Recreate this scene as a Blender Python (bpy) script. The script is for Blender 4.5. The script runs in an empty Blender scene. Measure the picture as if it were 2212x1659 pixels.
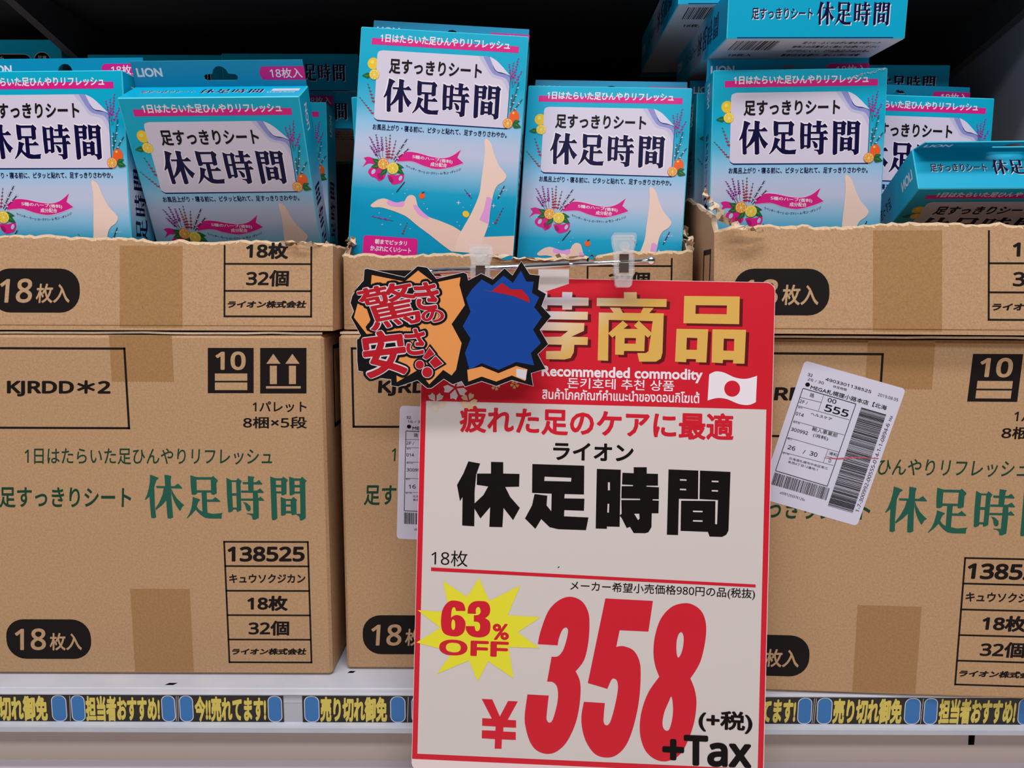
import bpy, math, random
from mathutils import Vector, Matrix, Euler
from mathutils.geometry import tessellate_polygon
R = math.radians
SC = bpy.context.scene
COL = SC.collection
# ---------------------------------------------------------------- camera
cam = bpy.data.objects.new('camera', bpy.data.cameras.new('camera'))
COL.objects.link(cam)
cam.data.sensor_width = 36.0
cam.data.lens = 1650.0 / 2212.0 * 36.0
cam.data.clip_start = 0.02
cam.location = (0, -0.59, 0.3142)
cam.rotation_euler = (Matrix.Rotation(R(90 - 7.1), 3, 'X') @ Matrix.Rotation(R(0.2), 3, 'Z')).to_euler()
SC.camera = cam
# ---------------------------------------------------------------- light, world, exposure
SC.view_settings.view_transform = 'Standard'
SC.view_settings.look = 'None'
SC.view_settings.exposure = 0.0
SC.view_settings.gamma = 1.0
SC.view_settings.use_curve_mapping = False
wd = bpy.data.worlds.new('shop_ambient'); SC.world = wd; wd.use_nodes = True
wn, wl = wd.node_tree.nodes, wd.node_tree.links
wb = wn['Background']; wt = wn.new('ShaderNodeTexCoord'); ws = wn.new('ShaderNodeSeparateXYZ'); wm = wn.new('ShaderNodeMapRange'); wr = wn.new('ShaderNodeValToRGB')
wm.inputs['From Min'].default_value = -1; wm.inputs['From Max'].default_value = 1
wl.new(wt.outputs['Generated'], ws.inputs[0]); wl.new(ws.outputs[2], wm.inputs['Value']); wl.new(wm.outputs[0], wr.inputs['Fac']); wl.new(wr.outputs['Color'], wb.inputs[0])
we = wr.color_ramp.elements          # pale floor, dim shelves across the aisle, bright ceiling
we[0].position = 0; we[0].color = (2.1, 1.9, 1.78, 1); we[1].position = 1; we[1].color = (1, .98, .96, 1)
for p_, c_ in ((.34, (1.3, 1.17, 1.09, 1)), (.48, (.05, .047, .045, 1)), (.62, (.03, .03, .03, 1)), (.76, (.32, .31, .305, 1))): we.new(p_).color = c_
wb.inputs[1].default_value = 0.42
def area(name, loc, rot, sx, sy, power, col=(1, .97, .965)):
    l = bpy.data.lights.new(name, 'AREA'); l.shape = 'RECTANGLE'; l.size = sx; l.size_y = sy
    l.energy = power; l.color = col
    o = bpy.data.objects.new(name, l); COL.objects.link(o); o.location = loc; o.rotation_euler = rot
    return o
# a run of fluorescent tubes on the shop ceiling above the aisle, and the next run behind
area('ceiling_tubes', (-.15, -.95, 2.55), (R(18), 0, 0), 2.6, .30, 41)
area('ceiling_tubes', (0, -2.6, 2.6), (R(45), 0, 0), 3.5, .35, 46)

# ---------------------------------------------------------------- materials
def lin(c):
    c = c / 255.0
    return c / 12.92 if c <= .04045 else ((c + .055) / 1.055) ** 2.4
GAIN = 1.22
def rgb(r, g, b, k=GAIN): return tuple(min(.93, lin(v) * k) for v in (r, g, b)) + (1,)
MATS = {}
def mat(name, col, rough=.5, spec=.35, metal=0.):
    m = bpy.data.materials.new(name); m.use_nodes = True
    b = m.node_tree.nodes['Principled BSDF']
    b.inputs['Base Color'].default_value = col; b.inputs['Roughness'].default_value = rough
    b.inputs['Specular IOR Level'].default_value = spec; b.inputs['Metallic'].default_value = metal
    MATS[name] = m
    return m
def nodes(m): return m.node_tree.nodes, m.node_tree.links, m.node_tree.nodes['Principled BSDF']
def vary(m, c1, c2, scale, detail=4, lo=.35, hi=.65, bump=0., speck=None):
    """procedural mottling: noise between two colours, optional fine flecks and bump"""
    n, l, b = nodes(m)
    tc = n.new('ShaderNodeTexCoord'); no = n.new('ShaderNodeTexNoise'); cr = n.new('ShaderNodeValToRGB')
    no.inputs['Scale'].default_value = scale; no.inputs['Detail'].default_value = detail
    cr.color_ramp.elements[0].position = lo; cr.color_ramp.elements[0].color = c1
    cr.color_ramp.elements[1].position = hi; cr.color_ramp.elements[1].color = c2
    l.new(tc.outputs['Object'], no.inputs['Vector']); l.new(no.outputs['Fac'], cr.inputs['Fac'])
    out = cr.outputs['Color']
    if speck:
        for sc_, thr, colr, fac in speck:
            n2 = n.new('ShaderNodeTexNoise'); n2.inputs['Scale'].default_value = sc_; n2.inputs['Detail'].default_value = 2
            r2 = n.new('ShaderNodeValToRGB'); r2.color_ramp.elements[0].position = thr; r2.color_ramp.elements[1].position = thr + .06
            r2.color_ramp.elements[0].color = (0, 0, 0, 1); r2.color_ramp.elements[1].color = (fac, fac, fac, 1)
            mx = n.new('ShaderNodeMixRGB'); mx.inputs[2].default_value = colr
            l.new(tc.outputs['Object'], n2.inputs['Vector']); l.new(n2.outputs['Fac'], r2.inputs['Fac'])
            l.new(r2.outputs['Color'], mx.inputs[0]); l.new(out, mx.inputs[1]); out = mx.outputs['Color']
    l.new(out, b.inputs['Base Color'])
    if bump:
        bp = n.new('ShaderNodeBump'); bp.inputs['Strength'].default_value = bump; bp.inputs['Distance'].default_value = .001
        l.new(no.outputs['Fac'], bp.inputs['Height']); l.new(bp.outputs['Normal'], b.inputs['Normal'])
    return m
def ramp(m, axis, stops, rough=None):
    """printed colour gradient along one object axis, stops = [(pos_m, colour)]"""
    n, l, b = nodes(m)
    tc = n.new('ShaderNodeTexCoord'); sp = n.new('ShaderNodeSeparateXYZ'); mr = n.new('ShaderNodeMapRange'); cr = n.new('ShaderNodeValToRGB')
    a, z = stops[0][0], stops[-1][0]
    mr.inputs['From Min'].default_value = a; mr.inputs['From Max'].default_value = z
    els = cr.color_ramp.elements
    while len(els) < len(stops): els.new(.5)
    for e, (p, c) in zip(els, stops): e.position = (p - a) / (z - a); e.color = c
    l.new(tc.outputs['Object'], sp.inputs[0]); l.new(sp.outputs[axis], mr.inputs['Value'])
    l.new(mr.outputs[0], cr.inputs['Fac']); l.new(cr.outputs['Color'], b.inputs['Base Color'])
    return m
W_, H_, D_ = .135, .196, .036                     # pack of foot sheets
def kr(name, base, d=1.0, rough=.75):
    r, g, b = base
    m = mat(name, rgb(r, g, b), rough, .2)
    return vary(m, rgb(r * .955, g * .945, b * .93), rgb(r * 1.02, g * 1.02, b * 1.02), 620, 10, .36, .64, .10,
                [(1100, .62, rgb(r * .72, g * .68, b * .62), .55 * d), (1300, .63, rgb(min(255, r * 1.18), min(255, g * 1.2), min(255, b * 1.22)), .4 * d), (260, .74, rgb(r * .7, g * .66, b * .6), .5 * d)])
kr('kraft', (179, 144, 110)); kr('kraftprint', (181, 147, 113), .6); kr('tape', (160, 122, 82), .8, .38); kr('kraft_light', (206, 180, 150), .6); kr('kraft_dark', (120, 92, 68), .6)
kr('torn', (208, 190, 168), .5, .9)
mat('ink', rgb(24, 18, 18), .6, .15); mat('black', rgb(16, 11, 12), .5, .15)
mat('green', rgb(32, 88, 72), .6, .2); mat('green2', rgb(20, 62, 44), .6, .2)
mat('red', rgb(200, 24, 44), .38, .4); mat('paper', rgb(204, 195, 194), .45, .35); mat('white', rgb(226, 218, 232), .45, .3)
mat('yellow', rgb(222, 215, 48), .4, .35); mat('goldshade', rgb(92, 8, 18), .4, .35); mat('board_edge', rgb(225, 205, 208), .5)
g = mat('gold', rgb(214, 172, 84), .38, .4)
n, l, b = nodes(g)
tc = n.new('ShaderNodeTexCoord'); mp = n.new('ShaderNodeMapping'); gr = n.new('ShaderNodeTexGradient'); cr = n.new('ShaderNodeValToRGB')
mp.inputs['Rotation'].default_value = (0, 0, 0); mp.inputs['Scale'].default_value = (5.2, 0, -7.); mp.inputs['Location'].default_value = (-.15, 0, -.2)
sp = n.new('ShaderNodeSeparateXYZ'); ad = n.new('ShaderNodeMath'); ad.operation = 'ADD'
l.new(tc.outputs['Object'], mp.inputs[0]); l.new(mp.outputs[0], sp.inputs[0]); l.new(sp.outputs[0], ad.inputs[0]); l.new(sp.outputs[2], ad.inputs[1])
e = cr.color_ramp.elements
e[0].position = .30; e[0].color = rgb(204, 196, 206); e[1].position = .62; e[1].color = rgb(212, 168, 82)
e.new(.46).color = rgb(218, 190, 150)
GOLD_ADD, GOLD_RAMP = ad, cr
l.new(ad.outputs[0], cr.inputs['Fac']); l.new(cr.outputs['Color'], b.inputs['Base Color'])
# pack of cooling sheets
T0, T1 = (0, 160, 194), (0, 150, 188)
bg = mat('pack_print', rgb(*T0), .38, .22)
ramp(bg, 2, [(0, rgb(0, 138, 182)), (.052, rgb(0, 144, 186)), (.068, rgb(18, 155, 194)), (.083, rgb(130, 180, 212)), (.098, rgb(182, 188, 214)), (.108, rgb(176, 188, 216)), (.121, rgb(140, 188, 222)), (.135, rgb(70, 172, 206)), (.155, rgb(0, 160, 196)), (.196, rgb(0, 164, 198))])
mat('pack_teal', rgb(0, 160, 200), .38, .25); mat('pack_tab', rgb(0, 138, 178), .38, .25); mat('pack_edge', rgb(70, 196, 220), .35, .4)  # pack_edge: paler teal, the edge highlight is put into the colour
mat('pack_white', rgb(196, 190, 200), .45, .3)
for k, c in dict(magenta=(206, 26, 128), magenta2=(205, 28, 128), magenta3=(160, 14, 96), ribedge=(240, 196, 224), navy=(16, 30, 92), navy2=(10, 6, 58), panel=(202, 196, 216),
                 curl=(206, 202, 224), curlshade=(134, 138, 198), curlshade2=(182, 181, 212), lemon=(236, 190, 48), lemonhi=(246, 214, 96), lemonflesh=(226, 186, 34), pith=(240, 226, 160),
                 leaf=(24, 92, 50), leaflight=(76, 148, 62), orange=(230, 92, 36), orangehi=(250, 190, 110), orangerim=(226, 104, 50), orangeflesh=(224, 146, 40),
                 purple=(124, 32, 132), purple2=(176, 44, 160), purple3=(70, 14, 92), sage=(70, 74, 70), rosem=(18, 82, 84), rosem2=(22, 38, 44), lilac=(206, 186, 232), crimson=(160, 26, 50),
                 gradpale=(170, 188, 216), skin=(222, 190, 176), skin2=(226, 198, 186), pink=(216, 150, 208)).items(): mat(k, rgb(*c), .4, .15 if k in ('navy', 'navy2') else .25)
mat('label_white', rgb(206, 203, 222), .5, .3); mat('redpen', rgb(190, 90, 100), .5)
mat('popblack', rgb(14, 12, 14), .3, .5); mat('popwhite', rgb(206, 202, 210), .3, .45); mat('popred', rgb(176, 26, 38), .3, .45); mat('poporange', rgb(222, 146, 82), .3, .45); mat('popblue', rgb(20, 66, 150), .3, .45)
mat('strip_black', rgb(24, 17, 18), .3, .5); mat('strip_yellow', rgb(206, 186, 88), .35, .4); mat('strip_blue', rgb(50, 110, 172), .35, .4)
vary(mat('shelf_white', rgb(182, 185, 196), .4, .4), rgb(178, 181, 193), rgb(185, 188, 199), 30)
mat('rail_grey', rgb(176, 176, 184), .4, .4); mat('kick_beige', rgb(203, 188, 176), .6, .3); mat('ledge_grey', rgb(196, 190, 198), .5, .3)
mat('fixture_dark', rgb(38, 38, 41), .6, .2); mat('panel_grey', rgb(132, 134, 144), .6, .2); mat('bracket_grey', rgb(58, 58, 62), .6, .2); mat('hole', (.004, .004, .004, 1), .9, 0)  # fixture_dark: back panel and upper deck, interior shade put into the colour
mat('chrome', (.82, .81, .83, 1), .09, .5, 1.); mat('gunmetal', (.12, .11, .12, 1), .2, .5, 1.)
c = mat('clear_plastic', (.86, .86, .88, 1), .07, .9); nodes(c)[2].inputs['Alpha'].default_value = .22
mat('spring_brown', rgb(74, 60, 58), .4, .4)

# ---------------------------------------------------------------- mesh helpers
class MB:
    def __init__(s): s.v = []; s.f = []; s.m = []; s.names = []
    def mi(s, name):
        if name not in s.names: s.names.append(name)
        return s.names.index(name)
    def add(s, vs, fs, m):
        o = len(s.v); s.v += [tuple(v) for v in vs]; k = s.mi(m)
        s.f += [tuple(i + o for i in f) for f in fs]; s.m += [k] * len(fs)
    def box(s, a, b, m, faces=None):
        x0, y0, z0 = a; x1, y1, z1 = b
        vs = [(x0, y0, z0), (x1, y0, z0), (x1, y1, z0), (x0, y1, z0), (x0, y0, z1), (x1, y0, z1), (x1, y1, z1), (x0, y1, z1)]
        for f, k in zip(((3, 2, 1, 0), (4, 5, 6, 7), (0, 1, 5, 4), (2, 3, 7, 6), (3, 0, 4, 7), (1, 2, 6, 5)), ('bottom', 'top', 'front', 'back', 'left', 'right')):
            s.add(vs, [f], (faces or {}).get(k, m)) if (faces or {}).get(k, m) else None
    def cbox(s, a, b, c, m, edge, faces=None):
        """box with chamfered edges; face materials by name"""
        lo, hi = a, b; faces = faces or {}
        P = {}
        for ix in (0, 1):
            for iy in (0, 1):
                for iz in (0, 1):
                    p = [(lo, hi)[i][k] for k, i in enumerate((ix, iy, iz))]; sg = [1 - 2 * i for i in (ix, iy, iz)]
                    for ax in range(3):
                        q = [p[k] + (sg[k] * c if k != ax else 0) for k in range(3)]
                        P[(ix, iy, iz, ax)] = len(s.v); s.v.append(tuple(q))
        def F(ids, m): s.f.append(tuple(ids)); s.m.append(s.mi(m))
        nm = {(0, 0): 'left', (0, 1): 'right', (1, 0): 'front', (1, 1): 'back', (2, 0): 'bottom', (2, 1): 'top'}
        for ax in range(3):
            u, w = [k for k in range(3) if k != ax]
            for sd in (0, 1):
                ids = []
                for iu, iw in ((0, 0), (1, 0), (1, 1), (0, 1)):
                    t = [0, 0, 0]; t[ax] = sd; t[u] = iu; t[w] = iw; ids.append(P[tuple(t) + (ax,)])
                F(ids, faces.get(nm[(ax, sd)], m))
        for ax in range(3):
            u, w = [k for k in range(3) if k != ax]
            for iu in (0, 1):
                for iw in (0, 1):
                    ids = []
                    for sd, wh in ((0, u), (1, u), (1, w), (0, w)):
                        t = [0, 0, 0]; t[ax] = sd; t[u] = iu; t[w] = iw; ids.append(P[tuple(t) + (wh,)])
                    F(ids, edge)
        for ix in (0, 1):
            for iy in (0, 1):
                for iz in (0, 1): F([P[(ix, iy, iz, k)] for k in range(3)], edge)
    def tube(s, p, q, r, m, n=16, r2=None, cap=True):
        p, q = Vector(p), Vector(q); d = (q - p).normalized(); u = d.orthogonal().normalized(); w = d.cross(u); r2 = r if r2 is None else r2
        vs = [p + r * (math.cos(t) * u + math.sin(t) * w) for t in (2 * math.pi * i / n for i in range(n))] + [q + r2 * (math.cos(t) * u + math.sin(t) * w) for t in (2 * math.pi * i / n for i in range(n))]
        fs = [(i, (i + 1) % n, n + (i + 1) % n, n + i) for i in range(n)]
        if cap: fs += [tuple(range(n))[::-1], tuple(range(n, 2 * n))]
        s.add(vs, fs, m)
    def ball(s, c, r, m, n=20, k=12):
        c = Vector(c); vs = []; fs = []
        for j in range(k + 1):
            a = math.pi * j / k
            for i in range(n): vs.append(c + r * Vector((math.sin(a) * math.cos(2 * math.pi * i / n), math.sin(a) * math.sin(2 * math.pi * i / n), math.cos(a))))
        for j in range(k):
            for i in range(n): fs.append((j * n + i, (j + 1) * n + i, (j + 1) * n + (i + 1) % n, j * n + (i + 1) % n))
        s.add(vs, fs, m)
    def plate(s, loops, th, m, fn, edge=None):
        """extruded flat shape: loops of 2D points (first outer, rest holes); fn(x,y,d)->3D"""
        tri = tess(loops); flat = [p for l in loops for p in l]; n = len(flat)
        s.add([fn(x, y, 0) for x, y in flat], tri, m); s.add([fn(x, y, th) for x, y in flat], [t[::-1] for t in tri], m)
        for l in loops:
            k = len(l); s.add([fn(x, y, 0) for x, y in l] + [fn(x, y, th) for x, y in l], [(i, (i + 1) % k, k + (i + 1) % k, k + i) for i in range(k)], edge or m)
    def build(s, name, parent=None, smooth=False):
        me = bpy.data.meshes.new(name); me.from_pydata(s.v, [], s.f)
        for k in s.names: me.materials.append(MATS[k])
        me.polygons.foreach_set('material_index', s.m)
        if smooth: me.polygons.foreach_set('use_smooth', [True] * len(s.f))
        me.update()
        o = bpy.data.objects.new(name, me); COL.objects.link(o)
        if parent: o.parent = parent
        return o
def tess(loops):
    return [tuple(t) for t in tessellate_polygon([[Vector((p[0], p[1], 0)) for p in l] for l in loops])]
def smooth_loop(l, n=5):
    """closed Catmull-Rom through the points; a third value marks a sharp corner"""
    k = len(l); out = []
    for i in range(k):
        p0, p1, p2, p3 = (l[(i + j) % k] for j in (-1, 0, 1, 2))
        c1, c2 = len(p1) > 2, len(p2) > 2
        out.append((p1[0], p1[1]))
        if c1 and c2: continue
        t1 = (0, 0) if c1 else ((p2[0] - p0[0]) / 2, (p2[1] - p0[1]) / 2)
        t2 = (0, 0) if c2 else ((p3[0] - p1[0]) / 2, (p3[1] - p1[1]) / 2)
        for j in range(1, n):
            t = j / n; a, b_, c_, d = 2 * t**3 - 3 * t**2 + 1, t**3 - 2 * t**2 + t, -2 * t**3 + 3 * t**2, t**3 - t**2
            out.append(tuple(a * p1[i_] + b_ * t1[i_] + c_ * p2[i_] + d * t2[i_] for i_ in (0, 1)))
    return out
def parse(s):
    r = []
    for l in s.split('/'):
        q = []
        for w in l.split():
            c_ = w.endswith('!'); x, y = w.rstrip('!').split(','); q.append((float(x), float(y)) + ((1,) if c_ else ()))
        r.append(q)
    return r
def rrect(x0, y0, x1, y1, r, n=7):
    out = []
    for cx, cy, a in ((x1 - r, y0 + r, -90), (x1 - r, y1 - r, 0), (x0 + r, y1 - r, 90), (x0 + r, y0 + r, 180)):
        out += [(cx + r * math.cos(R(a + 90 * i / n)), cy + r * math.sin(R(a + 90 * i / n))) for i in range(n + 1)]
    return out
def grow(l, d):
    """push a loop outwards along its vertex normals"""
    k = len(l); ar = sum(l[i][0] * l[(i + 1) % k][1] - l[(i + 1) % k][0] * l[i][1] for i in range(k)); sg = 1 if ar > 0 else -1
    out = []
    for i in range(k):
        a, p, c_ = l[i - 1], l[i], l[(i + 1) % k]
        e1 = Vector((p[0] - a[0], p[1] - a[1])).normalized(); e2 = Vector((c_[0] - p[0], c_[1] - p[1])).normalized()
        nn = Vector((e1.y + e2.y, -e1.x - e2.x)); nn = nn.normalized() if nn.length > 1e-6 else Vector((e1.y, -e1.x))
        out.append((p[0] + sg * nn.x * d, p[1] + sg * nn.y * d))
    return out
GLYPHS = {}
def glyphs(txt, bold):
    """outline of a line of lettering as triangles, normalised to its own bounding box"""
    k = (txt, bold)
    if k not in GLYPHS:
        cu = bpy.data.curves.new('t', 'FONT'); sans = txt in ('+Tax', 'OFF', 'KJRDD＊2'); cu.body = ''.join(chr(0x1D5A0 + ord(c_) - 65) if sans and 'A' <= c_ <= 'Z' else chr(0x1D5BA + ord(c_) - 97) if sans and 'a' <= c_ <= 'z' else chr(0x1D7E2 + int(c_)) if c_ in '0123456789' else c_ for c_ in txt); cu.size = 1; cu.resolution_u = 3 if len(txt) > 9 else 5; cu.fill_mode = 'FRONT'
        ob = bpy.data.objects.new('t', cu); COL.objects.link(ob)
        me = bpy.data.meshes.new_from_object(ob, depsgraph=bpy.context.evaluated_depsgraph_get())
        vs = [(v.co.x, v.co.y) for v in me.vertices]; fs = [tuple(p.vertices) for p in me.polygons]
        k0_ = len(fs)
        if bold > 0:                       # heavier weight: a stroke of that width along the outline
            cnt = {}
            for f_ in fs:
                for i in range(len(f_)):
                    e_ = (f_[i - 1], f_[i]); e_ = e_ if e_[0] < e_[1] else e_[::-1]; cnt[e_] = cnt.get(e_, 0) + 1
            rim = [e_ for e_, c_ in cnt.items() if c_ == 1]
            for i, j in rim:
                p, q = vs[i], vs[j]; L_ = math.hypot(q[0] - p[0], q[1] - p[1])
                if L_ < 1e-7: continue
                nx, ny = -(q[1] - p[1]) / L_ * bold, (q[0] - p[0]) / L_ * bold; o_ = len(vs)
                vs += [(p[0] + nx, p[1] + ny), (q[0] + nx, q[1] + ny), (q[0] - nx, q[1] - ny), (p[0] - nx, p[1] - ny)]; fs.append((o_, o_ + 1, o_ + 2, o_ + 3))
            if bold >= .015:
                for i in {k_ for e_ in rim for k_ in e_}:
                    o_ = len(vs); vs += [(vs[i][0] + bold * math.cos(a_ * math.pi / 4 + .39), vs[i][1] + bold * math.sin(a_ * math.pi / 4 + .39)) for a_ in range(8)]; fs.append(tuple(range(o_, o_ + 8)))
        x0, x1 = min(v[0] for v in vs), max(v[0] for v in vs); y0, y1 = min(v[1] for v in vs), max(v[1] for v in vs)
        GLYPHS[k] = ([((x - x0) / (x1 - x0), (y1 - y) / (y1 - y0)) for x, y in vs], fs, k0_)
        bpy.data.objects.remove(ob); bpy.data.curves.remove(cu); bpy.data.meshes.remove(me)
    return GLYPHS[k]
LAY = 6e-5
def quad(q): # TLx,TLy,TRx,TRy,BLx,BLy
    return lambda u, v: (q[0] + (q[2] - q[0]) * u + (q[4] - q[0]) * v, q[1] + (q[3] - q[1]) * u + (q[5] - q[1]) * v)
def jit(i): return (i * .6180339 % 1) * 2.6e-5      # keeps overlapping ink from lying exactly in one plane
def art(mb, ops, fn, sub=None):
    """prints artwork (millimetres on the face) on a surface; fn(x_m, y_m, height)->3D"""
    for n_, op in enumerate(ops):
        col, lay = op[1], op[2] * LAY + jit(n_)
        if op[0] == 'p':
            ls = parse(op[4]); ls = [smooth_loop(l) if op[3] else [(p[0], p[1]) for p in l] for l in ls]
            mb.add([fn(x / 1e3, y / 1e3, lay) for l in ls for x, y in l], tess(ls), col)
        elif op[0] == 'r':
            l = rrect(*op[3]); mb.add([fn(x / 1e3, y / 1e3, lay) for x, y in l], tess([l]), col)
        elif op[0] == 't':
            t = (sub or {}).get(op[3], op[3]); vs, fs, k0 = glyphs(t, op[5]); q = quad(op[4])
            hs = [3e-5] * len(vs)
            for i, f_ in enumerate(fs[k0:]):
                for j in f_: hs[j] = jit(i)
            mb.add([fn(*(c_ / 1e3 for c_ in q(*v)), op[2] * LAY + h_) for v, h_ in zip(vs, hs)], fs, col)
        elif op[0] == 's':
            serif(mb, op[3], col, fn, lay)
def serif(mb, q6, col, fn, lay):
    q = quad(q6)
    for n_, g_ in enumerate(SERIF.split('|')):
        ls = [[q(p[0] / 4, p[1]) for p in l] for l in parse(g_)]
        if len(q6) > 6: ls = [grow(ls[0], q6[6])] + [grow(h_, -q6[6] * .6) for h_ in ls[1:]]
        mb.add([fn(x / 1e3, y / 1e3, lay + jit(n_)) for l in ls for x, y in l], tess(ls), col)
def text(mb, txt, q6, col, fn, lay=1, bold=0.):
    art(mb, [('t', col, lay, txt, q6, bold)], fn)
def thing(name, label, cat, group=None, loc=(0, 0, 0), rot=(0, 0, 0)):
    o = bpy.data.objects.new(name, None); o.empty_display_size = .02; COL.objects.link(o)
    o.location = loc; o.rotation_euler = rot
    return tag(o, label, cat, group)
def tag(o, label, cat, group=None):
    o['label'] = label; o['category'] = cat
    if group: o['group'] = group
    return o
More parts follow.
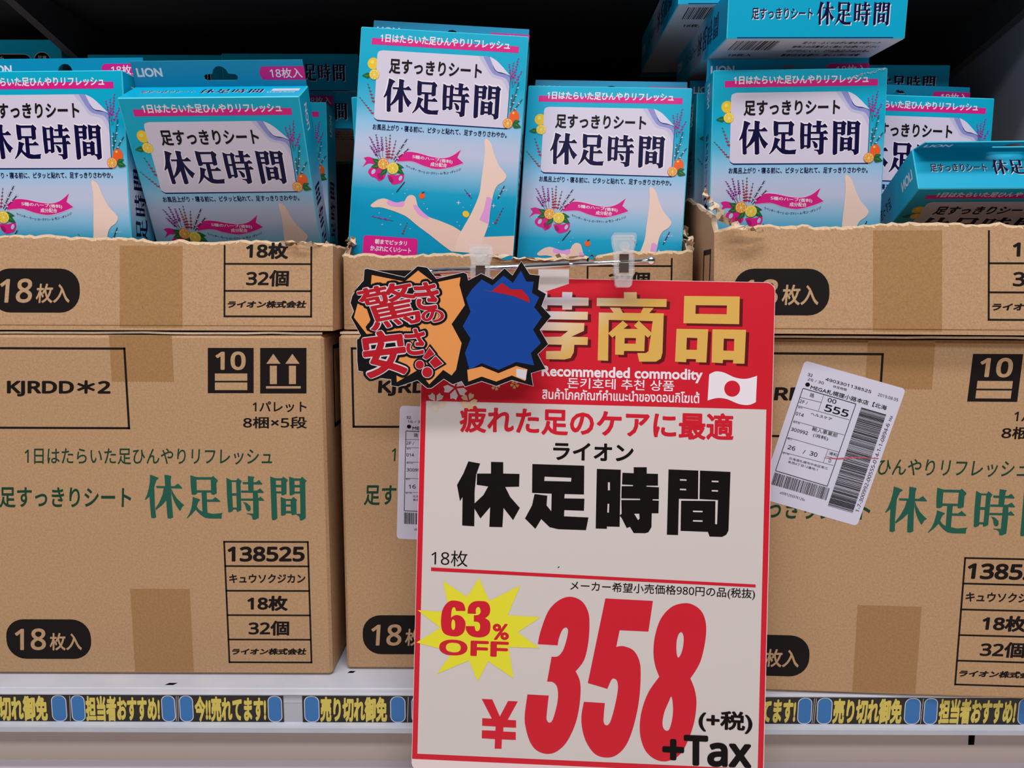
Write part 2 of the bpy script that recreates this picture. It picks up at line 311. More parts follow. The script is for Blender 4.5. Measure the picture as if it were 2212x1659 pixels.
# ---------------------------------------------------------------- artwork, millimetres on each printed face
ART_SIGN = [
('t','red',3,'疲れた足のケアに最適',(29.44,-94.98,229.36,-95.94,29.56,-114.88),0.03),
('t','black',3,'ライオン',(98.83,-120.26,157.53,-120.22,98.9,-133.29),0.03),
('p','black',3,0,'36.66,-136.19 45.36,-137.54 42.72,-145.64 41.8,-158.64 42.04,-168.51 42.18,-183.94 33.24,-183.61 32.97,-162.61 31.19,-165.76 28.66,-153.85 33.16,-145.31'),
('p','black',3,0,'43.2,-145.01 53.58,-144.71 53.37,-136.08 62.39,-136.06 62.6,-144.44 74.56,-144.34 74.55,-153.7 64.32,-154.25 68.2,-161.53 75.42,-169.32 70.72,-178.46 63.47,-169.69 62.95,-183.88 53.31,-183.95 53.57,-169.38 46.61,-177.99 42.1,-170.98 42.01,-167.03 48.41,-160.66 51.72,-154.26 43.28,-153.28'),
('p','black',3,0,'83.86,-136.8 121.92,-136.93 122.19,-158.03 108.1,-158.1 107.93,-161.3 122.63,-161.09 122.48,-169.93 108.14,-169.89 108.01,-174.44 125.9,-174.73 124.29,-184.11 103.83,-184.04 97.66,-182.76 91.37,-177.06 87.24,-184.33 79.43,-176.95 84.36,-167.19 86,-158.77 95.37,-159.71 95.05,-166.86 98.6,-171.05 98.53,-158.14 84.14,-157.97/93.06,-145.76 112.71,-146.04 112.53,-148.87 92.9,-148.96'),
('p','black',3,0,'131.14,-138.99 148.6,-139.1 148.76,-180.86 139.49,-180.92 139.53,-182.63 131.35,-182.65/139.44,-148.56 140.9,-148.51 141.05,-154.39 139.58,-154.44/139.58,-164.25 140.8,-164.21 140.71,-170.71 139.49,-170.74'),
('p','black',3,0,'157.93,-136.99 167.42,-136.71 167.53,-141.36 175.67,-141.36 175.87,-149.91 167.5,-150.17 167.51,-150.9 176.63,-151.11 176.72,-159.79 172.23,-159.93 172.25,-160.78 176.75,-160.89 176.72,-170.06 171.87,-170.21 171.87,-180.36 169.77,-184.1 167.36,-184.91 159.1,-185.06 156.31,-180.62 153.9,-181.55 150.07,-174.33 148.56,-172.54 149.99,-171.27 149.51,-161.24 163.13,-160.82 163.11,-159.84 149.48,-160.02 149.5,-151.08 157.78,-150.83 157.76,-149.97 149.72,-149.84 149.87,-141.26 158.04,-141.39'),
('p','paper',4,0,'159.12,-170.98 162.77,-170.87 163.09,-174.28 162.03,-175.54'),
('p','black',3,0,'183.23,-137.84 204.79,-138.07 205.04,-158.92 191.25,-158.98 191.28,-185.47 183.16,-185.49'),
('p','black',3,0,'205.99,-138.03 227.96,-138.36 227.54,-181 226.04,-184.09 223.07,-185.77 214.02,-185.82 212.74,-182.45 193.02,-182.36 192.86,-160.39 217.63,-159.87 217.79,-176.68 219.23,-176.64 219.42,-159.09 206.13,-158.76'),
('p','paper',4,0,'191.63,-144.68 196.36,-144.72 196.38,-145.76 191.66,-145.72'),
('p','paper',4,0,'191.8,-151.63 196.28,-151.68 196.31,-152.72 191.83,-152.67'),
('p','paper',4,0,'214.62,-145.09 219.45,-145.13 219.47,-146.17 214.64,-146.13'),
('p','paper',4,0,'214.78,-151.91 219.25,-151.96 219.27,-153 214.81,-152.95'),
('p','paper',4,0,'201.62,-167.32 208.51,-167.29 208.53,-168.32 201.64,-168.36'),
('p','paper',4,0,'201.79,-174.27 208.67,-174.23 208.7,-175.27 201.81,-175.31'),
('t','black',3,'18枚',(10.97,-202.27,37.92,-202.23,11.01,-214.02),0),
('p','red',3,0,'10.92,-215.26 247.94,-219.48 247.99,-221.66 10.99,-217.98'),
('t','black',3,'メーカー希望小売価格980円の品(税抜)',(113.93,-221.33,247.77,-222.69,113.77,-229.56),0.01),
('p','yellow',4,0,'46.58,-221.73 54.66,-238.47 77.19,-226.2 68.49,-248.44 92.52,-249.02 76.19,-260.71 92.46,-271.77 69.68,-271.79 73.94,-294.65 54.89,-282.85 47.47,-297.94 40.66,-282.79 17.35,-293.61 28.36,-277.11 1.48,-271.1 18.86,-259.55 1.75,-247.2 25.4,-247.81 19.99,-224.89 38.13,-235.98'),
('p','red',5,1,'28.04,-239.07 34.9,-240.42 37.12,-244.91 36.91,-246.52! 30.34,-246.76! 29.41,-244.33 27.8,-244.39 26.99,-246.89 26.74,-251.84! 29.55,-249.88 33.9,-250.34 37.09,-253.92 37.45,-258.23 36.07,-262.6 32.41,-265.21 27.45,-265.4 22.45,-263.99 19.87,-260.13 19.31,-252.74 20.39,-245.9 23.74,-240.83/28.39,-253.01 29.67,-254.82 29.78,-259.14 28.58,-260.79 27.3,-259.23 27.19,-254.91'),
('p','red',5,1,'38.81,-248.3! 39.31,-243.35 42.32,-239.78 47.24,-238.74 52.83,-239.4 55.4,-243.37 54.9,-248.32 51.88,-251.27! 55.02,-253.25 55.98,-256.91 55.24,-261.87 51.6,-264.85 46.05,-265.56 41.06,-264.27 38.13,-260.67 37.8,-257.6! 44.24,-257.36! 45.06,-260.41 46.56,-260.97 48.01,-259.68 48.3,-256.59 47.01,-254.42 43.66,-254.05! 43.55,-249.36! 46.88,-248.99 48.43,-246.71 47.61,-243.66 46.12,-243.34 44.92,-244.99 45.01,-248.32!'),
('t','red',5,'%',(57.54,-255.01,69.51,-254.8,57.83,-266.95),0.03),
('t','red',5,'OFF',(18.45,-267.97,69.83,-267.84,18.49,-279.59),0.04),
('p','red',3,1,'91.16,-268.87! 92.78,-259.83 97.95,-244.88 105.11,-236.63 113.61,-233.25 122.25,-236.01 127.34,-243.8 128.55,-253.56 127.9,-267.07 125.15,-279.44 119.23,-287.65! 122.45,-294.27 123.27,-302.82 122.34,-315.13 119.59,-327.51 113.77,-340.03 106.59,-347.1 99.27,-349.02 91.84,-346.53 86.76,-339.99 83.41,-329.07 82.83,-320.49 84.45,-306.03! 100.06,-306.24! 98.83,-321.03 99.29,-324.7 101.16,-326.09 103.32,-323.91 105.58,-315.83 106.84,-307.19 106.04,-299.85 102.89,-296.3 98.59,-296.1! 101.45,-277.68! 106.1,-277.13 109.67,-272.69 111.94,-265.24 113.02,-259.06 112.34,-256.38 110.49,-256.08 108.35,-258.62 106.4,-264.22 105.66,-269.16!'),
('p','red',3,1,'139.67,-233.54! 174.26,-234.12! 171.53,-256.58! 150.59,-256.4! 148.45,-268.73! 153.55,-267.92 160.92,-270.69 165.35,-277.85 166.68,-287.58 166.03,-305.94 162.83,-324.42 157.72,-339.31 150.61,-347.58 142.74,-349.77 134.75,-347.44 128.44,-339.38 125.15,-329.72 124.3,-319.95 125.88,-309.7! 141.16,-310.04! 140.47,-321.71 141.29,-325.35 143.38,-326.11 145.74,-322.71 148.52,-311.57 150.32,-300.48 149.93,-294.38 148.04,-292 145.62,-292.71 142.74,-299.57! 128.36,-295.87!'),
('p','red',3,1,'197.68,-234.85 204.98,-236.66 210.54,-241.94 213.18,-251.59 212.3,-265.02 209,-278.56 202.62,-289.54! 205.82,-296.97 207.5,-306.65 206.37,-320.1 202.47,-333.68 196.69,-344.91 188.34,-350.16 179.85,-349.93 172.44,-344.77 168.35,-336.4 166.9,-326.69 168.06,-314.41 172.59,-300.78 180.2,-289.23! 176.97,-281.06 175.52,-271.34 176.44,-259.09 180.39,-246.72 188.06,-237.89/195.52,-256.16 197.06,-259.52 196.96,-265.62 195.54,-271.77 193.43,-274.66 192.24,-270.68 192.07,-263.37 193.39,-257.83/189.39,-303.38 190.7,-312.23 190.06,-320.8 188.39,-326.97 186.36,-328.28 184.14,-326.55 183.31,-322.31 184.46,-314.94 187.31,-307.49'),
('p','red',3,0,'50.88,-310.75 58.67,-310.8 64.53,-323.11 70.29,-311.42 77.44,-311.49 70.38,-325.33 76.55,-325.43 76.68,-330.84 67.31,-330.88 67.39,-334.07 76.51,-334.05 76.66,-339.82 66.42,-339.9 66.35,-346.8 61.29,-346.9 61.36,-339.88 51.59,-339.69 51.57,-333.78 61.46,-333.72 61.63,-330.63 51.61,-330.45 51.6,-324.9 58.65,-324.97'),
('t','black',5,'(+税)',(209.19,-311.69,247.98,-312.24,209.33,-327.53),0.03),
('t','black',5,'+Tax',(183.38,-330.61,247.58,-330.48,183.8,-353.05),0.04),
('p','goldshade',2,0,'193.98,-12.81 233.99,-12.47 234.03,-32.56 193.84,-32.7/202.39,-19.36 224.96,-19.17 224.85,-25.61 202.37,-25.72'),
('p','gold',3,0,'191.54,-11.07 231.56,-10.73 231.6,-30.83 191.4,-30.96/199.96,-17.62 222.54,-17.43 222.42,-23.87 199.93,-23.98'),
('p','goldshade',2,0,'188.97,-36.93 211.85,-36.79 211.1,-60.96 203.57,-60.96 203.51,-58.72 196.59,-58.7 196.48,-61.12 188.48,-60.86/196.58,-43.21 204.21,-43.31 204.06,-52 196.43,-51.99'),
('p','gold',3,0,'186.53,-35.19 209.42,-35.05 208.67,-59.23 201.13,-59.22 201.08,-56.99 194.16,-56.97 194.04,-59.39 186.03,-59.13/194.14,-41.47 201.77,-41.57 201.63,-50.26 194,-50.25'),
('p','goldshade',2,0,'214.95,-36.72 239.06,-36.56 238.5,-61.21 230.3,-61.22 230.41,-58.72 222.99,-58.71 222.87,-61.22 214.9,-60.87/223.24,-43.25 230.75,-43.35 230.78,-52.1 223.1,-52.01'),
('p','gold',3,0,'212.51,-34.99 236.64,-34.83 236.08,-59.48 227.87,-59.49 227.99,-56.99 220.56,-56.98 220.45,-59.49 212.47,-59.14/220.81,-41.51 228.33,-41.62 228.36,-50.37 220.67,-50.28'),
('p','goldshade',2,0,'130.53,-15.6 150.4,-15.47 150.11,-10.98 159.39,-10.8 159.77,-15.46 181.34,-15.39 181.3,-21.13 130.58,-21.45'),
('p','gold',3,0,'128.07,-13.84 147.94,-13.72 147.65,-9.23 156.94,-9.05 157.32,-13.72 178.89,-13.65 178.85,-19.39 128.12,-19.7'),
('p','goldshade',2,0,'132.31,-26.18 143.05,-26.14 140.1,-22.42 147.62,-22.45 149.76,-26.09 162.71,-26 164.4,-22.1 171.97,-22.13 168.94,-25.87 179.45,-25.83 179.25,-54.35 178.2,-58.86 174.7,-61.18 162.49,-61.47 161,-55.22 166.98,-55.08 169.17,-53.69 170.27,-43.79 171.58,-31.65 139.6,-31.43 139.88,-61.37 132.27,-61.28'),
('p','gold',3,0,'129.85,-24.43 140.6,-24.39 137.64,-20.67 145.16,-20.7 147.3,-24.34 160.25,-24.26 161.95,-20.36 169.53,-20.38 166.5,-24.13 177.01,-24.09 176.8,-52.62 175.76,-57.12 172.25,-59.45 160.04,-59.73 158.55,-53.48 164.53,-53.34 166.72,-51.95 167.82,-42.05 169.13,-29.91 137.14,-29.68 137.42,-59.63 129.8,-59.53'),
('p','goldshade',2,0,'149.9,-31.84 153.82,-34.99 142.6,-44.4 139.4,-41.32'),
('p','gold',3,0,'147.44,-30.09 151.36,-33.25 140.14,-42.66 136.94,-39.58'),
('p','goldshade',2,0,'161.5,-31.59 171.53,-40.62 168.49,-43.83 158.02,-35.26'),
('p','gold',3,0,'159.05,-29.85 169.08,-38.88 166.04,-42.09 155.57,-33.52'),
('p','goldshade',2,0,'144.73,-39.86 146.47,-37.84 163.43,-37.66 166.19,-41.19 166.05,-53.76 151.33,-53.91 151.22,-56.79 144.87,-56.76/151.54,-44.38 159.76,-44.29 159.68,-48.51 151.46,-48.52'),
('p','gold',3,0,'142.27,-38.11 144.01,-36.1 160.98,-35.91 163.74,-39.45 163.6,-52.02 148.87,-52.17 148.76,-55.05 142.41,-55.02/149.09,-42.64 157.3,-42.55 157.23,-46.77 149.01,-46.78'),
('p','goldshade',2,0,'78.07,-16.01 87.1,-16.01 87,-11.86 94.21,-11.81 94.31,-15.87 105.11,-15.65 105.2,-11.68 112.57,-11.72 112.48,-15.5 124.61,-15.53 124.57,-21.39 112.63,-21.63 112.52,-24.52 105.51,-24.66 105.44,-21.6 94.45,-21.55 94.52,-24.53 87.31,-24.49 87.23,-21.42 78.2,-21.43'),
('p','gold',3,0,'75.59,-14.25 84.62,-14.25 84.52,-10.1 91.73,-10.05 91.83,-14.11 102.64,-13.9 102.72,-9.93 110.1,-9.96 110.01,-13.75 122.14,-13.78 122.11,-19.64 110.16,-19.88 110.05,-22.76 103.04,-22.91 102.97,-19.84 91.97,-19.79 92.05,-22.77 84.83,-22.74 84.75,-19.67 75.72,-19.67'),
('p','goldshade',2,0,'78.32,-26.12 124.23,-25.9 124.2,-31.75 78.47,-32.08'),
('p','gold',3,0,'75.84,-24.37 121.77,-24.15 121.73,-30 75.98,-30.33'),
('p','goldshade',2,0,'89.35,-34.02 121.92,-34.23 121.7,-39.91 112.56,-44.34 124.68,-44.44 124.64,-50.2 114.95,-50.24 114.64,-55.83 112.49,-59.94 108.02,-61.21 94.52,-61.25 94.38,-55.39 105.17,-54.97 105.78,-50.44 86.14,-50.34 86.01,-45.2 104.92,-44.51 110.21,-40.16 89.5,-40.16'),
('p','gold',3,0,'86.87,-32.27 119.46,-32.48 119.23,-38.16 110.09,-42.6 122.22,-42.69 122.18,-48.45 112.48,-48.49 112.17,-54.09 110.02,-58.19 105.55,-59.47 92.04,-59.51 91.9,-53.64 102.7,-53.22 103.31,-48.7 83.66,-48.59 83.53,-43.45 102.44,-42.76 107.74,-38.41 87.02,-38.41'),
('p','goldshade',2,0,'82.98,-32.17 88.87,-32.95 86.79,-40.22 87.3,-60.97 80.98,-60.94 80.65,-47.58 77.99,-49.44 76.05,-44.06 80.43,-38.55'),
('p','gold',3,0,'80.5,-30.41 86.39,-31.19 84.31,-38.46 84.82,-59.22 78.5,-59.19 78.17,-45.82 75.51,-47.69 73.57,-42.31 77.95,-36.79'),
('t','gold',3,'推',(19.23,-10.82,69.18,-11.21,20.01,-60.72),0.05),
('t','white',3,'Recommended commodity',(89,-64.09,206.13,-64.21,89.07,-74.47),0.03),
('t','white',3,'돈키호테 추천 상품',(108.12,-72.66,185.92,-73.02,108.05,-80.5),0.01),
('t','white',3,'สินค้าโภคภัณฑ์คำแนะนำของดอนกิโฆเต้',(89.85,-80.59,204.31,-80.81,89.88,-88.89),0.02),
('p','white',3,1,'210.91,-67.94! 215.46,-65.6 221.67,-66.34 229.7,-69.72 237.66,-70.42 245.36,-68.01! 244.94,-87.2! 239.88,-89.38 232.81,-88.85 223.9,-85.5 216.81,-84.96 210.22,-86.92!'),
('p','red',4,0,'233.42,-77.67 233.19,-79.5 232.41,-81.16 231.17,-82.49 229.6,-83.37 227.83,-83.7 226.05,-83.46 224.43,-82.66 223.13,-81.39 222.27,-79.77 221.95,-77.95 222.19,-76.12 222.96,-74.46 224.2,-73.13 225.78,-72.25 227.55,-71.92 229.33,-72.16 230.95,-72.96 232.25,-74.23 233.1,-75.86'),
('p','gold',4,0,'12.23,-93.42 14.77,-96.82 17.67,-97.11 17.62,-95.22 18.81,-93.74 16.32,-92.23'),
('p','gold',4,0,'11.3,-94.08 8.82,-97.53 9.44,-100.37 11.24,-99.74 13.02,-100.4 13.7,-97.58'),
('p','gold',4,0,'10.38,-93.4 6.31,-92.12 3.79,-93.59 4.95,-95.09 4.86,-96.99 7.77,-96.75'),
('p','gold',4,0,'10.75,-92.32 10.71,-88.08 8.53,-86.15 7.45,-87.7 5.62,-88.21 6.73,-90.89'),
('p','gold',4,0,'11.89,-92.33 15.93,-90.98 17.11,-88.33 15.29,-87.79 14.24,-86.21 12.02,-88.09'),
('p','gold',4,0,'36.71,-91.89 39.56,-94.2 42.05,-93.83 41.61,-92.25 42.29,-90.76 39.88,-90.02'),
('p','gold',4,0,'36.07,-92.64 34.74,-96.06 35.86,-98.31 37.23,-97.4 38.87,-97.58 38.83,-95.06'),
('p','gold',4,0,'35.15,-92.27 31.48,-92.06 29.68,-93.83 30.97,-94.84 31.3,-96.45 33.69,-95.64'),
('p','gold',4,0,'35.23,-91.28 34.29,-87.73 32.05,-86.57 31.48,-88.11 30.05,-88.93 31.56,-90.94'),
('p','gold',4,0,'36.19,-91.05 39.29,-89.06 39.7,-86.58 38.06,-86.51 36.84,-85.41 35.39,-87.46'),
('p','white',4,0,'26.75,-82.72 29.14,-87.23 32.53,-88.09 32.82,-85.84 34.5,-84.29 31.82,-82.04'),
('p','white',4,0,'25.52,-83.34 21.95,-87 22.17,-90.49 24.42,-90.06 26.42,-91.17 27.74,-87.94'),
('p','white',4,0,'24.55,-82.37 19.95,-80.12 16.69,-81.41 17.79,-83.41 17.34,-85.64 20.84,-85.89'),
('p','white',4,0,'25.18,-81.15 25.9,-76.1 23.67,-73.41 22.1,-75.07 19.83,-75.33 20.67,-78.73'),
('p','white',4,0,'26.54,-81.37 31.58,-80.49 33.45,-77.55 31.39,-76.57 30.43,-74.51 27.46,-76.35'),
('p','gold',4,0,'55.84,-80.21 57.46,-81.28 58.75,-80.95 58.43,-80.15 58.71,-79.33 57.4,-79.06'),
('p','gold',4,0,'55.54,-80.64 55.02,-82.51 55.73,-83.63 56.4,-83.08 57.27,-83.09 57.12,-81.77'),
('p','gold',4,0,'55.04,-80.49 53.1,-80.58 52.24,-81.6 52.98,-82.07 53.24,-82.89 54.45,-82.34'),
('p','gold',4,0,'55.02,-79.97 54.34,-78.15 53.11,-77.66 52.89,-78.5 52.18,-79 53.08,-79.98'),
('p','gold',4,0,'55.52,-79.8 57.04,-78.59 57.13,-77.26 56.26,-77.31 55.56,-76.8 54.91,-77.95'),
('p','gold',4,0,'69.76,-78.81 70.83,-80.42 72.15,-80.62 72.17,-79.76 72.74,-79.11 71.65,-78.36'),
('p','gold',4,0,'69.32,-79.09 68.12,-80.61 68.33,-81.92 69.16,-81.67 69.96,-82.02 70.33,-80.74'),
('p','gold',4,0,'68.92,-78.76 67.1,-78.08 65.92,-78.69 66.41,-79.4 66.33,-80.27 67.66,-80.23'),
('p','gold',4,0,'69.11,-78.27 69.19,-76.34 68.25,-75.4 67.72,-76.09 66.87,-76.28 67.32,-77.53'),
('p','gold',4,0,'69.63,-78.3 71.5,-77.78 72.09,-76.6 71.28,-76.31 70.84,-75.56 69.79,-76.37'),
('p','black',3,0,'104.27,-212.04 105.47,-211.14 105.72,-211.5 104.65,-212.76')]
ART_CARTON = [
('p','ink',1,0,'188.48,267.63 223.97,267.75 222.62,232.42 186.86,232.29'),
('p','ink',1,0,'229.01,267.77 264.85,267.89 263.79,232.32 227.68,232.19'),
('t','kraftprint',2,'10',(194.35,264.88,217.75,264.97,193.71,250.41),0.03),
('p','kraftprint',2,0,'193.11,247.74 218.27,247.83 218.05,242.13 192.85,242.04'),
('p','kraftprint',2,0,'192.79,240.71 217.99,240.8 217.76,234.84 192.53,234.75'),
('p','kraftprint',2,0,'239.04,263.24 244.41,255.54 233.36,255.5'),
('p','kraftprint',2,0,'236.06,253.94 241.47,253.96 240.98,239.66 235.55,239.64'),
('p','kraftprint',2,0,'253.8,263.29 259.2,255.59 248.14,255.55'),
('p','kraftprint',2,0,'250.85,253.99 256.26,254.01 255.81,239.71 250.39,239.69'),
('p','kraftprint',2,0,'232.48,237.93 259.5,238.02 259.44,236.2 232.41,236.1'),
('t','ink',1,'KJRDD＊2',(30.99,242.08,111.75,242.12,29.99,229.18),0.04),
('t','ink',1,'1パレット',(221.64,225.94,263.73,226.09,221.31,217.37),0.02),
('t','ink',1,'8梱×5段',(213.66,213.91,263.61,214.09,213.28,204.43),0.02),
('t','green2',1,'1日はたらいた足ひんやりリフレッシュ',(40.8,188.24,235.8,188.44,39.82,175.29),0.01),
('t','green2',1,'足すっきりシート',(18.42,156.68,122.8,156.55,17.1,140.02),0.02),
('s','green',1,(133.45,167.13,261.96,166.83,132.63,130.54)),
('t','ink',1,'138525',(197.06,108.56,258.75,108.79,196.52,95.96),0.04),
('t','ink',1,'キュウソクジカン',(197.33,85.63,258.56,85.85,197.01,78.11),0.03)]
ART_CARTONLOW = [
('t','ink',1,'18枚',(211.17,67.5,243.77,67.62,210.67,54.82),0.04),
('t','ink',1,'32個',(211.35,46.42,244.34,46.54,210.85,33.76),0.03),
('t','ink',1,'ライオン株式会社',(197.44,22.85,258.32,23.08,195.95,17.27),0.05),
('r','ink',1,(14.02,13.26,82.74,47.01,15)),
('t','kraftprint',2,'18',(21.63,39.01,46.91,39.36,20.21,20.48),0.02),
('t','kraftprint',2,'枚入',(49.64,35.42,75.79,35.51,48.58,20.58),0.02)]
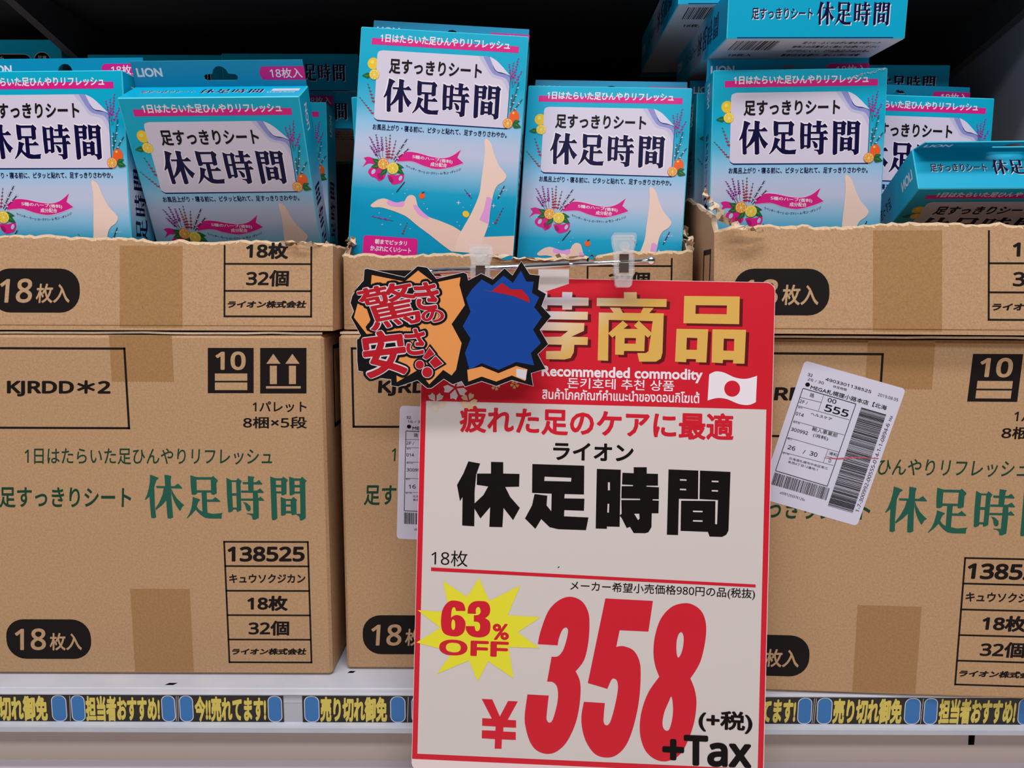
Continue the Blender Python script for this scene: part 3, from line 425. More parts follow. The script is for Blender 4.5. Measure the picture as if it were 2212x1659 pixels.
ART_BOX = [
('p','magenta',1,0,'9.4,-8.5 127.8,-8.5 127.8,-13.6 9.4,-13.6'),
('t','white',2,'1日はたらいた足ひんやりリフレッシュ',(16.4,-4.9,120.6,-4.9,16.4,-11.4),0.03),
('p','navy',1,0,'19,-19 105,-19 123,-34 123,-73.9 18,-73.9 15.2,-72 15,-22'),
('p','panel',2,1,'19,-17.8! 103,-17.7! 106.5,-20 109,-27 113,-30 119,-31 122.6,-33.5! 122.4,-73! 18,-72.8! 15.6,-71.5 15,-69! 14.6,-22! 15.5,-19'),
('p','curlshade2',3,1,'96,-17.8! 103,-17.8! 106.5,-20 109,-27 113,-30 119,-31 122.6,-33.5! 122.5,-47! 117,-36 108,-33 103,-27'),
('p','curlshade',4,1,'100,-17.8! 103,-17.8! 106.5,-20 109,-27 113,-30 119,-31 122.6,-33.5! 122.5,-40! 119,-34 110,-31.5 105.5,-27'),
('p','curl',5,1,'105,-17.8! 112,-21.5 122.5,-31.8! 117,-30 112,-29 109,-26'),
('t','black',5,'足すっきりシート',(24.8,-24,99.6,-24,24.8,-35.6),0.03),
('s','white',3,(21.4,-39.1,116.3,-39.1,21.4,-66.9,0.9)),
('s','navy2',5,(21.8,-39.6,115.9,-39.6,21.8,-66.6,0.16)),
('t','navy2',3,'お風呂上がり・寝る前に、ピタッと貼れて、足すっきりさわやか。',(14.4,-76,123.1,-76,14.4,-80.8),0.02),
('p','lemon',1,0,'16.4,-28.6 16.05,-26.8 15.05,-25.28 13.56,-24.26 11.8,-23.9 10.04,-24.26 8.55,-25.28 7.55,-26.8 7.2,-28.6 7.55,-30.4 8.55,-31.92 10.04,-32.94 11.8,-33.3 13.56,-32.94 15.05,-31.92 16.05,-30.4'),
('p','lemonhi',2,0,'12.5,-27.4 12.03,-26.27 10.9,-25.8 9.77,-26.27 9.3,-27.4 9.77,-28.53 10.9,-29 12.03,-28.53'),
('p','leaf',5,1,'10.5,-38! 8.13,-40.4 3.2,-38.6! 7.76,-36.02'),
('p','leaflight',6,0,'9.4,-38.09 7.63,-38.9 4.66,-38.48 7.58,-38.24'),
('p','lemon',6,0,'17.3,-37.2 16.99,-35.63 16.1,-34.3 14.77,-33.41 13.2,-33.1 11.63,-33.41 10.3,-34.3 9.41,-35.63 9.1,-37.2 9.41,-38.77 10.3,-40.1 11.63,-40.99 13.2,-41.3 14.77,-40.99 16.1,-40.1 16.99,-38.77'),
('p','pith',7,0,'16.73,-37.2 16.46,-35.85 15.69,-34.71 14.55,-33.94 13.2,-33.67 11.85,-33.94 10.71,-34.71 9.94,-35.85 9.67,-37.2 9.94,-38.55 10.71,-39.69 11.85,-40.46 13.2,-40.73 14.55,-40.46 15.69,-39.69 16.46,-38.55'),
('p','lemonflesh',8,0,'13.54,-36.97 16.22,-36.43 15.93,-35.38 15.06,-34.7'),
('p','lemonflesh',8,0,'13.28,-36.8 14.79,-34.52 13.84,-33.98 12.75,-34.12'),
('p','lemonflesh',8,0,'12.97,-36.86 12.43,-34.18 11.38,-34.47 10.7,-35.34'),
('p','lemonflesh',8,0,'12.8,-37.12 10.52,-35.61 9.98,-36.56 10.12,-37.65'),
('p','lemonflesh',8,0,'12.86,-37.43 10.18,-37.97 10.47,-39.02 11.34,-39.7'),
('p','lemonflesh',8,0,'13.12,-37.6 11.61,-39.88 12.56,-40.42 13.65,-40.28'),
('p','lemonflesh',8,0,'13.43,-37.54 13.97,-40.22 15.02,-39.93 15.7,-39.06'),
('p','lemonflesh',8,0,'13.6,-37.28 15.88,-38.79 16.42,-37.84 16.28,-36.75'),
('p','sage',1,0,'14.37,-60.05 8.07,-44.55 8.33,-44.45 14.63,-59.95'),
('p','crimson',2,0,'12.01,-58.08 13.5,-57.58 13.87,-58.57 14.37,-57.46 15.73,-58.2 14.37,-59.2 13.25,-59.07'),
('p','crimson',2,0,'11.14,-55.48 12.47,-55.04 12.8,-55.93 13.24,-54.93 14.46,-55.59 13.24,-56.48 12.25,-56.37'),
('p','crimson',2,0,'10.28,-52.89 11.44,-52.5 11.73,-53.28 12.12,-52.41 13.18,-52.99 12.12,-53.76 11.24,-53.66'),
('p','crimson',2,0,'9.41,-50.3 10.41,-49.96 10.66,-50.63 10.99,-49.88 11.9,-50.38 10.99,-51.04 10.24,-50.96'),
('p','sage',2,0,'8.54,-47.7 9.38,-47.42 9.59,-47.98 9.86,-47.35 10.63,-47.77 9.86,-48.33 9.24,-48.26'),
('p','sage',2,0,'7.68,-45.11 8.35,-44.88 8.52,-45.33 8.74,-44.83 9.35,-45.16 8.74,-45.61 8.24,-45.55'),
('p','sage',1,0,'14.5,-69.1 1.9,-55.6 2.1,-55.4 14.7,-68.9'),
('p','crimson',2,0,'11.72,-67.33 13.02,-66.89 13.34,-67.76 13.77,-66.79 14.96,-67.43 13.77,-68.3 12.8,-68.19'),
('p','crimson',2,0,'10.08,-65.44 11.26,-65.05 11.55,-65.84 11.95,-64.95 13.03,-65.54 11.95,-66.33 11.06,-66.23'),
('p','crimson',2,0,'8.45,-63.56 9.51,-63.21 9.77,-63.91 10.12,-63.12 11.09,-63.65 10.12,-64.35 9.33,-64.27'),
('p','crimson',2,0,'6.81,-61.68 7.75,-61.36 7.98,-61.99 8.3,-61.29 9.16,-61.76 8.3,-62.38 7.59,-62.3'),
('p','crimson',2,0,'5.18,-59.8 6,-59.52 6.2,-60.07 6.47,-59.45 7.23,-59.86 6.47,-60.41 5.86,-60.34'),
('p','sage',2,0,'3.54,-57.91 4.24,-57.68 4.41,-58.15 4.65,-57.62 5.29,-57.97 4.65,-58.44 4.12,-58.38'),
('p','sage',2,0,'1.9,-56.03 2.48,-55.84 2.63,-56.22 2.82,-55.79 3.36,-56.08 2.82,-56.47 2.39,-56.42'),
('p','sage',1,0,'124.34,-39.03 120.84,-23.03 121.16,-22.97 124.66,-38.97'),
('p','purple',2,0,'123.25,-33.63 123.27,-33.07 122.78,-32.59 122.15,-32.56 121.86,-32.99 122.11,-33.57 122.73,-33.85'),
('p','purple2',2,0,'124.61,-32.95 124.1,-32.73 123.48,-33.01 123.22,-33.58 123.52,-34.01 124.14,-33.98 124.63,-33.51'),
('p','purple2',2,0,'122.79,-31.49 122.81,-30.98 122.37,-30.54 121.79,-30.51 121.52,-30.91 121.75,-31.44 122.32,-31.7'),
('p','purple',2,0,'124.05,-31.12 123.58,-30.92 123.01,-31.17 122.77,-31.7 123.04,-32.1 123.62,-32.07 124.07,-31.63'),
('p','purple',2,0,'122.34,-29.56 122.36,-29.09 121.95,-28.7 121.43,-28.67 121.18,-29.03 121.39,-29.51 121.91,-29.75'),
('p','purple2',2,0,'123.48,-28.93 123.05,-28.74 122.54,-28.98 122.32,-29.46 122.57,-29.82 123.09,-29.79 123.5,-29.4'),
('p','purple2',2,0,'121.89,-27.35 121.9,-26.92 121.54,-26.57 121.06,-26.54 120.84,-26.87 121.03,-27.3 121.5,-27.51'),
('p','purple',2,0,'122.92,-26.99 122.53,-26.82 122.06,-27.03 121.87,-27.46 122.09,-27.79 122.57,-27.77 122.93,-27.41'),
('p','purple',2,0,'121.44,-25.2 121.45,-24.82 121.12,-24.5 120.7,-24.48 120.5,-24.77 120.67,-25.15 121.09,-25.34'),
('p','purple2',2,0,'122.35,-24.76 122.01,-24.61 121.59,-24.8 121.42,-25.18 121.62,-25.47 122.04,-25.45 122.37,-25.13'),
('p','purple2',2,0,'120.98,-23.06 121,-22.73 120.71,-22.45 120.34,-22.43 120.16,-22.69 120.31,-23.03 120.68,-23.19'),
('p','purple',2,0,'121.79,-22.75 121.49,-22.62 121.12,-22.78 120.97,-23.12 121.14,-23.38 121.51,-23.36 121.8,-23.08'),
('p','sage',1,0,'124.34,-40.98 127.84,-18.18 128.16,-18.22 124.66,-41.02'),
('p','purple',2,0,'125.7,-33.5 125.72,-32.94 125.23,-32.47 124.6,-32.44 124.31,-32.87 124.56,-33.44 125.18,-33.72'),
('p','purple2',2,0,'127.06,-32.43 126.55,-32.21 125.93,-32.49 125.67,-33.06 125.97,-33.5 126.59,-33.46 127.08,-32.99'),
('p','purple2',2,0,'126.02,-31.08 126.04,-30.56 125.58,-30.11 124.99,-30.08 124.71,-30.49 124.96,-31.03 125.54,-31.29'),
('p','purple',2,0,'127.31,-30.55 126.82,-30.34 126.24,-30.6 126,-31.14 126.28,-31.55 126.87,-31.52 127.33,-31.07'),
('p','purple',2,0,'126.35,-28.95 126.37,-28.45 125.94,-28.03 125.38,-28 125.12,-28.39 125.35,-28.89 125.9,-29.14'),
('p','purple2',2,0,'127.55,-28.18 127.1,-27.98 126.55,-28.23 126.33,-28.74 126.59,-29.12 127.14,-29.09 127.57,-28.67'),
('p','purple2',2,0,'126.68,-27.2 126.69,-26.74 126.29,-26.35 125.77,-26.32 125.53,-26.68 125.74,-27.15 126.25,-27.38'),
('p','purple',2,0,'127.8,-26.25 127.38,-26.06 126.87,-26.29 126.65,-26.77 126.9,-27.13 127.42,-27.1 127.82,-26.71'),
('p','purple',2,0,'127,-24.79 127.02,-24.36 126.65,-24 126.16,-23.97 125.94,-24.31 126.14,-24.75 126.61,-24.96'),
('p','purple2',2,0,'128.05,-23.99 127.66,-23.82 127.18,-24.03 126.98,-24.47 127.21,-24.8 127.69,-24.78 128.06,-24.42'),
('p','purple2',2,0,'127.33,-22.67 127.34,-22.27 127,-21.94 126.56,-21.91 126.35,-22.22 126.53,-22.63 126.97,-22.83'),
('p','purple',2,0,'128.3,-22.3 127.93,-22.14 127.49,-22.34 127.31,-22.75 127.52,-23.06 127.97,-23.03 128.31,-22.7'),
('p','purple',2,0,'127.66,-20.61 127.67,-20.25 127.35,-19.94 126.95,-19.92 126.75,-20.2 126.92,-20.57 127.32,-20.75'),
('p','purple2',2,0,'128.54,-20.03 128.21,-19.89 127.81,-20.07 127.64,-20.44 127.83,-20.72 128.24,-20.7 128.56,-20.39'),
('p','purple2',2,0,'127.98,-18.46 128,-18.13 127.71,-17.85 127.34,-17.83 127.16,-18.09 127.31,-18.43 127.68,-18.6'),
('p','purple',2,0,'128.79,-17.71 128.49,-17.58 128.12,-17.74 127.97,-18.08 128.14,-18.34 128.51,-18.32 128.8,-18.04'),
('p','sage',1,0,'124.86,-40.93 131.36,-27.93 131.64,-28.07 125.14,-41.07'),
('p','purple',2,0,'127.24,-37.02 127.27,-36.4 126.73,-35.88 126.04,-35.84 125.71,-36.32 126,-36.95 126.68,-37.26'),
('p','purple2',2,0,'128.74,-36.1 128.18,-35.85 127.5,-36.16 127.21,-36.79 127.54,-37.27 128.23,-37.23 128.77,-36.71'),
('p','purple2',2,0,'128.3,-34.77 128.32,-34.22 127.84,-33.75 127.22,-33.71 126.93,-34.14 127.19,-34.71 127.8,-34.99'),
('p','purple',2,0,'129.65,-33.83 129.14,-33.61 128.53,-33.88 128.28,-34.45 128.57,-34.88 129.19,-34.85 129.67,-34.38'),
('p','purple',2,0,'129.36,-32.4 129.38,-31.91 128.95,-31.49 128.41,-31.46 128.15,-31.84 128.37,-32.34 128.91,-32.59'),
('p','purple2',2,0,'130.56,-31.79 130.11,-31.6 129.57,-31.85 129.34,-32.35 129.6,-32.73 130.15,-32.7 130.57,-32.28'),
('p','purple2',2,0,'130.42,-30.57 130.44,-30.14 130.07,-29.78 129.59,-29.76 129.36,-30.09 129.56,-30.52 130.03,-30.74'),
('p','purple',2,0,'131.46,-29.56 131.07,-29.39 130.6,-29.6 130.4,-30.04 130.63,-30.37 131.11,-30.34 131.48,-29.98'),
('p','purple',2,0,'131.48,-28.29 131.5,-27.93 131.18,-27.62 130.77,-27.6 130.58,-27.88 130.75,-28.26 131.15,-28.44'),
('p','purple2',2,0,'132.37,-27.62 132.03,-27.48 131.63,-27.66 131.46,-28.03 131.66,-28.31 132.07,-28.29 132.38,-27.98'),
('p','sage',1,0,'124.34,-38 124.24,-21.5 124.56,-21.5 124.66,-38'),
('p','purple',2,0,'124.44,-32.64 124.46,-32.14 124.02,-31.71 123.45,-31.68 123.19,-32.07 123.42,-32.59 123.98,-32.84'),
('p','purple2',2,0,'125.67,-31.96 125.21,-31.76 124.65,-32.02 124.42,-32.53 124.68,-32.92 125.25,-32.89 125.69,-32.47'),
('p','purple2',2,0,'124.43,-30.35 124.45,-29.89 124.04,-29.5 123.52,-29.47 123.28,-29.83 123.49,-30.3 124,-30.54'),
('p','purple',2,0,'125.56,-29.58 125.13,-29.39 124.62,-29.62 124.41,-30.1 124.65,-30.46 125.17,-30.43 125.57,-30.04'),
('p','purple',2,0,'124.42,-28.43 124.43,-28.01 124.07,-27.65 123.59,-27.62 123.37,-27.95 123.57,-28.38 124.03,-28.59'),
('p','purple2',2,0,'125.44,-27.62 125.06,-27.45 124.59,-27.66 124.4,-28.1 124.62,-28.42 125.09,-28.4 125.46,-28.04'),
('p','purple2',2,0,'124.41,-26.16 124.42,-25.78 124.09,-25.46 123.66,-25.44 123.46,-25.73 123.64,-26.12 124.06,-26.31'),
('p','purple',2,0,'125.33,-25.65 124.98,-25.5 124.56,-25.69 124.39,-26.08 124.59,-26.38 125.02,-26.35 125.35,-26.03'),
('p','purple',2,0,'124.4,-24.06 124.41,-23.72 124.11,-23.43 123.73,-23.41 123.55,-23.67 123.71,-24.02 124.09,-24.19'),
('p','purple2',2,0,'125.22,-23.14 124.91,-23.01 124.54,-23.18 124.38,-23.53 124.56,-23.79 124.94,-23.77 125.23,-23.48'),
('p','purple2',2,0,'124.38,-21.55 124.4,-21.25 124.14,-21 123.8,-20.98 123.65,-21.21 123.78,-21.51 124.11,-21.66'),
('p','purple',2,0,'125.11,-21.32 124.84,-21.2 124.51,-21.35 124.37,-21.66 124.53,-21.89 124.86,-21.87 125.12,-21.62'),
('p','rosem',4,0,'125.21,-56.94 129.21,-36.94 129.79,-37.06 125.79,-57.06'),
('p','rosem',4,0,'126.23,-54.65 129.01,-52.44 125.73,-54.55'),
('p','rosem',4,0,'126.23,-54.65 124.49,-52.2 125.73,-54.55'),
('p','rosem',4,0,'126.62,-52.69 129.43,-50.46 126.13,-52.6'),
('p','rosem',4,0,'126.62,-52.69 124.63,-49.85 126.13,-52.6'),
('p','lilac',5,0,'127.63,-52.64 127.35,-52.18 126.72,-52.06 126.21,-52.38 126.21,-52.9 126.72,-53.23 127.35,-53.11'),
('p','rosem',4,0,'127.01,-50.74 129.05,-49.05 126.52,-50.64'),
('p','rosem',4,0,'127.01,-50.74 125.21,-48.2 126.52,-50.64'),
('p','rosem',4,0,'127.4,-48.78 129.38,-47.14 126.91,-48.68'),
('p','rosem',4,0,'127.4,-48.78 125.34,-45.82 126.91,-48.68'),
('p','rosem',4,0,'127.79,-46.83 129.71,-45.23 127.3,-46.73'),
('p','rosem',4,0,'127.79,-46.83 126.1,-44.45 127.3,-46.73'),
('p','lilac',5,0,'129.02,-46.78 128.74,-46.31 128.11,-46.19 127.6,-46.52 127.6,-47.04 128.11,-47.36 128.74,-47.25'),
('p','rosem',4,0,'128.18,-44.87 130.35,-43.1 127.69,-44.77'),
('p','rosem',4,0,'128.18,-44.87 126.63,-42.72 127.69,-44.77'),
('p','rosem',4,0,'128.57,-42.92 130.14,-41.57 128.08,-42.82'),
('p','rosem',4,0,'128.57,-42.92 126.91,-40.59 128.08,-42.82'),
('p','rosem',4,0,'128.96,-40.96 130.27,-39.81 128.47,-40.86'),
('p','rosem',4,0,'128.96,-40.96 127.59,-39.09 128.47,-40.86'),
('p','lilac',5,0,'130.07,-40.91 129.79,-40.44 129.15,-40.33 128.64,-40.65 128.64,-41.17 129.15,-41.5 129.79,-41.38'),
('p','rosem',4,0,'129.35,-39 131.06,-37.57 128.86,-38.91'),
('p','rosem',4,0,'129.35,-39 128.13,-37.38 128.86,-38.91'),
('p','rosem',4,0,'129.75,-37.05 130.8,-36.07 129.25,-36.95'),
('p','rosem',4,0,'129.75,-37.05 128.39,-35.21 129.25,-36.95'),
('p','rosem',4,0,'126.25,-59.83 132.95,-49.83 133.45,-50.17 126.75,-60.17'),
('p','rosem',4,0,'127.51,-58.94 129.96,-58.18 127.1,-58.66'),
('p','rosem',4,0,'127.51,-58.94 126.92,-56.48 127.1,-58.66'),
('p','rosem',4,0,'128.49,-57.47 130.65,-56.79 128.08,-57.19'),
('p','rosem',4,0,'128.49,-57.47 127.96,-55.33 128.08,-57.19'),
('p','lilac',5,0,'129.36,-57.33 129.07,-56.86 128.44,-56.75 127.93,-57.07 127.93,-57.59 128.44,-57.92 129.07,-57.8'),
('p','rosem',4,0,'129.48,-56.01 131.46,-55.36 129.06,-55.73'),
('p','rosem',4,0,'129.48,-56.01 128.88,-53.5 129.06,-55.73'),
('p','rosem',4,0,'130.46,-54.54 131.92,-54.01 130.04,-54.26'),
('p','rosem',4,0,'130.46,-54.54 129.9,-52.29 130.04,-54.26'),
('p','rosem',4,0,'131.44,-53.07 132.94,-52.54 131.03,-52.79'),
('p','rosem',4,0,'131.44,-53.07 130.94,-51.12 131.03,-52.79'),
('p','lilac',5,0,'131.72,-52.93 131.44,-52.46 130.8,-52.35 130.3,-52.67 130.3,-53.19 130.8,-53.52 131.44,-53.4'),
('p','rosem',4,0,'132.43,-51.61 133.9,-51.08 132.01,-51.33'),
('p','rosem',4,0,'132.43,-51.61 131.94,-49.8 132.01,-51.33'),
('p','rosem',4,0,'133.41,-50.14 134.68,-49.66 132.99,-49.86'),
('p','rosem',4,0,'133.41,-50.14 133,-48.81 132.99,-49.86'),
('p','rosem',4,0,'124.5,-59.98 125.2,-46.98 125.8,-47.02 125.1,-60.02'),
('p','rosem',4,0,'125.13,-58.45 126.44,-56.95 124.63,-58.43'),
('p','rosem',4,0,'125.13,-58.45 123.58,-56.89 124.63,-58.43'),
('p','rosem',4,0,'125.26,-56.17 126.52,-54.7 124.76,-56.14'),
('p','rosem',4,0,'125.26,-56.17 123.6,-54.48 124.76,-56.14'),
('p','lilac',5,0,'125.14,-56.15 124.85,-55.68 124.22,-55.57 123.71,-55.89 123.71,-56.41 124.22,-56.74 124.85,-56.62'),
('p','rosem',4,0,'125.38,-53.88 126.65,-52.41 124.88,-53.85'),
('p','rosem',4,0,'125.38,-53.88 123.86,-52.35 124.88,-53.85'),
('p','rosem',4,0,'125.5,-51.59 126.53,-50.35 125,-51.56'),
('p','rosem',4,0,'125.5,-51.59 124.07,-50.17 125,-51.56'),
('p','rosem',4,0,'125.63,-49.3 126.68,-48.04 125.13,-49.27'),
('p','rosem',4,0,'125.63,-49.3 124.34,-48.06 125.13,-49.27'),
('p','lilac',5,0,'125.48,-49.29 125.19,-48.82 124.56,-48.7 124.05,-49.03 124.05,-49.55 124.56,-49.87 125.19,-49.76'),
('p','rosem',4,0,'125.75,-47.01 126.34,-46.2 125.25,-46.99'),
('p','rosem',4,0,'125.75,-47.01 124.57,-45.9 125.25,-46.99'),
('p','orange',5,0,'132.1,-63.6 131.79,-61.72 130.9,-60.14 129.57,-59.07 128,-58.7 126.43,-59.07 125.1,-60.14 124.21,-61.72 123.9,-63.6 124.21,-65.48 125.1,-67.06 126.43,-68.13 128,-68.5 129.57,-68.13 130.9,-67.06 131.79,-65.48'),
('p','orangehi',6,0,'128.2,-60.8 127.91,-60.16 127.2,-59.9 126.49,-60.16 126.2,-60.8 126.49,-61.44 127.2,-61.7 127.91,-61.44'),
('p','leaf',7,1,'127,-69.5! 130.19,-67.93 134.2,-71.6! 128.85,-72.54'),
('p','leaflight',8,0,'128.08,-69.81 130.08,-69.65 132.76,-71.18 129.88,-70.34'),
('p','leaf',7,1,'127.5,-68! 129.13,-66.21 133,-66.8! 129.72,-68.95'),
('p','leaflight',8,0,'128.32,-67.82 129.61,-67.11 131.9,-67.04 129.7,-67.52'),
('p','orangerim',9,0,'127.3,-69.2 127,-67.67 126.13,-66.37 124.83,-65.5 123.3,-65.2 121.77,-65.5 120.47,-66.37 119.6,-67.67 119.3,-69.2 119.6,-70.73 120.47,-72.03 121.77,-72.9 123.3,-73.2 124.83,-72.9 126.13,-72.03 127,-70.73'),
('p','pith',10,0,'126.74,-69.2 126.48,-67.88 125.73,-66.77 124.62,-66.02 123.3,-65.76 121.98,-66.02 120.87,-66.77 120.12,-67.88 119.86,-69.2 120.12,-70.52 120.87,-71.63 121.98,-72.38 123.3,-72.64 124.62,-72.38 125.73,-71.63 126.48,-70.52'),
('p','orangeflesh',11,0,'123.63,-68.98 126.25,-68.45 125.96,-67.42 125.12,-66.76'),
('p','orangeflesh',11,0,'123.38,-68.81 124.85,-66.59 123.92,-66.06 122.86,-66.19'),
('p','orangeflesh',11,0,'123.08,-68.87 122.55,-66.25 121.52,-66.54 120.86,-67.38'),
('p','orangeflesh',11,0,'122.91,-69.12 120.69,-67.65 120.16,-68.58 120.29,-69.64'),
('p','orangeflesh',11,0,'122.97,-69.42 120.35,-69.95 120.64,-70.98 121.48,-71.64'),
('p','orangeflesh',11,0,'123.22,-69.59 121.75,-71.81 122.68,-72.34 123.74,-72.21'),
('p','orangeflesh',11,0,'123.52,-69.53 124.05,-72.15 125.08,-71.86 125.74,-71.02'),
('p','orangeflesh',11,0,'123.69,-69.28 125.91,-70.75 126.44,-69.82 126.31,-68.76'),
('p','sage',2,0,'22.86,-104.08 12.46,-87.08 12.74,-86.92 23.14,-103.92'),
('p','purple3',3,0,'19.33,-98.56 19.35,-98.03 18.89,-97.58 18.29,-97.55 18.01,-97.96 18.26,-98.51 18.85,-98.77'),
('p','purple2',3,0,'20.63,-97.5 20.14,-97.29 19.55,-97.55 19.31,-98.1 19.59,-98.51 20.19,-98.48 20.65,-98.03'),
('p','purple2',3,0,'18.21,-96.6 18.23,-96.1 17.8,-95.68 17.24,-95.65 16.98,-96.04 17.21,-96.55 17.75,-96.8'),
('p','purple3',3,0,'19.42,-95.87 18.96,-95.68 18.41,-95.93 18.18,-96.43 18.45,-96.82 19,-96.79 19.43,-96.37'),
('p','purple3',3,0,'17.08,-94.61 17.1,-94.16 16.7,-93.77 16.19,-93.74 15.94,-94.09 16.15,-94.56 16.66,-94.8'),
('p','purple2',3,0,'18.2,-94.16 17.78,-93.98 17.27,-94.21 17.06,-94.68 17.3,-95.03 17.82,-95.01 18.22,-94.62'),
('p','purple2',3,0,'15.96,-92.97 15.97,-92.55 15.61,-92.19 15.13,-92.16 14.91,-92.49 15.1,-92.93 15.57,-93.14'),
('p','purple3',3,0,'16.99,-92.29 16.6,-92.12 16.13,-92.34 15.94,-92.77 16.16,-93.1 16.64,-93.07 17.01,-92.71'),
('p','purple3',3,0,'14.83,-91.03 14.85,-90.65 14.51,-90.32 14.08,-90.3 13.87,-90.6 14.05,-90.99 14.48,-91.19'),
('p','purple2',3,0,'15.78,-90.17 15.42,-90.02 14.99,-90.21 14.82,-90.61 15.02,-90.91 15.45,-90.88 15.79,-90.56'),
('p','purple2',3,0,'13.71,-88.97 13.72,-88.62 13.42,-88.32 13.02,-88.3 12.84,-88.57 13,-88.93 13.39,-89.1'),
('p','purple3',3,0,'14.56,-88.4 14.24,-88.26 13.85,-88.44 13.69,-88.8 13.88,-89.07 14.27,-89.05 14.58,-88.75'),
('p','purple3',3,0,'12.58,-87.19 12.6,-86.87 12.32,-86.61 11.97,-86.59 11.8,-86.83 11.95,-87.15 12.3,-87.31'),
('p','purple2',3,0,'13.35,-86.99 13.06,-86.87 12.71,-87.03 12.57,-87.35 12.74,-87.59 13.09,-87.58 13.36,-87.31'),
('p','sage',2,0,'22.34,-104.04 17.44,-84.84 17.76,-84.76 22.66,-103.96'),
('p','purple3',3,0,'20.76,-97.81 20.78,-97.28 20.32,-96.83 19.72,-96.8 19.44,-97.21 19.68,-97.75 20.27,-98.02'),
('p','purple2',3,0,'22.05,-96.85 21.57,-96.64 20.98,-96.91 20.73,-97.46 21.01,-97.87 21.61,-97.84 22.07,-97.39'),
('p','purple2',3,0,'20.23,-95.4 20.25,-94.9 19.82,-94.48 19.26,-94.45 19,-94.84 19.23,-95.34 19.77,-95.59'),
('p','purple3',3,0,'21.44,-94.87 20.98,-94.68 20.43,-94.93 20.21,-95.43 20.47,-95.82 21.02,-95.79 21.46,-95.37'),
('p','purple3',3,0,'19.7,-93.46 19.72,-93 19.32,-92.61 18.8,-92.59 18.56,-92.94 18.77,-93.41 19.28,-93.64'),
('p','purple2',3,0,'20.82,-92.58 20.4,-92.4 19.89,-92.63 19.68,-93.1 19.92,-93.45 20.44,-93.43 20.84,-93.04'),
('p','purple2',3,0,'19.17,-91.46 19.19,-91.03 18.82,-90.68 18.34,-90.65 18.12,-90.98 18.32,-91.41 18.78,-91.63'),
('p','purple3',3,0,'20.2,-90.58 19.81,-90.41 19.35,-90.62 19.15,-91.06 19.37,-91.38 19.85,-91.36 20.22,-91'),
('p','purple3',3,0,'18.64,-89.22 18.66,-88.84 18.32,-88.51 17.89,-88.48 17.68,-88.78 17.86,-89.18 18.29,-89.37'),
('p','purple2',3,0,'19.58,-88.64 19.23,-88.48 18.8,-88.68 18.62,-89.08 18.83,-89.38 19.26,-89.35 19.6,-89.02'),
('p','purple2',3,0,'18.11,-87.1 18.13,-86.75 17.82,-86.45 17.43,-86.43 17.24,-86.7 17.4,-87.06 17.79,-87.23'),
('p','purple3',3,0,'18.97,-86.61 18.65,-86.47 18.26,-86.65 18.1,-87 18.28,-87.28 18.68,-87.25 18.98,-86.96'),
('p','purple3',3,0,'17.58,-85.24 17.6,-84.93 17.32,-84.66 16.97,-84.65 16.8,-84.89 16.95,-85.21 17.3,-85.37'),
('p','purple2',3,0,'18.35,-84.35 18.06,-84.23 17.71,-84.38 17.57,-84.71 17.74,-84.95 18.09,-84.93 18.36,-84.66'),
('p','sage',2,0,'23.84,-102.02 22.04,-86.52 22.36,-86.48 24.16,-101.98'),
('p','purple3',3,0,'23.34,-96.76 23.36,-96.23 22.9,-95.78 22.3,-95.75 22.02,-96.16 22.27,-96.71 22.86,-96.98'),
('p','purple2',3,0,'24.64,-95.98 24.15,-95.77 23.56,-96.04 23.32,-96.59 23.6,-97 24.2,-96.97 24.66,-96.51'),
('p','purple2',3,0,'23.15,-95.36 23.17,-94.87 22.74,-94.45 22.18,-94.42 21.92,-94.8 22.15,-95.31 22.7,-95.56'),
('p','purple3',3,0,'24.36,-94.43 23.9,-94.24 23.36,-94.49 23.13,-94.99 23.39,-95.38 23.94,-95.35 24.38,-94.93'),
('p','purple3',3,0,'22.96,-93.45 22.97,-92.99 22.57,-92.6 22.06,-92.57 21.82,-92.93 22.03,-93.4 22.54,-93.63'),
('p','purple2',3,0,'24.08,-93.07 23.65,-92.89 23.15,-93.12 22.93,-93.59 23.18,-93.94 23.69,-93.92 24.09,-93.53'),
('p','purple2',3,0,'22.76,-91.73 22.78,-91.31 22.41,-90.95 21.94,-90.92 21.71,-91.25 21.91,-91.69 22.38,-91.9'),
('p','purple3',3,0,'23.79,-91.41 23.41,-91.24 22.94,-91.45 22.74,-91.89 22.97,-92.21 23.44,-92.19 23.81,-91.83'),
('p','purple3',3,0,'22.57,-89.95 22.58,-89.56 22.25,-89.23 21.81,-89.21 21.61,-89.51 21.79,-89.91 22.22,-90.1'),
('p','purple2',3,0,'23.51,-89.68 23.16,-89.53 22.73,-89.72 22.55,-90.12 22.76,-90.42 23.19,-90.39 23.53,-90.06'),
('p','purple2',3,0,'22.38,-88.23 22.39,-87.88 22.09,-87.58 21.69,-87.56 21.51,-87.83 21.67,-88.19 22.06,-88.37'),
('p','purple3',3,0,'23.23,-88.03 22.91,-87.89 22.52,-88.07 22.36,-88.43 22.55,-88.7 22.94,-88.68 23.24,-88.38'),
('p','purple3',3,0,'22.18,-86.73 22.2,-86.42 21.92,-86.15 21.57,-86.13 21.4,-86.38 21.55,-86.7 21.9,-86.86'),
('p','purple2',3,0,'22.95,-86.08 22.66,-85.96 22.31,-86.12 22.17,-86.44 22.34,-86.68 22.69,-86.66 22.96,-86.4'),
('p','sage',2,0,'21.87,-105.1 13.47,-94.1 13.73,-93.9 22.13,-104.9'),
('p','purple3',3,0,'19.03,-101.33 19.05,-100.8 18.59,-100.35 17.99,-100.32 17.71,-100.73 17.96,-101.27 18.55,-101.54'),
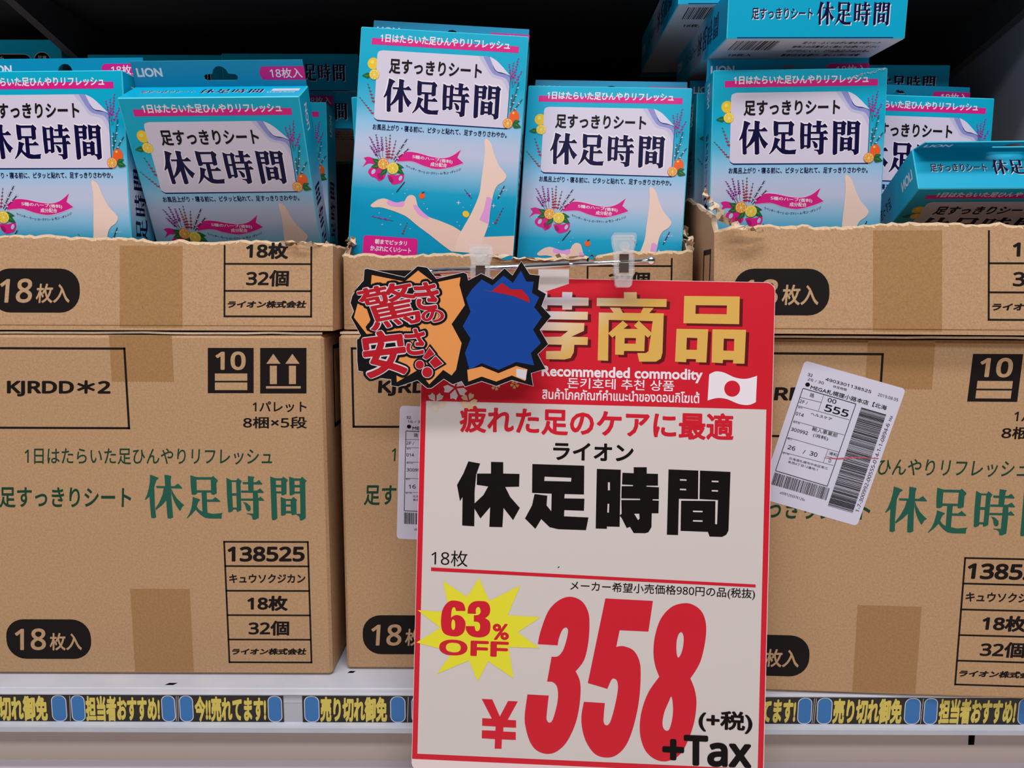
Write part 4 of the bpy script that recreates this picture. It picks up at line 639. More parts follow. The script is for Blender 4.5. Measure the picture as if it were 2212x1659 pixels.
('p','purple2',3,0,'20.33,-100.62 19.84,-100.41 19.25,-100.68 19.01,-101.22 19.29,-101.64 19.89,-101.6 20.35,-101.15'),
('p','purple2',3,0,'18.12,-100.19 18.14,-99.69 17.71,-99.27 17.16,-99.24 16.89,-99.63 17.12,-100.13 17.67,-100.38'),
('p','purple3',3,0,'19.33,-99.62 18.88,-99.42 18.33,-99.67 18.1,-100.18 18.36,-100.56 18.92,-100.53 19.35,-100.11'),
('p','purple3',3,0,'17.22,-99.01 17.23,-98.55 16.83,-98.16 16.32,-98.13 16.08,-98.49 16.29,-98.96 16.8,-99.19'),
('p','purple2',3,0,'18.34,-98.46 17.91,-98.28 17.41,-98.51 17.19,-98.98 17.44,-99.33 17.95,-99.31 18.35,-98.92'),
('p','purple2',3,0,'16.31,-97.7 16.32,-97.28 15.96,-96.92 15.48,-96.89 15.26,-97.22 15.45,-97.65 15.92,-97.87'),
('p','purple3',3,0,'17.34,-97.1 16.95,-96.93 16.48,-97.15 16.29,-97.58 16.51,-97.91 16.99,-97.88 17.36,-97.52'),
('p','purple3',3,0,'15.4,-96.75 15.41,-96.37 15.08,-96.04 14.64,-96.02 14.44,-96.31 14.62,-96.71 15.05,-96.91'),
('p','purple2',3,0,'16.34,-95.93 15.99,-95.78 15.56,-95.97 15.38,-96.37 15.59,-96.67 16.02,-96.65 16.36,-96.32'),
('p','purple2',3,0,'14.49,-95.69 14.51,-95.34 14.2,-95.04 13.81,-95.02 13.62,-95.29 13.78,-95.65 14.17,-95.83'),
('p','purple3',3,0,'15.35,-94.7 15.02,-94.56 14.64,-94.74 14.48,-95.1 14.66,-95.37 15.05,-95.35 15.36,-95.05'),
('p','purple3',3,0,'13.58,-94.15 13.6,-93.84 13.32,-93.57 12.97,-93.56 12.8,-93.8 12.95,-94.12 13.3,-94.28'),
('p','purple2',3,0,'14.35,-93.84 14.06,-93.71 13.71,-93.87 13.57,-94.19 13.74,-94.43 14.09,-94.42 14.36,-94.15'),
('p','sage',2,0,'27.86,-104.02 25.46,-85.62 25.74,-85.58 28.14,-103.98'),
('p','crimson',3,0,'26.06,-101.82 27.42,-101.37 27.76,-102.27 28.21,-101.25 29.46,-101.93 28.21,-102.84 27.19,-102.73'),
('p','crimson',3,0,'25.9,-99.61 27.16,-99.19 27.47,-100.03 27.89,-99.09 29.04,-99.72 27.89,-100.55 26.95,-100.45'),
('p','crimson',3,0,'25.74,-97.4 26.89,-97.02 27.18,-97.79 27.56,-96.93 28.61,-97.5 27.56,-98.26 26.7,-98.17'),
('p','crimson',3,0,'25.59,-95.2 26.63,-94.85 26.89,-95.54 27.23,-94.76 28.19,-95.28 27.23,-95.98 26.45,-95.89'),
('p','crimson',3,0,'25.43,-92.99 26.36,-92.68 26.59,-93.3 26.91,-92.6 27.76,-93.07 26.91,-93.69 26.21,-93.61'),
('p','crimson',3,0,'25.27,-90.78 26.1,-90.51 26.3,-91.06 26.58,-90.44 27.33,-90.85 26.58,-91.4 25.96,-91.33'),
('p','sage',3,0,'25.11,-88.57 25.83,-88.34 26.01,-88.81 26.25,-88.28 26.91,-88.63 26.25,-89.11 25.71,-89.05'),
('p','sage',3,0,'24.96,-86.37 25.57,-86.16 25.72,-86.57 25.92,-86.11 26.48,-86.42 25.92,-86.83 25.47,-86.77'),
('p','sage',2,0,'28.86,-104 28.86,-83.6 29.14,-83.6 29.14,-104'),
('p','crimson',3,0,'27.22,-101.6 28.64,-101.13 29,-102.08 29.48,-101.01 30.78,-101.72 29.48,-102.67 28.41,-102.55'),
('p','crimson',3,0,'27.36,-99.15 28.67,-98.72 29,-99.59 29.44,-98.61 30.64,-99.26 29.44,-100.14 28.45,-100.03'),
('p','crimson',3,0,'27.5,-96.71 28.7,-96.31 29,-97.11 29.4,-96.2 30.5,-96.81 29.4,-97.61 28.5,-97.51'),
('p','crimson',3,0,'27.64,-94.26 28.73,-93.89 29,-94.62 29.36,-93.8 30.36,-94.35 29.36,-95.07 28.55,-94.98'),
('p','crimson',3,0,'27.78,-91.81 28.76,-91.48 29,-92.13 29.33,-91.4 30.22,-91.89 29.33,-92.54 28.59,-92.46'),
('p','crimson',3,0,'27.92,-89.36 28.78,-89.07 29,-89.65 29.29,-89 30.08,-89.43 29.29,-90.01 28.64,-89.93'),
('p','sage',3,0,'28.06,-86.91 28.81,-86.66 29,-87.16 29.25,-86.6 29.94,-86.97 29.25,-87.47 28.69,-87.41'),
('p','sage',3,0,'28.2,-84.46 28.84,-84.25 29,-84.67 29.21,-84.19 29.8,-84.51 29.21,-84.94 28.73,-84.89'),
('p','sage',2,0,'30.86,-103.97 33.86,-87.97 34.14,-88.03 31.14,-104.03'),
('p','crimson',3,0,'29.68,-102.08 30.98,-101.64 31.3,-102.51 31.73,-101.54 32.92,-102.18 31.73,-103.05 30.76,-102.94'),
('p','crimson',3,0,'30.37,-99.39 31.52,-99.01 31.81,-99.78 32.19,-98.91 33.25,-99.49 32.19,-100.26 31.33,-100.16'),
('p','crimson',3,0,'31.06,-96.71 32.07,-96.37 32.32,-97.04 32.66,-96.29 33.58,-96.79 32.66,-97.47 31.9,-97.38'),
('p','crimson',3,0,'31.75,-94.02 32.61,-93.73 32.83,-94.31 33.12,-93.66 33.91,-94.1 33.12,-94.67 32.47,-94.6'),
('p','sage',3,0,'32.43,-91.34 33.16,-91.1 33.34,-91.58 33.58,-91.04 34.25,-91.4 33.58,-91.88 33.04,-91.82'),
('p','sage',3,0,'33.12,-88.65 33.7,-88.46 33.85,-88.85 34.04,-88.41 34.58,-88.7 34.04,-89.09 33.61,-89.04'),
('p','rosem2',3,0,'32.74,-103.85 42.34,-86.85 42.86,-87.15 33.26,-104.15'),
('p','rosem2',3,0,'34.37,-102.08 36.98,-101.07 33.93,-101.84'),
('p','rosem2',3,0,'34.37,-102.08 33.41,-98.93 33.93,-101.84'),
('p','rosem2',3,0,'35.31,-100.42 37.77,-99.46 34.87,-100.17'),
('p','rosem2',3,0,'35.31,-100.42 34.37,-97.32 34.87,-100.17'),
('p','lilac',4,0,'35.71,-100.3 35.42,-99.83 34.79,-99.71 34.28,-100.04 34.28,-100.56 34.79,-100.88 35.42,-100.77'),
('p','rosem2',3,0,'36.25,-98.76 38.28,-97.93 35.81,-98.51'),
('p','rosem2',3,0,'36.25,-98.76 35.46,-96.29 35.81,-98.51'),
('p','rosem2',3,0,'37.19,-97.1 39.06,-96.32 36.75,-96.85'),
('p','rosem2',3,0,'37.19,-97.1 36.41,-94.66 36.75,-96.85'),
('p','rosem2',3,0,'38.12,-95.43 40.27,-94.57 37.69,-95.19'),
('p','rosem2',3,0,'38.12,-95.43 37.3,-92.81 37.69,-95.19'),
('p','lilac',4,0,'38.87,-95.31 38.59,-94.84 37.95,-94.73 37.44,-95.05 37.44,-95.57 37.95,-95.9 38.59,-95.78'),
('p','rosem2',3,0,'39.06,-93.77 41.08,-92.95 38.63,-93.53'),
('p','rosem2',3,0,'39.06,-93.77 38.25,-91.23 38.63,-93.53'),
('p','rosem2',3,0,'40,-92.11 41.79,-91.36 39.57,-91.86'),
('p','rosem2',3,0,'40,-92.11 39.39,-90.37 39.57,-91.86'),
('p','rosem2',3,0,'40.94,-90.45 42.56,-89.75 40.5,-90.2'),
('p','rosem2',3,0,'40.94,-90.45 40.37,-88.86 40.5,-90.2'),
('p','lilac',4,0,'41.76,-90.32 41.47,-89.86 40.84,-89.74 40.33,-90.06 40.33,-90.58 40.84,-90.91 41.47,-90.79'),
('p','rosem2',3,0,'41.88,-88.79 43.59,-88.06 41.44,-88.54'),
('p','rosem2',3,0,'41.88,-88.79 41.26,-87.02 41.44,-88.54'),
('p','rosem2',3,0,'42.82,-87.12 44.33,-86.46 42.38,-86.88'),
('p','rosem2',3,0,'42.82,-87.12 42.3,-85.76 42.38,-86.88'),
('p','rosem2',3,0,'33.79,-104.79 44.59,-93.79 45.01,-94.21 34.21,-105.21'),
('p','rosem2',3,0,'35.47,-103.86 37.89,-103.57 35.12,-103.5'),
('p','rosem2',3,0,'35.47,-103.86 35.34,-101.75 35.12,-103.5'),
('p','rosem2',3,0,'36.83,-102.47 38.99,-102.2 36.48,-102.12'),
('p','rosem2',3,0,'36.83,-102.47 36.7,-100.39 36.48,-102.12'),
('p','lilac',4,0,'37.23,-102.3 36.95,-101.83 36.32,-101.71 35.81,-102.04 35.81,-102.56 36.32,-102.88 36.95,-102.77'),
('p','rosem2',3,0,'38.19,-101.09 39.67,-100.85 37.83,-100.74'),
('p','rosem2',3,0,'38.19,-101.09 38.05,-99.32 37.83,-100.74'),
('p','rosem2',3,0,'39.55,-99.71 41.33,-99.45 39.19,-99.36'),
('p','rosem2',3,0,'39.55,-99.71 39.41,-97.58 39.19,-99.36'),
('p','rosem2',3,0,'40.91,-98.32 42.14,-98.09 40.55,-97.97'),
('p','rosem2',3,0,'40.91,-98.32 40.77,-96.42 40.55,-97.97'),
('p','lilac',4,0,'41.09,-98.15 40.81,-97.68 40.17,-97.56 39.66,-97.89 39.66,-98.41 40.17,-98.73 40.81,-98.62'),
('p','rosem2',3,0,'42.26,-96.94 43.82,-96.69 41.91,-96.59'),
('p','rosem2',3,0,'42.26,-96.94 42.11,-95.47 41.91,-96.59'),
('p','rosem2',3,0,'43.62,-95.56 44.85,-95.32 43.26,-95.21'),
('p','rosem2',3,0,'43.62,-95.56 43.48,-93.81 43.26,-95.21'),
('p','rosem2',3,0,'44.98,-94.18 46.04,-93.95 44.62,-93.82'),
('p','rosem2',3,0,'44.98,-94.18 44.83,-92.69 44.62,-93.82'),
('p','lilac',4,0,'46.05,-94 45.76,-93.53 45.13,-93.42 44.62,-93.74 44.62,-94.26 45.13,-94.58 45.76,-94.47'),
('p','magenta2',1,1,'8.6,-103.6! 13,-102.6 20,-104.6! 19.5,-108.8! 13,-108 7.8,-111.4! 10.8,-106.4!'),
('p','ribedge',2,1,'35.9,-100.65! 43.4,-96.45 51.9,-96.65 63.25,-98.95 73.25,-99.55 80.75,-97.05 87.25,-91.85! 84.85,-99.15! 90.05,-103.15! 80.25,-106.95 69.25,-109.15 57.9,-107.35 47.9,-104.35 35.9,-105.35!'),
('p','magenta2',3,1,'36,-101! 43.5,-96.8 52,-97 63,-99.3 73,-99.9 80.5,-97.4 87,-92.2! 84.6,-98.8! 89.8,-102.8! 80,-106.6 69,-108.8 58,-107 48,-104 36,-105!'),
('t','white',4,'5種のハーブ(香料)',(48.2,-98.7,80.9,-101,48.2,-102),0.02),
('t','white',4,'成分配合',(63.2,-103.6,76.6,-103.9,63.2,-106.9),0.02),
('t','navy2',3,'ラベンダー・',(43.4,-106.9,53.6,-110.2,43.5,-108.8),0.01),
('t','navy2',3,'セージ・',(53.8,-109.9,60.4,-111.6,53.9,-111.8),0.01),
('t','navy2',3,'ローズマリー・',(60.6,-111.2,72,-111.4,60.7,-113.1),0.01),
('t','navy2',3,'レモン・',(72,-111,80,-109.9,72.1,-112.9),0.01),
('t','navy2',3,'オレンジ',(80.3,-109.6,88,-106.6,80.4,-111.5),0.01),
('p','magenta2',2,1,'14,-112 18,-110.5 26,-113 27,-118 22.5,-121.5 19.5,-119.3 15.5,-118 13,-115'),
('p','gradpale',3,0,'18.52,-114.92 18.91,-113.6 18.66,-112.5 17.84,-112.06 16.78,-112.43 15.88,-113.48 15.49,-114.8 15.74,-115.9 16.56,-116.34 17.62,-115.97'),
('p','magenta3',3,0,'24.68,-116.08 23.23,-115 21.68,-114.88 20.64,-115.76 20.5,-117.3 21.32,-118.92 22.77,-120 24.32,-120.12 25.36,-119.24 25.5,-117.7'),
('p','magenta2',2,1,'29,-116 36,-116 41,-114.5 42.5,-117 41,-121 38,-122.6 33.5,-123.3 30.5,-120'),
('p','gradpale',3,0,'40.8,-118.51 41.07,-117.22 40.78,-116.23 40.04,-115.92 39.13,-116.4 38.4,-117.49 38.13,-118.78 38.42,-119.77 39.16,-120.08 40.07,-119.6'),
('p','magenta3',3,0,'33.2,-118.54 32.01,-117.37 30.73,-117.01 29.86,-117.6 29.74,-118.92 30.4,-120.46 31.59,-121.63 32.87,-121.99 33.74,-121.4 33.86,-120.08'),
('p','leaf',4,1,'22,-107! 18.89,-107.77 15.5,-104! 20.56,-104.13'),
('p','leaflight',5,0,'21.02,-106.55 19.15,-106.34 16.8,-104.6 19.4,-105.8'),
('p','leaf',4,1,'22,-109! 20.01,-111.68 15,-110.5! 19.09,-107.37'),
('p','leaflight',5,0,'20.95,-109.22 19.34,-110.25 16.4,-110.2 19.2,-109.6'),
('p','leaf',4,1,'33,-108! 36.51,-106.35 42,-109.5! 35.79,-110.7'),
('p','leaflight',5,0,'34.35,-108.22 36.71,-107.95 40.2,-109.2 36.6,-108.6'),
('p','leaf',4,1,'35,-110! 38.9,-109.84 42.5,-115! 36.35,-113.66'),
('p','leaflight',5,0,'36.12,-110.75 38.38,-111.43 41,-114 38,-112'),
('p','leaf',4,1,'28,-111! 27.75,-114.7 22.5,-117.5! 24.4,-111.85'),
('p','leaflight',5,0,'27.18,-111.97 26.3,-114.03 23.6,-116.2 25.8,-113.6'),
('p','orangerim',6,0,'29.5,-107.6 29.15,-105.84 28.15,-104.35 26.66,-103.35 24.9,-103 23.14,-103.35 21.65,-104.35 20.65,-105.84 20.3,-107.6 20.65,-109.36 21.65,-110.85 23.14,-111.85 24.9,-112.2 26.66,-111.85 28.15,-110.85 29.15,-109.36'),
('p','pith',7,0,'28.86,-107.6 28.55,-106.09 27.7,-104.8 26.41,-103.95 24.9,-103.64 23.39,-103.95 22.1,-104.8 21.25,-106.09 20.94,-107.6 21.25,-109.11 22.1,-110.4 23.39,-111.25 24.9,-111.56 26.41,-111.25 27.7,-110.4 28.55,-109.11'),
('p','orangeflesh',8,0,'25.28,-107.34 28.29,-106.74 27.96,-105.55 26.99,-104.8'),
('p','orangeflesh',8,0,'24.99,-107.15 26.68,-104.59 25.61,-103.99 24.4,-104.14'),
('p','orangeflesh',8,0,'24.64,-107.22 24.04,-104.21 22.85,-104.54 22.1,-105.51'),
('p','orangeflesh',8,0,'24.45,-107.51 21.89,-105.82 21.29,-106.89 21.44,-108.1'),
('p','orangeflesh',8,0,'24.52,-107.86 21.51,-108.46 21.84,-109.65 22.81,-110.4'),
('p','orangeflesh',8,0,'24.81,-108.05 23.12,-110.61 24.19,-111.21 25.4,-111.06'),
('p','orangeflesh',8,0,'25.16,-107.98 25.76,-110.99 26.95,-110.66 27.7,-109.69'),
('p','orangeflesh',8,0,'25.35,-107.69 27.91,-109.38 28.51,-108.31 28.36,-107.1'),
('p','lemon',9,0,'37.6,-110.6 37.24,-108.8 36.22,-107.28 34.7,-106.26 32.9,-105.9 31.1,-106.26 29.58,-107.28 28.56,-108.8 28.2,-110.6 28.56,-112.4 29.58,-113.92 31.1,-114.94 32.9,-115.3 34.7,-114.94 36.22,-113.92 37.24,-112.4'),
('p','pith',10,0,'36.94,-110.6 36.63,-109.05 35.76,-107.74 34.45,-106.87 32.9,-106.56 31.35,-106.87 30.04,-107.74 29.17,-109.05 28.86,-110.6 29.17,-112.15 30.04,-113.46 31.35,-114.33 32.9,-114.64 34.45,-114.33 35.76,-113.46 36.63,-112.15'),
('p','lemonflesh',11,0,'33.29,-110.34 36.36,-109.72 36.02,-108.51 35.04,-107.74'),
('p','lemonflesh',11,0,'32.99,-110.14 34.72,-107.53 33.63,-106.91 32.39,-107.07'),
('p','lemonflesh',11,0,'32.64,-110.21 32.02,-107.14 30.81,-107.48 30.04,-108.46'),
('p','lemonflesh',11,0,'32.44,-110.51 29.83,-108.78 29.21,-109.87 29.37,-111.11'),
('p','lemonflesh',11,0,'32.51,-110.86 29.44,-111.48 29.78,-112.69 30.76,-113.46'),
('p','lemonflesh',11,0,'32.81,-111.06 31.08,-113.67 32.17,-114.29 33.41,-114.13'),
('p','lemonflesh',11,0,'33.16,-110.99 33.78,-114.06 34.99,-113.72 35.76,-112.74'),
('p','lemonflesh',11,0,'33.36,-110.69 35.97,-112.42 36.59,-111.33 36.43,-110.09'),
('p','skin',3,1,'16.8,-141 21.5,-136.9 26,-135.2 30,-135.6 37,-137.6 43.5,-136.6 46,-132.5 49,-130.8 52.4,-132 54,-136 56,-140.5 64,-147 74,-150 86,-154.2 96,-160! 98,-174! 85,-174! 77,-169 66,-161.5 56.5,-155.5 47,-148.8 40,-146 33,-144 25,-142.4 18.6,-142.8'),
('p','skin',3,0,'105,-161 135,-157.9 135,-174 104,-174'),
('p','skin2',4,1,'106.6,-82.3 109.5,-84 111.5,-87 114.5,-95 118.5,-102.5 123.4,-108 125.2,-111.4 123,-115.4 118.8,-118.5 116.4,-123 115,-131 114,-140 113.5,-150 110.5,-161 108,-174! 87.5,-174! 88.5,-166 91.5,-157.6 99,-142 104.2,-127 105.2,-115 106,-104 106.4,-93 105.6,-85'),
('p','pink',4,1,'31,-136.1 37.2,-137.7 43.6,-136.4 43.2,-140.4 36,-140.9 30.2,-139.2'),
('p','pink',4,1,'51.4,-138.6! 54,-138.4! 58.5,-143.2 65,-147.6! 64,-149.6! 57,-146.6 52.6,-142'),
('p','pink',5,1,'110.2,-128.8! 112,-128.2 114.8,-129.8! 113.8,-140 113.2,-150! 105.8,-146.8! 109,-138'),
('p','orange',3,0,'60.5,-131 60.17,-129.75 59.25,-128.83 58,-128.5 56.75,-128.83 55.83,-129.75 55.5,-131 55.83,-132.25 56.75,-133.17 58,-133.5 59.25,-133.17 60.17,-132.25'),
('p','rosem2',4,1,'57.5,-129! 58.05,-127.93 60,-127.4! 58.7,-128.95'),
('p','leaflight',5,0,'57.88,-128.76 58.4,-128.21 59.5,-127.72 58.5,-128.36'),
('p','lemon',3,0,'97.14,-144.59 97.4,-143.31 96.91,-142 95.8,-141.01 94.37,-140.6 93,-140.9 92.06,-141.81 91.8,-143.09 92.29,-144.4 93.4,-145.39 94.83,-145.8 96.2,-145.5'),
('p','rosem2',3,0,'36.75,-129.33 42.75,-120.83 43.25,-121.17 37.25,-129.67'),
('p','rosem2',3,0,'37.92,-128.62 39.52,-128.11 37.52,-128.34'),
('p','rosem2',3,0,'37.92,-128.62 37.46,-126.58 37.52,-128.34'),
('p','rosem2',3,0,'38.8,-127.38 39.99,-126.95 38.4,-127.09'),
('p','rosem2',3,0,'38.8,-127.38 38.35,-125.42 38.4,-127.09'),
('p','rosem2',3,0,'39.68,-126.13 40.91,-125.69 39.28,-125.84'),
('p','rosem2',3,0,'39.68,-126.13 39.25,-124.32 39.28,-125.84'),
('p','rosem2',3,0,'40.56,-124.88 41.76,-124.45 40.16,-124.6'),
('p','rosem2',3,0,'40.56,-124.88 40.16,-123.31 40.16,-124.6'),
('p','rosem2',3,0,'41.44,-123.64 42.62,-123.21 41.04,-123.35'),
('p','rosem2',3,0,'41.44,-123.64 41.1,-122.48 41.04,-123.35'),
('p','rosem2',3,0,'42.32,-122.39 43.32,-122 41.92,-122.1'),
('p','rosem2',3,0,'42.32,-122.39 41.98,-121.27 41.92,-122.1'),
('p','rosem2',3,0,'43.2,-121.14 44.04,-120.79 42.8,-120.86'),
('p','rosem2',3,0,'43.2,-121.14 42.88,-120.16 42.8,-120.86'),
('p','rosem2',3,0,'119.22,-129.38 123.72,-118.88 124.28,-119.12 119.78,-129.62'),
('p','rosem2',3,0,'120.27,-128.34 121.68,-127.52 119.81,-128.14'),
('p','rosem2',3,0,'120.27,-128.34 119.51,-126.77 119.81,-128.14'),
('p','rosem2',3,0,'120.93,-126.8 122.41,-125.95 120.47,-126.6'),
('p','rosem2',3,0,'120.93,-126.8 120.17,-125.25 120.47,-126.6'),
('p','lilac',4,0,'121.41,-126.7 121.12,-126.23 120.49,-126.12 119.98,-126.44 119.98,-126.96 120.49,-127.28 121.12,-127.17'),
('p','rosem2',3,0,'121.59,-125.26 122.93,-124.47 121.13,-125.06'),
('p','rosem2',3,0,'121.59,-125.26 120.86,-123.78 121.13,-125.06'),
('p','rosem2',3,0,'122.25,-123.72 123.5,-122.97 121.79,-123.52'),
('p','rosem2',3,0,'122.25,-123.72 121.54,-122.29 121.79,-123.52'),
('p','rosem2',3,0,'122.91,-122.18 124.04,-121.48 122.45,-121.98'),
('p','rosem2',3,0,'122.91,-122.18 122.2,-120.76 122.45,-121.98'),
('p','lilac',4,0,'124.22,-122.08 123.94,-121.61 123.3,-121.5 122.79,-121.82 122.79,-122.34 123.3,-122.66 123.94,-122.55'),
('p','rosem2',3,0,'123.57,-120.64 124.47,-120.05 123.11,-120.44'),
('p','rosem2',3,0,'123.57,-120.64 122.98,-119.55 123.11,-120.44'),
('p','rosem2',3,0,'124.23,-119.1 124.93,-118.59 123.77,-118.9'),
('p','rosem2',3,0,'124.23,-119.1 123.6,-117.9 123.77,-118.9'),
('p','sage',3,0,'92.12,-123.39 98.12,-129.89 97.88,-130.11 91.88,-123.61'),
('p','purple3',4,0,'94.98,-126.9 94.99,-126.45 94.6,-126.07 94.1,-126.04 93.86,-126.39 94.07,-126.85 94.57,-127.07'),
('p','purple2',4,0,'96.07,-126.52 95.66,-126.34 95.16,-126.56 94.96,-127.02 95.19,-127.37 95.7,-127.34 96.09,-126.96'),
('p','purple2',4,0,'95.98,-128.26 95.99,-127.88 95.66,-127.55 95.22,-127.53 95.02,-127.83 95.2,-128.22 95.63,-128.42'),
('p','purple3',4,0,'96.92,-127.65 96.57,-127.49 96.14,-127.69 95.96,-128.09 96.17,-128.39 96.6,-128.36 96.94,-128.03'),
('p','purple3',4,0,'96.98,-129.11 97,-128.79 96.71,-128.51 96.35,-128.49 96.17,-128.75 96.32,-129.08 96.68,-129.24'),
('p','purple2',4,0,'97.78,-128.81 97.48,-128.68 97.12,-128.84 96.97,-129.18 97.14,-129.43 97.51,-129.41 97.79,-129.13'),
('p','purple2',4,0,'97.99,-130.11 98,-129.84 97.77,-129.62 97.47,-129.6 97.33,-129.81 97.45,-130.08 97.74,-130.21'),
('p','purple3',4,0,'98.63,-129.88 98.39,-129.77 98.1,-129.91 97.97,-130.18 98.11,-130.38 98.41,-130.37 98.64,-130.14'),
('p','sage',3,0,'35.98,-152.66 18.48,-150.16 18.52,-149.84 36.02,-152.34'),
('p','purple',4,0,'30.72,-152.03 30.74,-151.47 30.26,-150.99 29.63,-150.96 29.33,-151.39 29.59,-151.97 30.21,-152.25'),
('p','purple2',4,0,'32.09,-151.43 31.57,-151.21 30.95,-151.49 30.69,-152.06 30.99,-152.5 31.62,-152.46 32.11,-151.99'),
('p','purple2',4,0,'28.27,-151.6 28.29,-151.08 27.85,-150.65 27.27,-150.62 27,-151.02 27.23,-151.54 27.8,-151.8'),
('p','purple',4,0,'29.53,-151.07 29.06,-150.87 28.49,-151.13 28.25,-151.66 28.52,-152.05 29.1,-152.02 29.55,-151.59'),
('p','purple',4,0,'25.83,-151.66 25.84,-151.19 25.44,-150.79 24.91,-150.76 24.66,-151.13 24.88,-151.61 25.4,-151.84'),
('p','purple2',4,0,'26.97,-150.85 26.54,-150.66 26.02,-150.9 25.8,-151.37 26.05,-151.74 26.58,-151.71 26.98,-151.31'),
('p','purple2',4,0,'23.38,-150.88 23.39,-150.46 23.03,-150.1 22.55,-150.07 22.33,-150.4 22.52,-150.83 22.99,-151.05'),
('p','purple',4,0,'24.41,-150.53 24.02,-150.36 23.55,-150.57 23.36,-151.01 23.58,-151.33 24.06,-151.31 24.42,-150.95'),
('p','purple',4,0,'20.93,-150.78 20.95,-150.4 20.62,-150.08 20.19,-150.06 20,-150.35 20.17,-150.74 20.59,-150.92'),
('p','purple2',4,0,'21.85,-149.8 21.5,-149.65 21.09,-149.84 20.91,-150.23 21.11,-150.52 21.53,-150.5 21.86,-150.18'),
('p','purple2',4,0,'18.48,-150.31 18.5,-149.98 18.21,-149.7 17.84,-149.68 17.66,-149.93 17.81,-150.27 18.18,-150.44'),
('p','purple',4,0,'19.29,-149.66 18.99,-149.53 18.62,-149.7 18.47,-150.04 18.64,-150.29 19.01,-150.28 19.3,-149.99'),
('p','sage',3,0,'43.87,-162.95 47.37,-152.95 47.63,-153.05 44.13,-163.05'),
('p','crimson',4,0,'43.05,-161.74 44.09,-161.4 44.35,-162.09 44.7,-161.31 45.65,-161.83 44.7,-162.52 43.92,-162.43'),
('p','crimson',4,0,'43.98,-159.65 44.87,-159.35 45.09,-159.95 45.39,-159.28 46.21,-159.73 45.39,-160.32 44.72,-160.25'),
('p','crimson',4,0,'44.9,-157.56 45.65,-157.31 45.84,-157.81 46.09,-157.25 46.78,-157.62 46.09,-158.13 45.52,-158.06'),
('p','crimson',4,0,'45.82,-155.47 46.43,-155.27 46.58,-155.68 46.78,-155.22 47.34,-155.52 46.78,-155.93 46.33,-155.88'),
('p','sage',4,0,'46.74,-153.38 47.21,-153.23 47.33,-153.54 47.48,-153.19 47.91,-153.42 47.48,-153.73 47.13,-153.69'),
('p','sage',3,0,'118.37,-149.94 124.37,-135.94 124.63,-136.06 118.63,-150.06'),
('p','crimson',4,0,'117.64,-148.31 118.81,-147.92 119.1,-148.7 119.49,-147.82 120.56,-148.41 119.49,-149.18 118.61,-149.09'),
('p','crimson',4,0,'118.82,-145.96 119.86,-145.61 120.12,-146.31 120.47,-145.53 121.42,-146.05 120.47,-146.74 119.69,-146.65'),
('p','crimson',4,0,'120,-143.61 120.91,-143.31 121.14,-143.92 121.44,-143.23 122.28,-143.69 121.44,-144.29 120.76,-144.22'),
('p','crimson',4,0,'121.18,-141.26 121.96,-141 122.16,-141.53 122.42,-140.94 123.14,-141.33 122.42,-141.85 121.83,-141.79'),
('p','sage',4,0,'122.36,-138.92 123.02,-138.7 123.18,-139.13 123.4,-138.65 124,-138.97 123.4,-139.41 122.91,-139.35'),
('p','sage',4,0,'123.55,-136.57 124.07,-136.39 124.2,-136.74 124.37,-136.35 124.85,-136.61 124.37,-136.96 123.98,-136.92'),
('p','white',3,0,'44.7,-130 44.1,-129.9 44,-129.3 43.9,-129.9 43.3,-130 43.9,-130.1 44,-130.7 44.1,-130.1'),
('p','white',3,0,'46.1,-127 45.58,-126.92 45.5,-126.4 45.42,-126.92 44.9,-127 45.42,-127.08 45.5,-127.6 45.58,-127.08'),
('p','white',3,0,'34.7,-131 34.1,-130.9 34,-130.3 33.9,-130.9 33.3,-131 33.9,-131.1 34,-131.7 34.1,-131.1'),
('p','white',3,0,'60.7,-137 60.1,-136.9 60,-136.3 59.9,-136.9 59.3,-137 59.9,-137.1 60,-137.7 60.1,-137.1'),
('p','white',3,0,'64,-141 63.14,-140.86 63,-140 62.86,-140.86 62,-141 62.86,-141.14 63,-142 63.14,-141.14'),
('p','white',3,0,'61.1,-145 60.58,-144.92 60.5,-144.4 60.42,-144.92 59.9,-145 60.42,-145.08 60.5,-145.6 60.58,-145.08'),
('p','white',3,0,'90.1,-134.5 88.3,-134.2 88,-132.4 87.7,-134.2 85.9,-134.5 87.7,-134.8 88,-136.6 88.3,-134.8'),
('p','white',3,0,'97.8,-127 97.11,-126.89 97,-126.2 96.89,-126.89 96.2,-127 96.89,-127.11 97,-127.8 97.11,-127.11'),
('p','white',3,0,'92.6,-138 92.08,-137.92 92,-137.4 91.92,-137.92 91.4,-138 91.92,-138.08 92,-138.6 92.08,-138.08'),
('p','white',3,0,'118.5,-135 116.78,-134.72 116.5,-133 116.22,-134.72 114.5,-135 116.22,-135.28 116.5,-137 116.78,-135.28'),
('p','white',3,0,'120.7,-122 120.1,-121.9 120,-121.3 119.9,-121.9 119.3,-122 119.9,-122.1 120,-122.7 120.1,-122.1'),
('p','white',3,0,'126.9,-122 126.13,-121.87 126,-121.1 125.87,-121.87 125.1,-122 125.87,-122.13 126,-122.9 126.13,-122.13'),
('p','white',3,0,'98.6,-136 98.08,-135.92 98,-135.4 97.92,-135.92 97.4,-136 97.92,-136.08 98,-136.6 98.08,-136.08'),
('p','white',3,0,'28,-156 27.14,-155.86 27,-155 26.86,-155.86 26,-156 26.86,-156.14 27,-157 27.14,-156.14'),
('p','white',3,0,'42.9,-155 42.13,-154.87 42,-154.1 41.87,-154.87 41.1,-155 41.87,-155.13 42,-155.9 42.13,-155.13'),
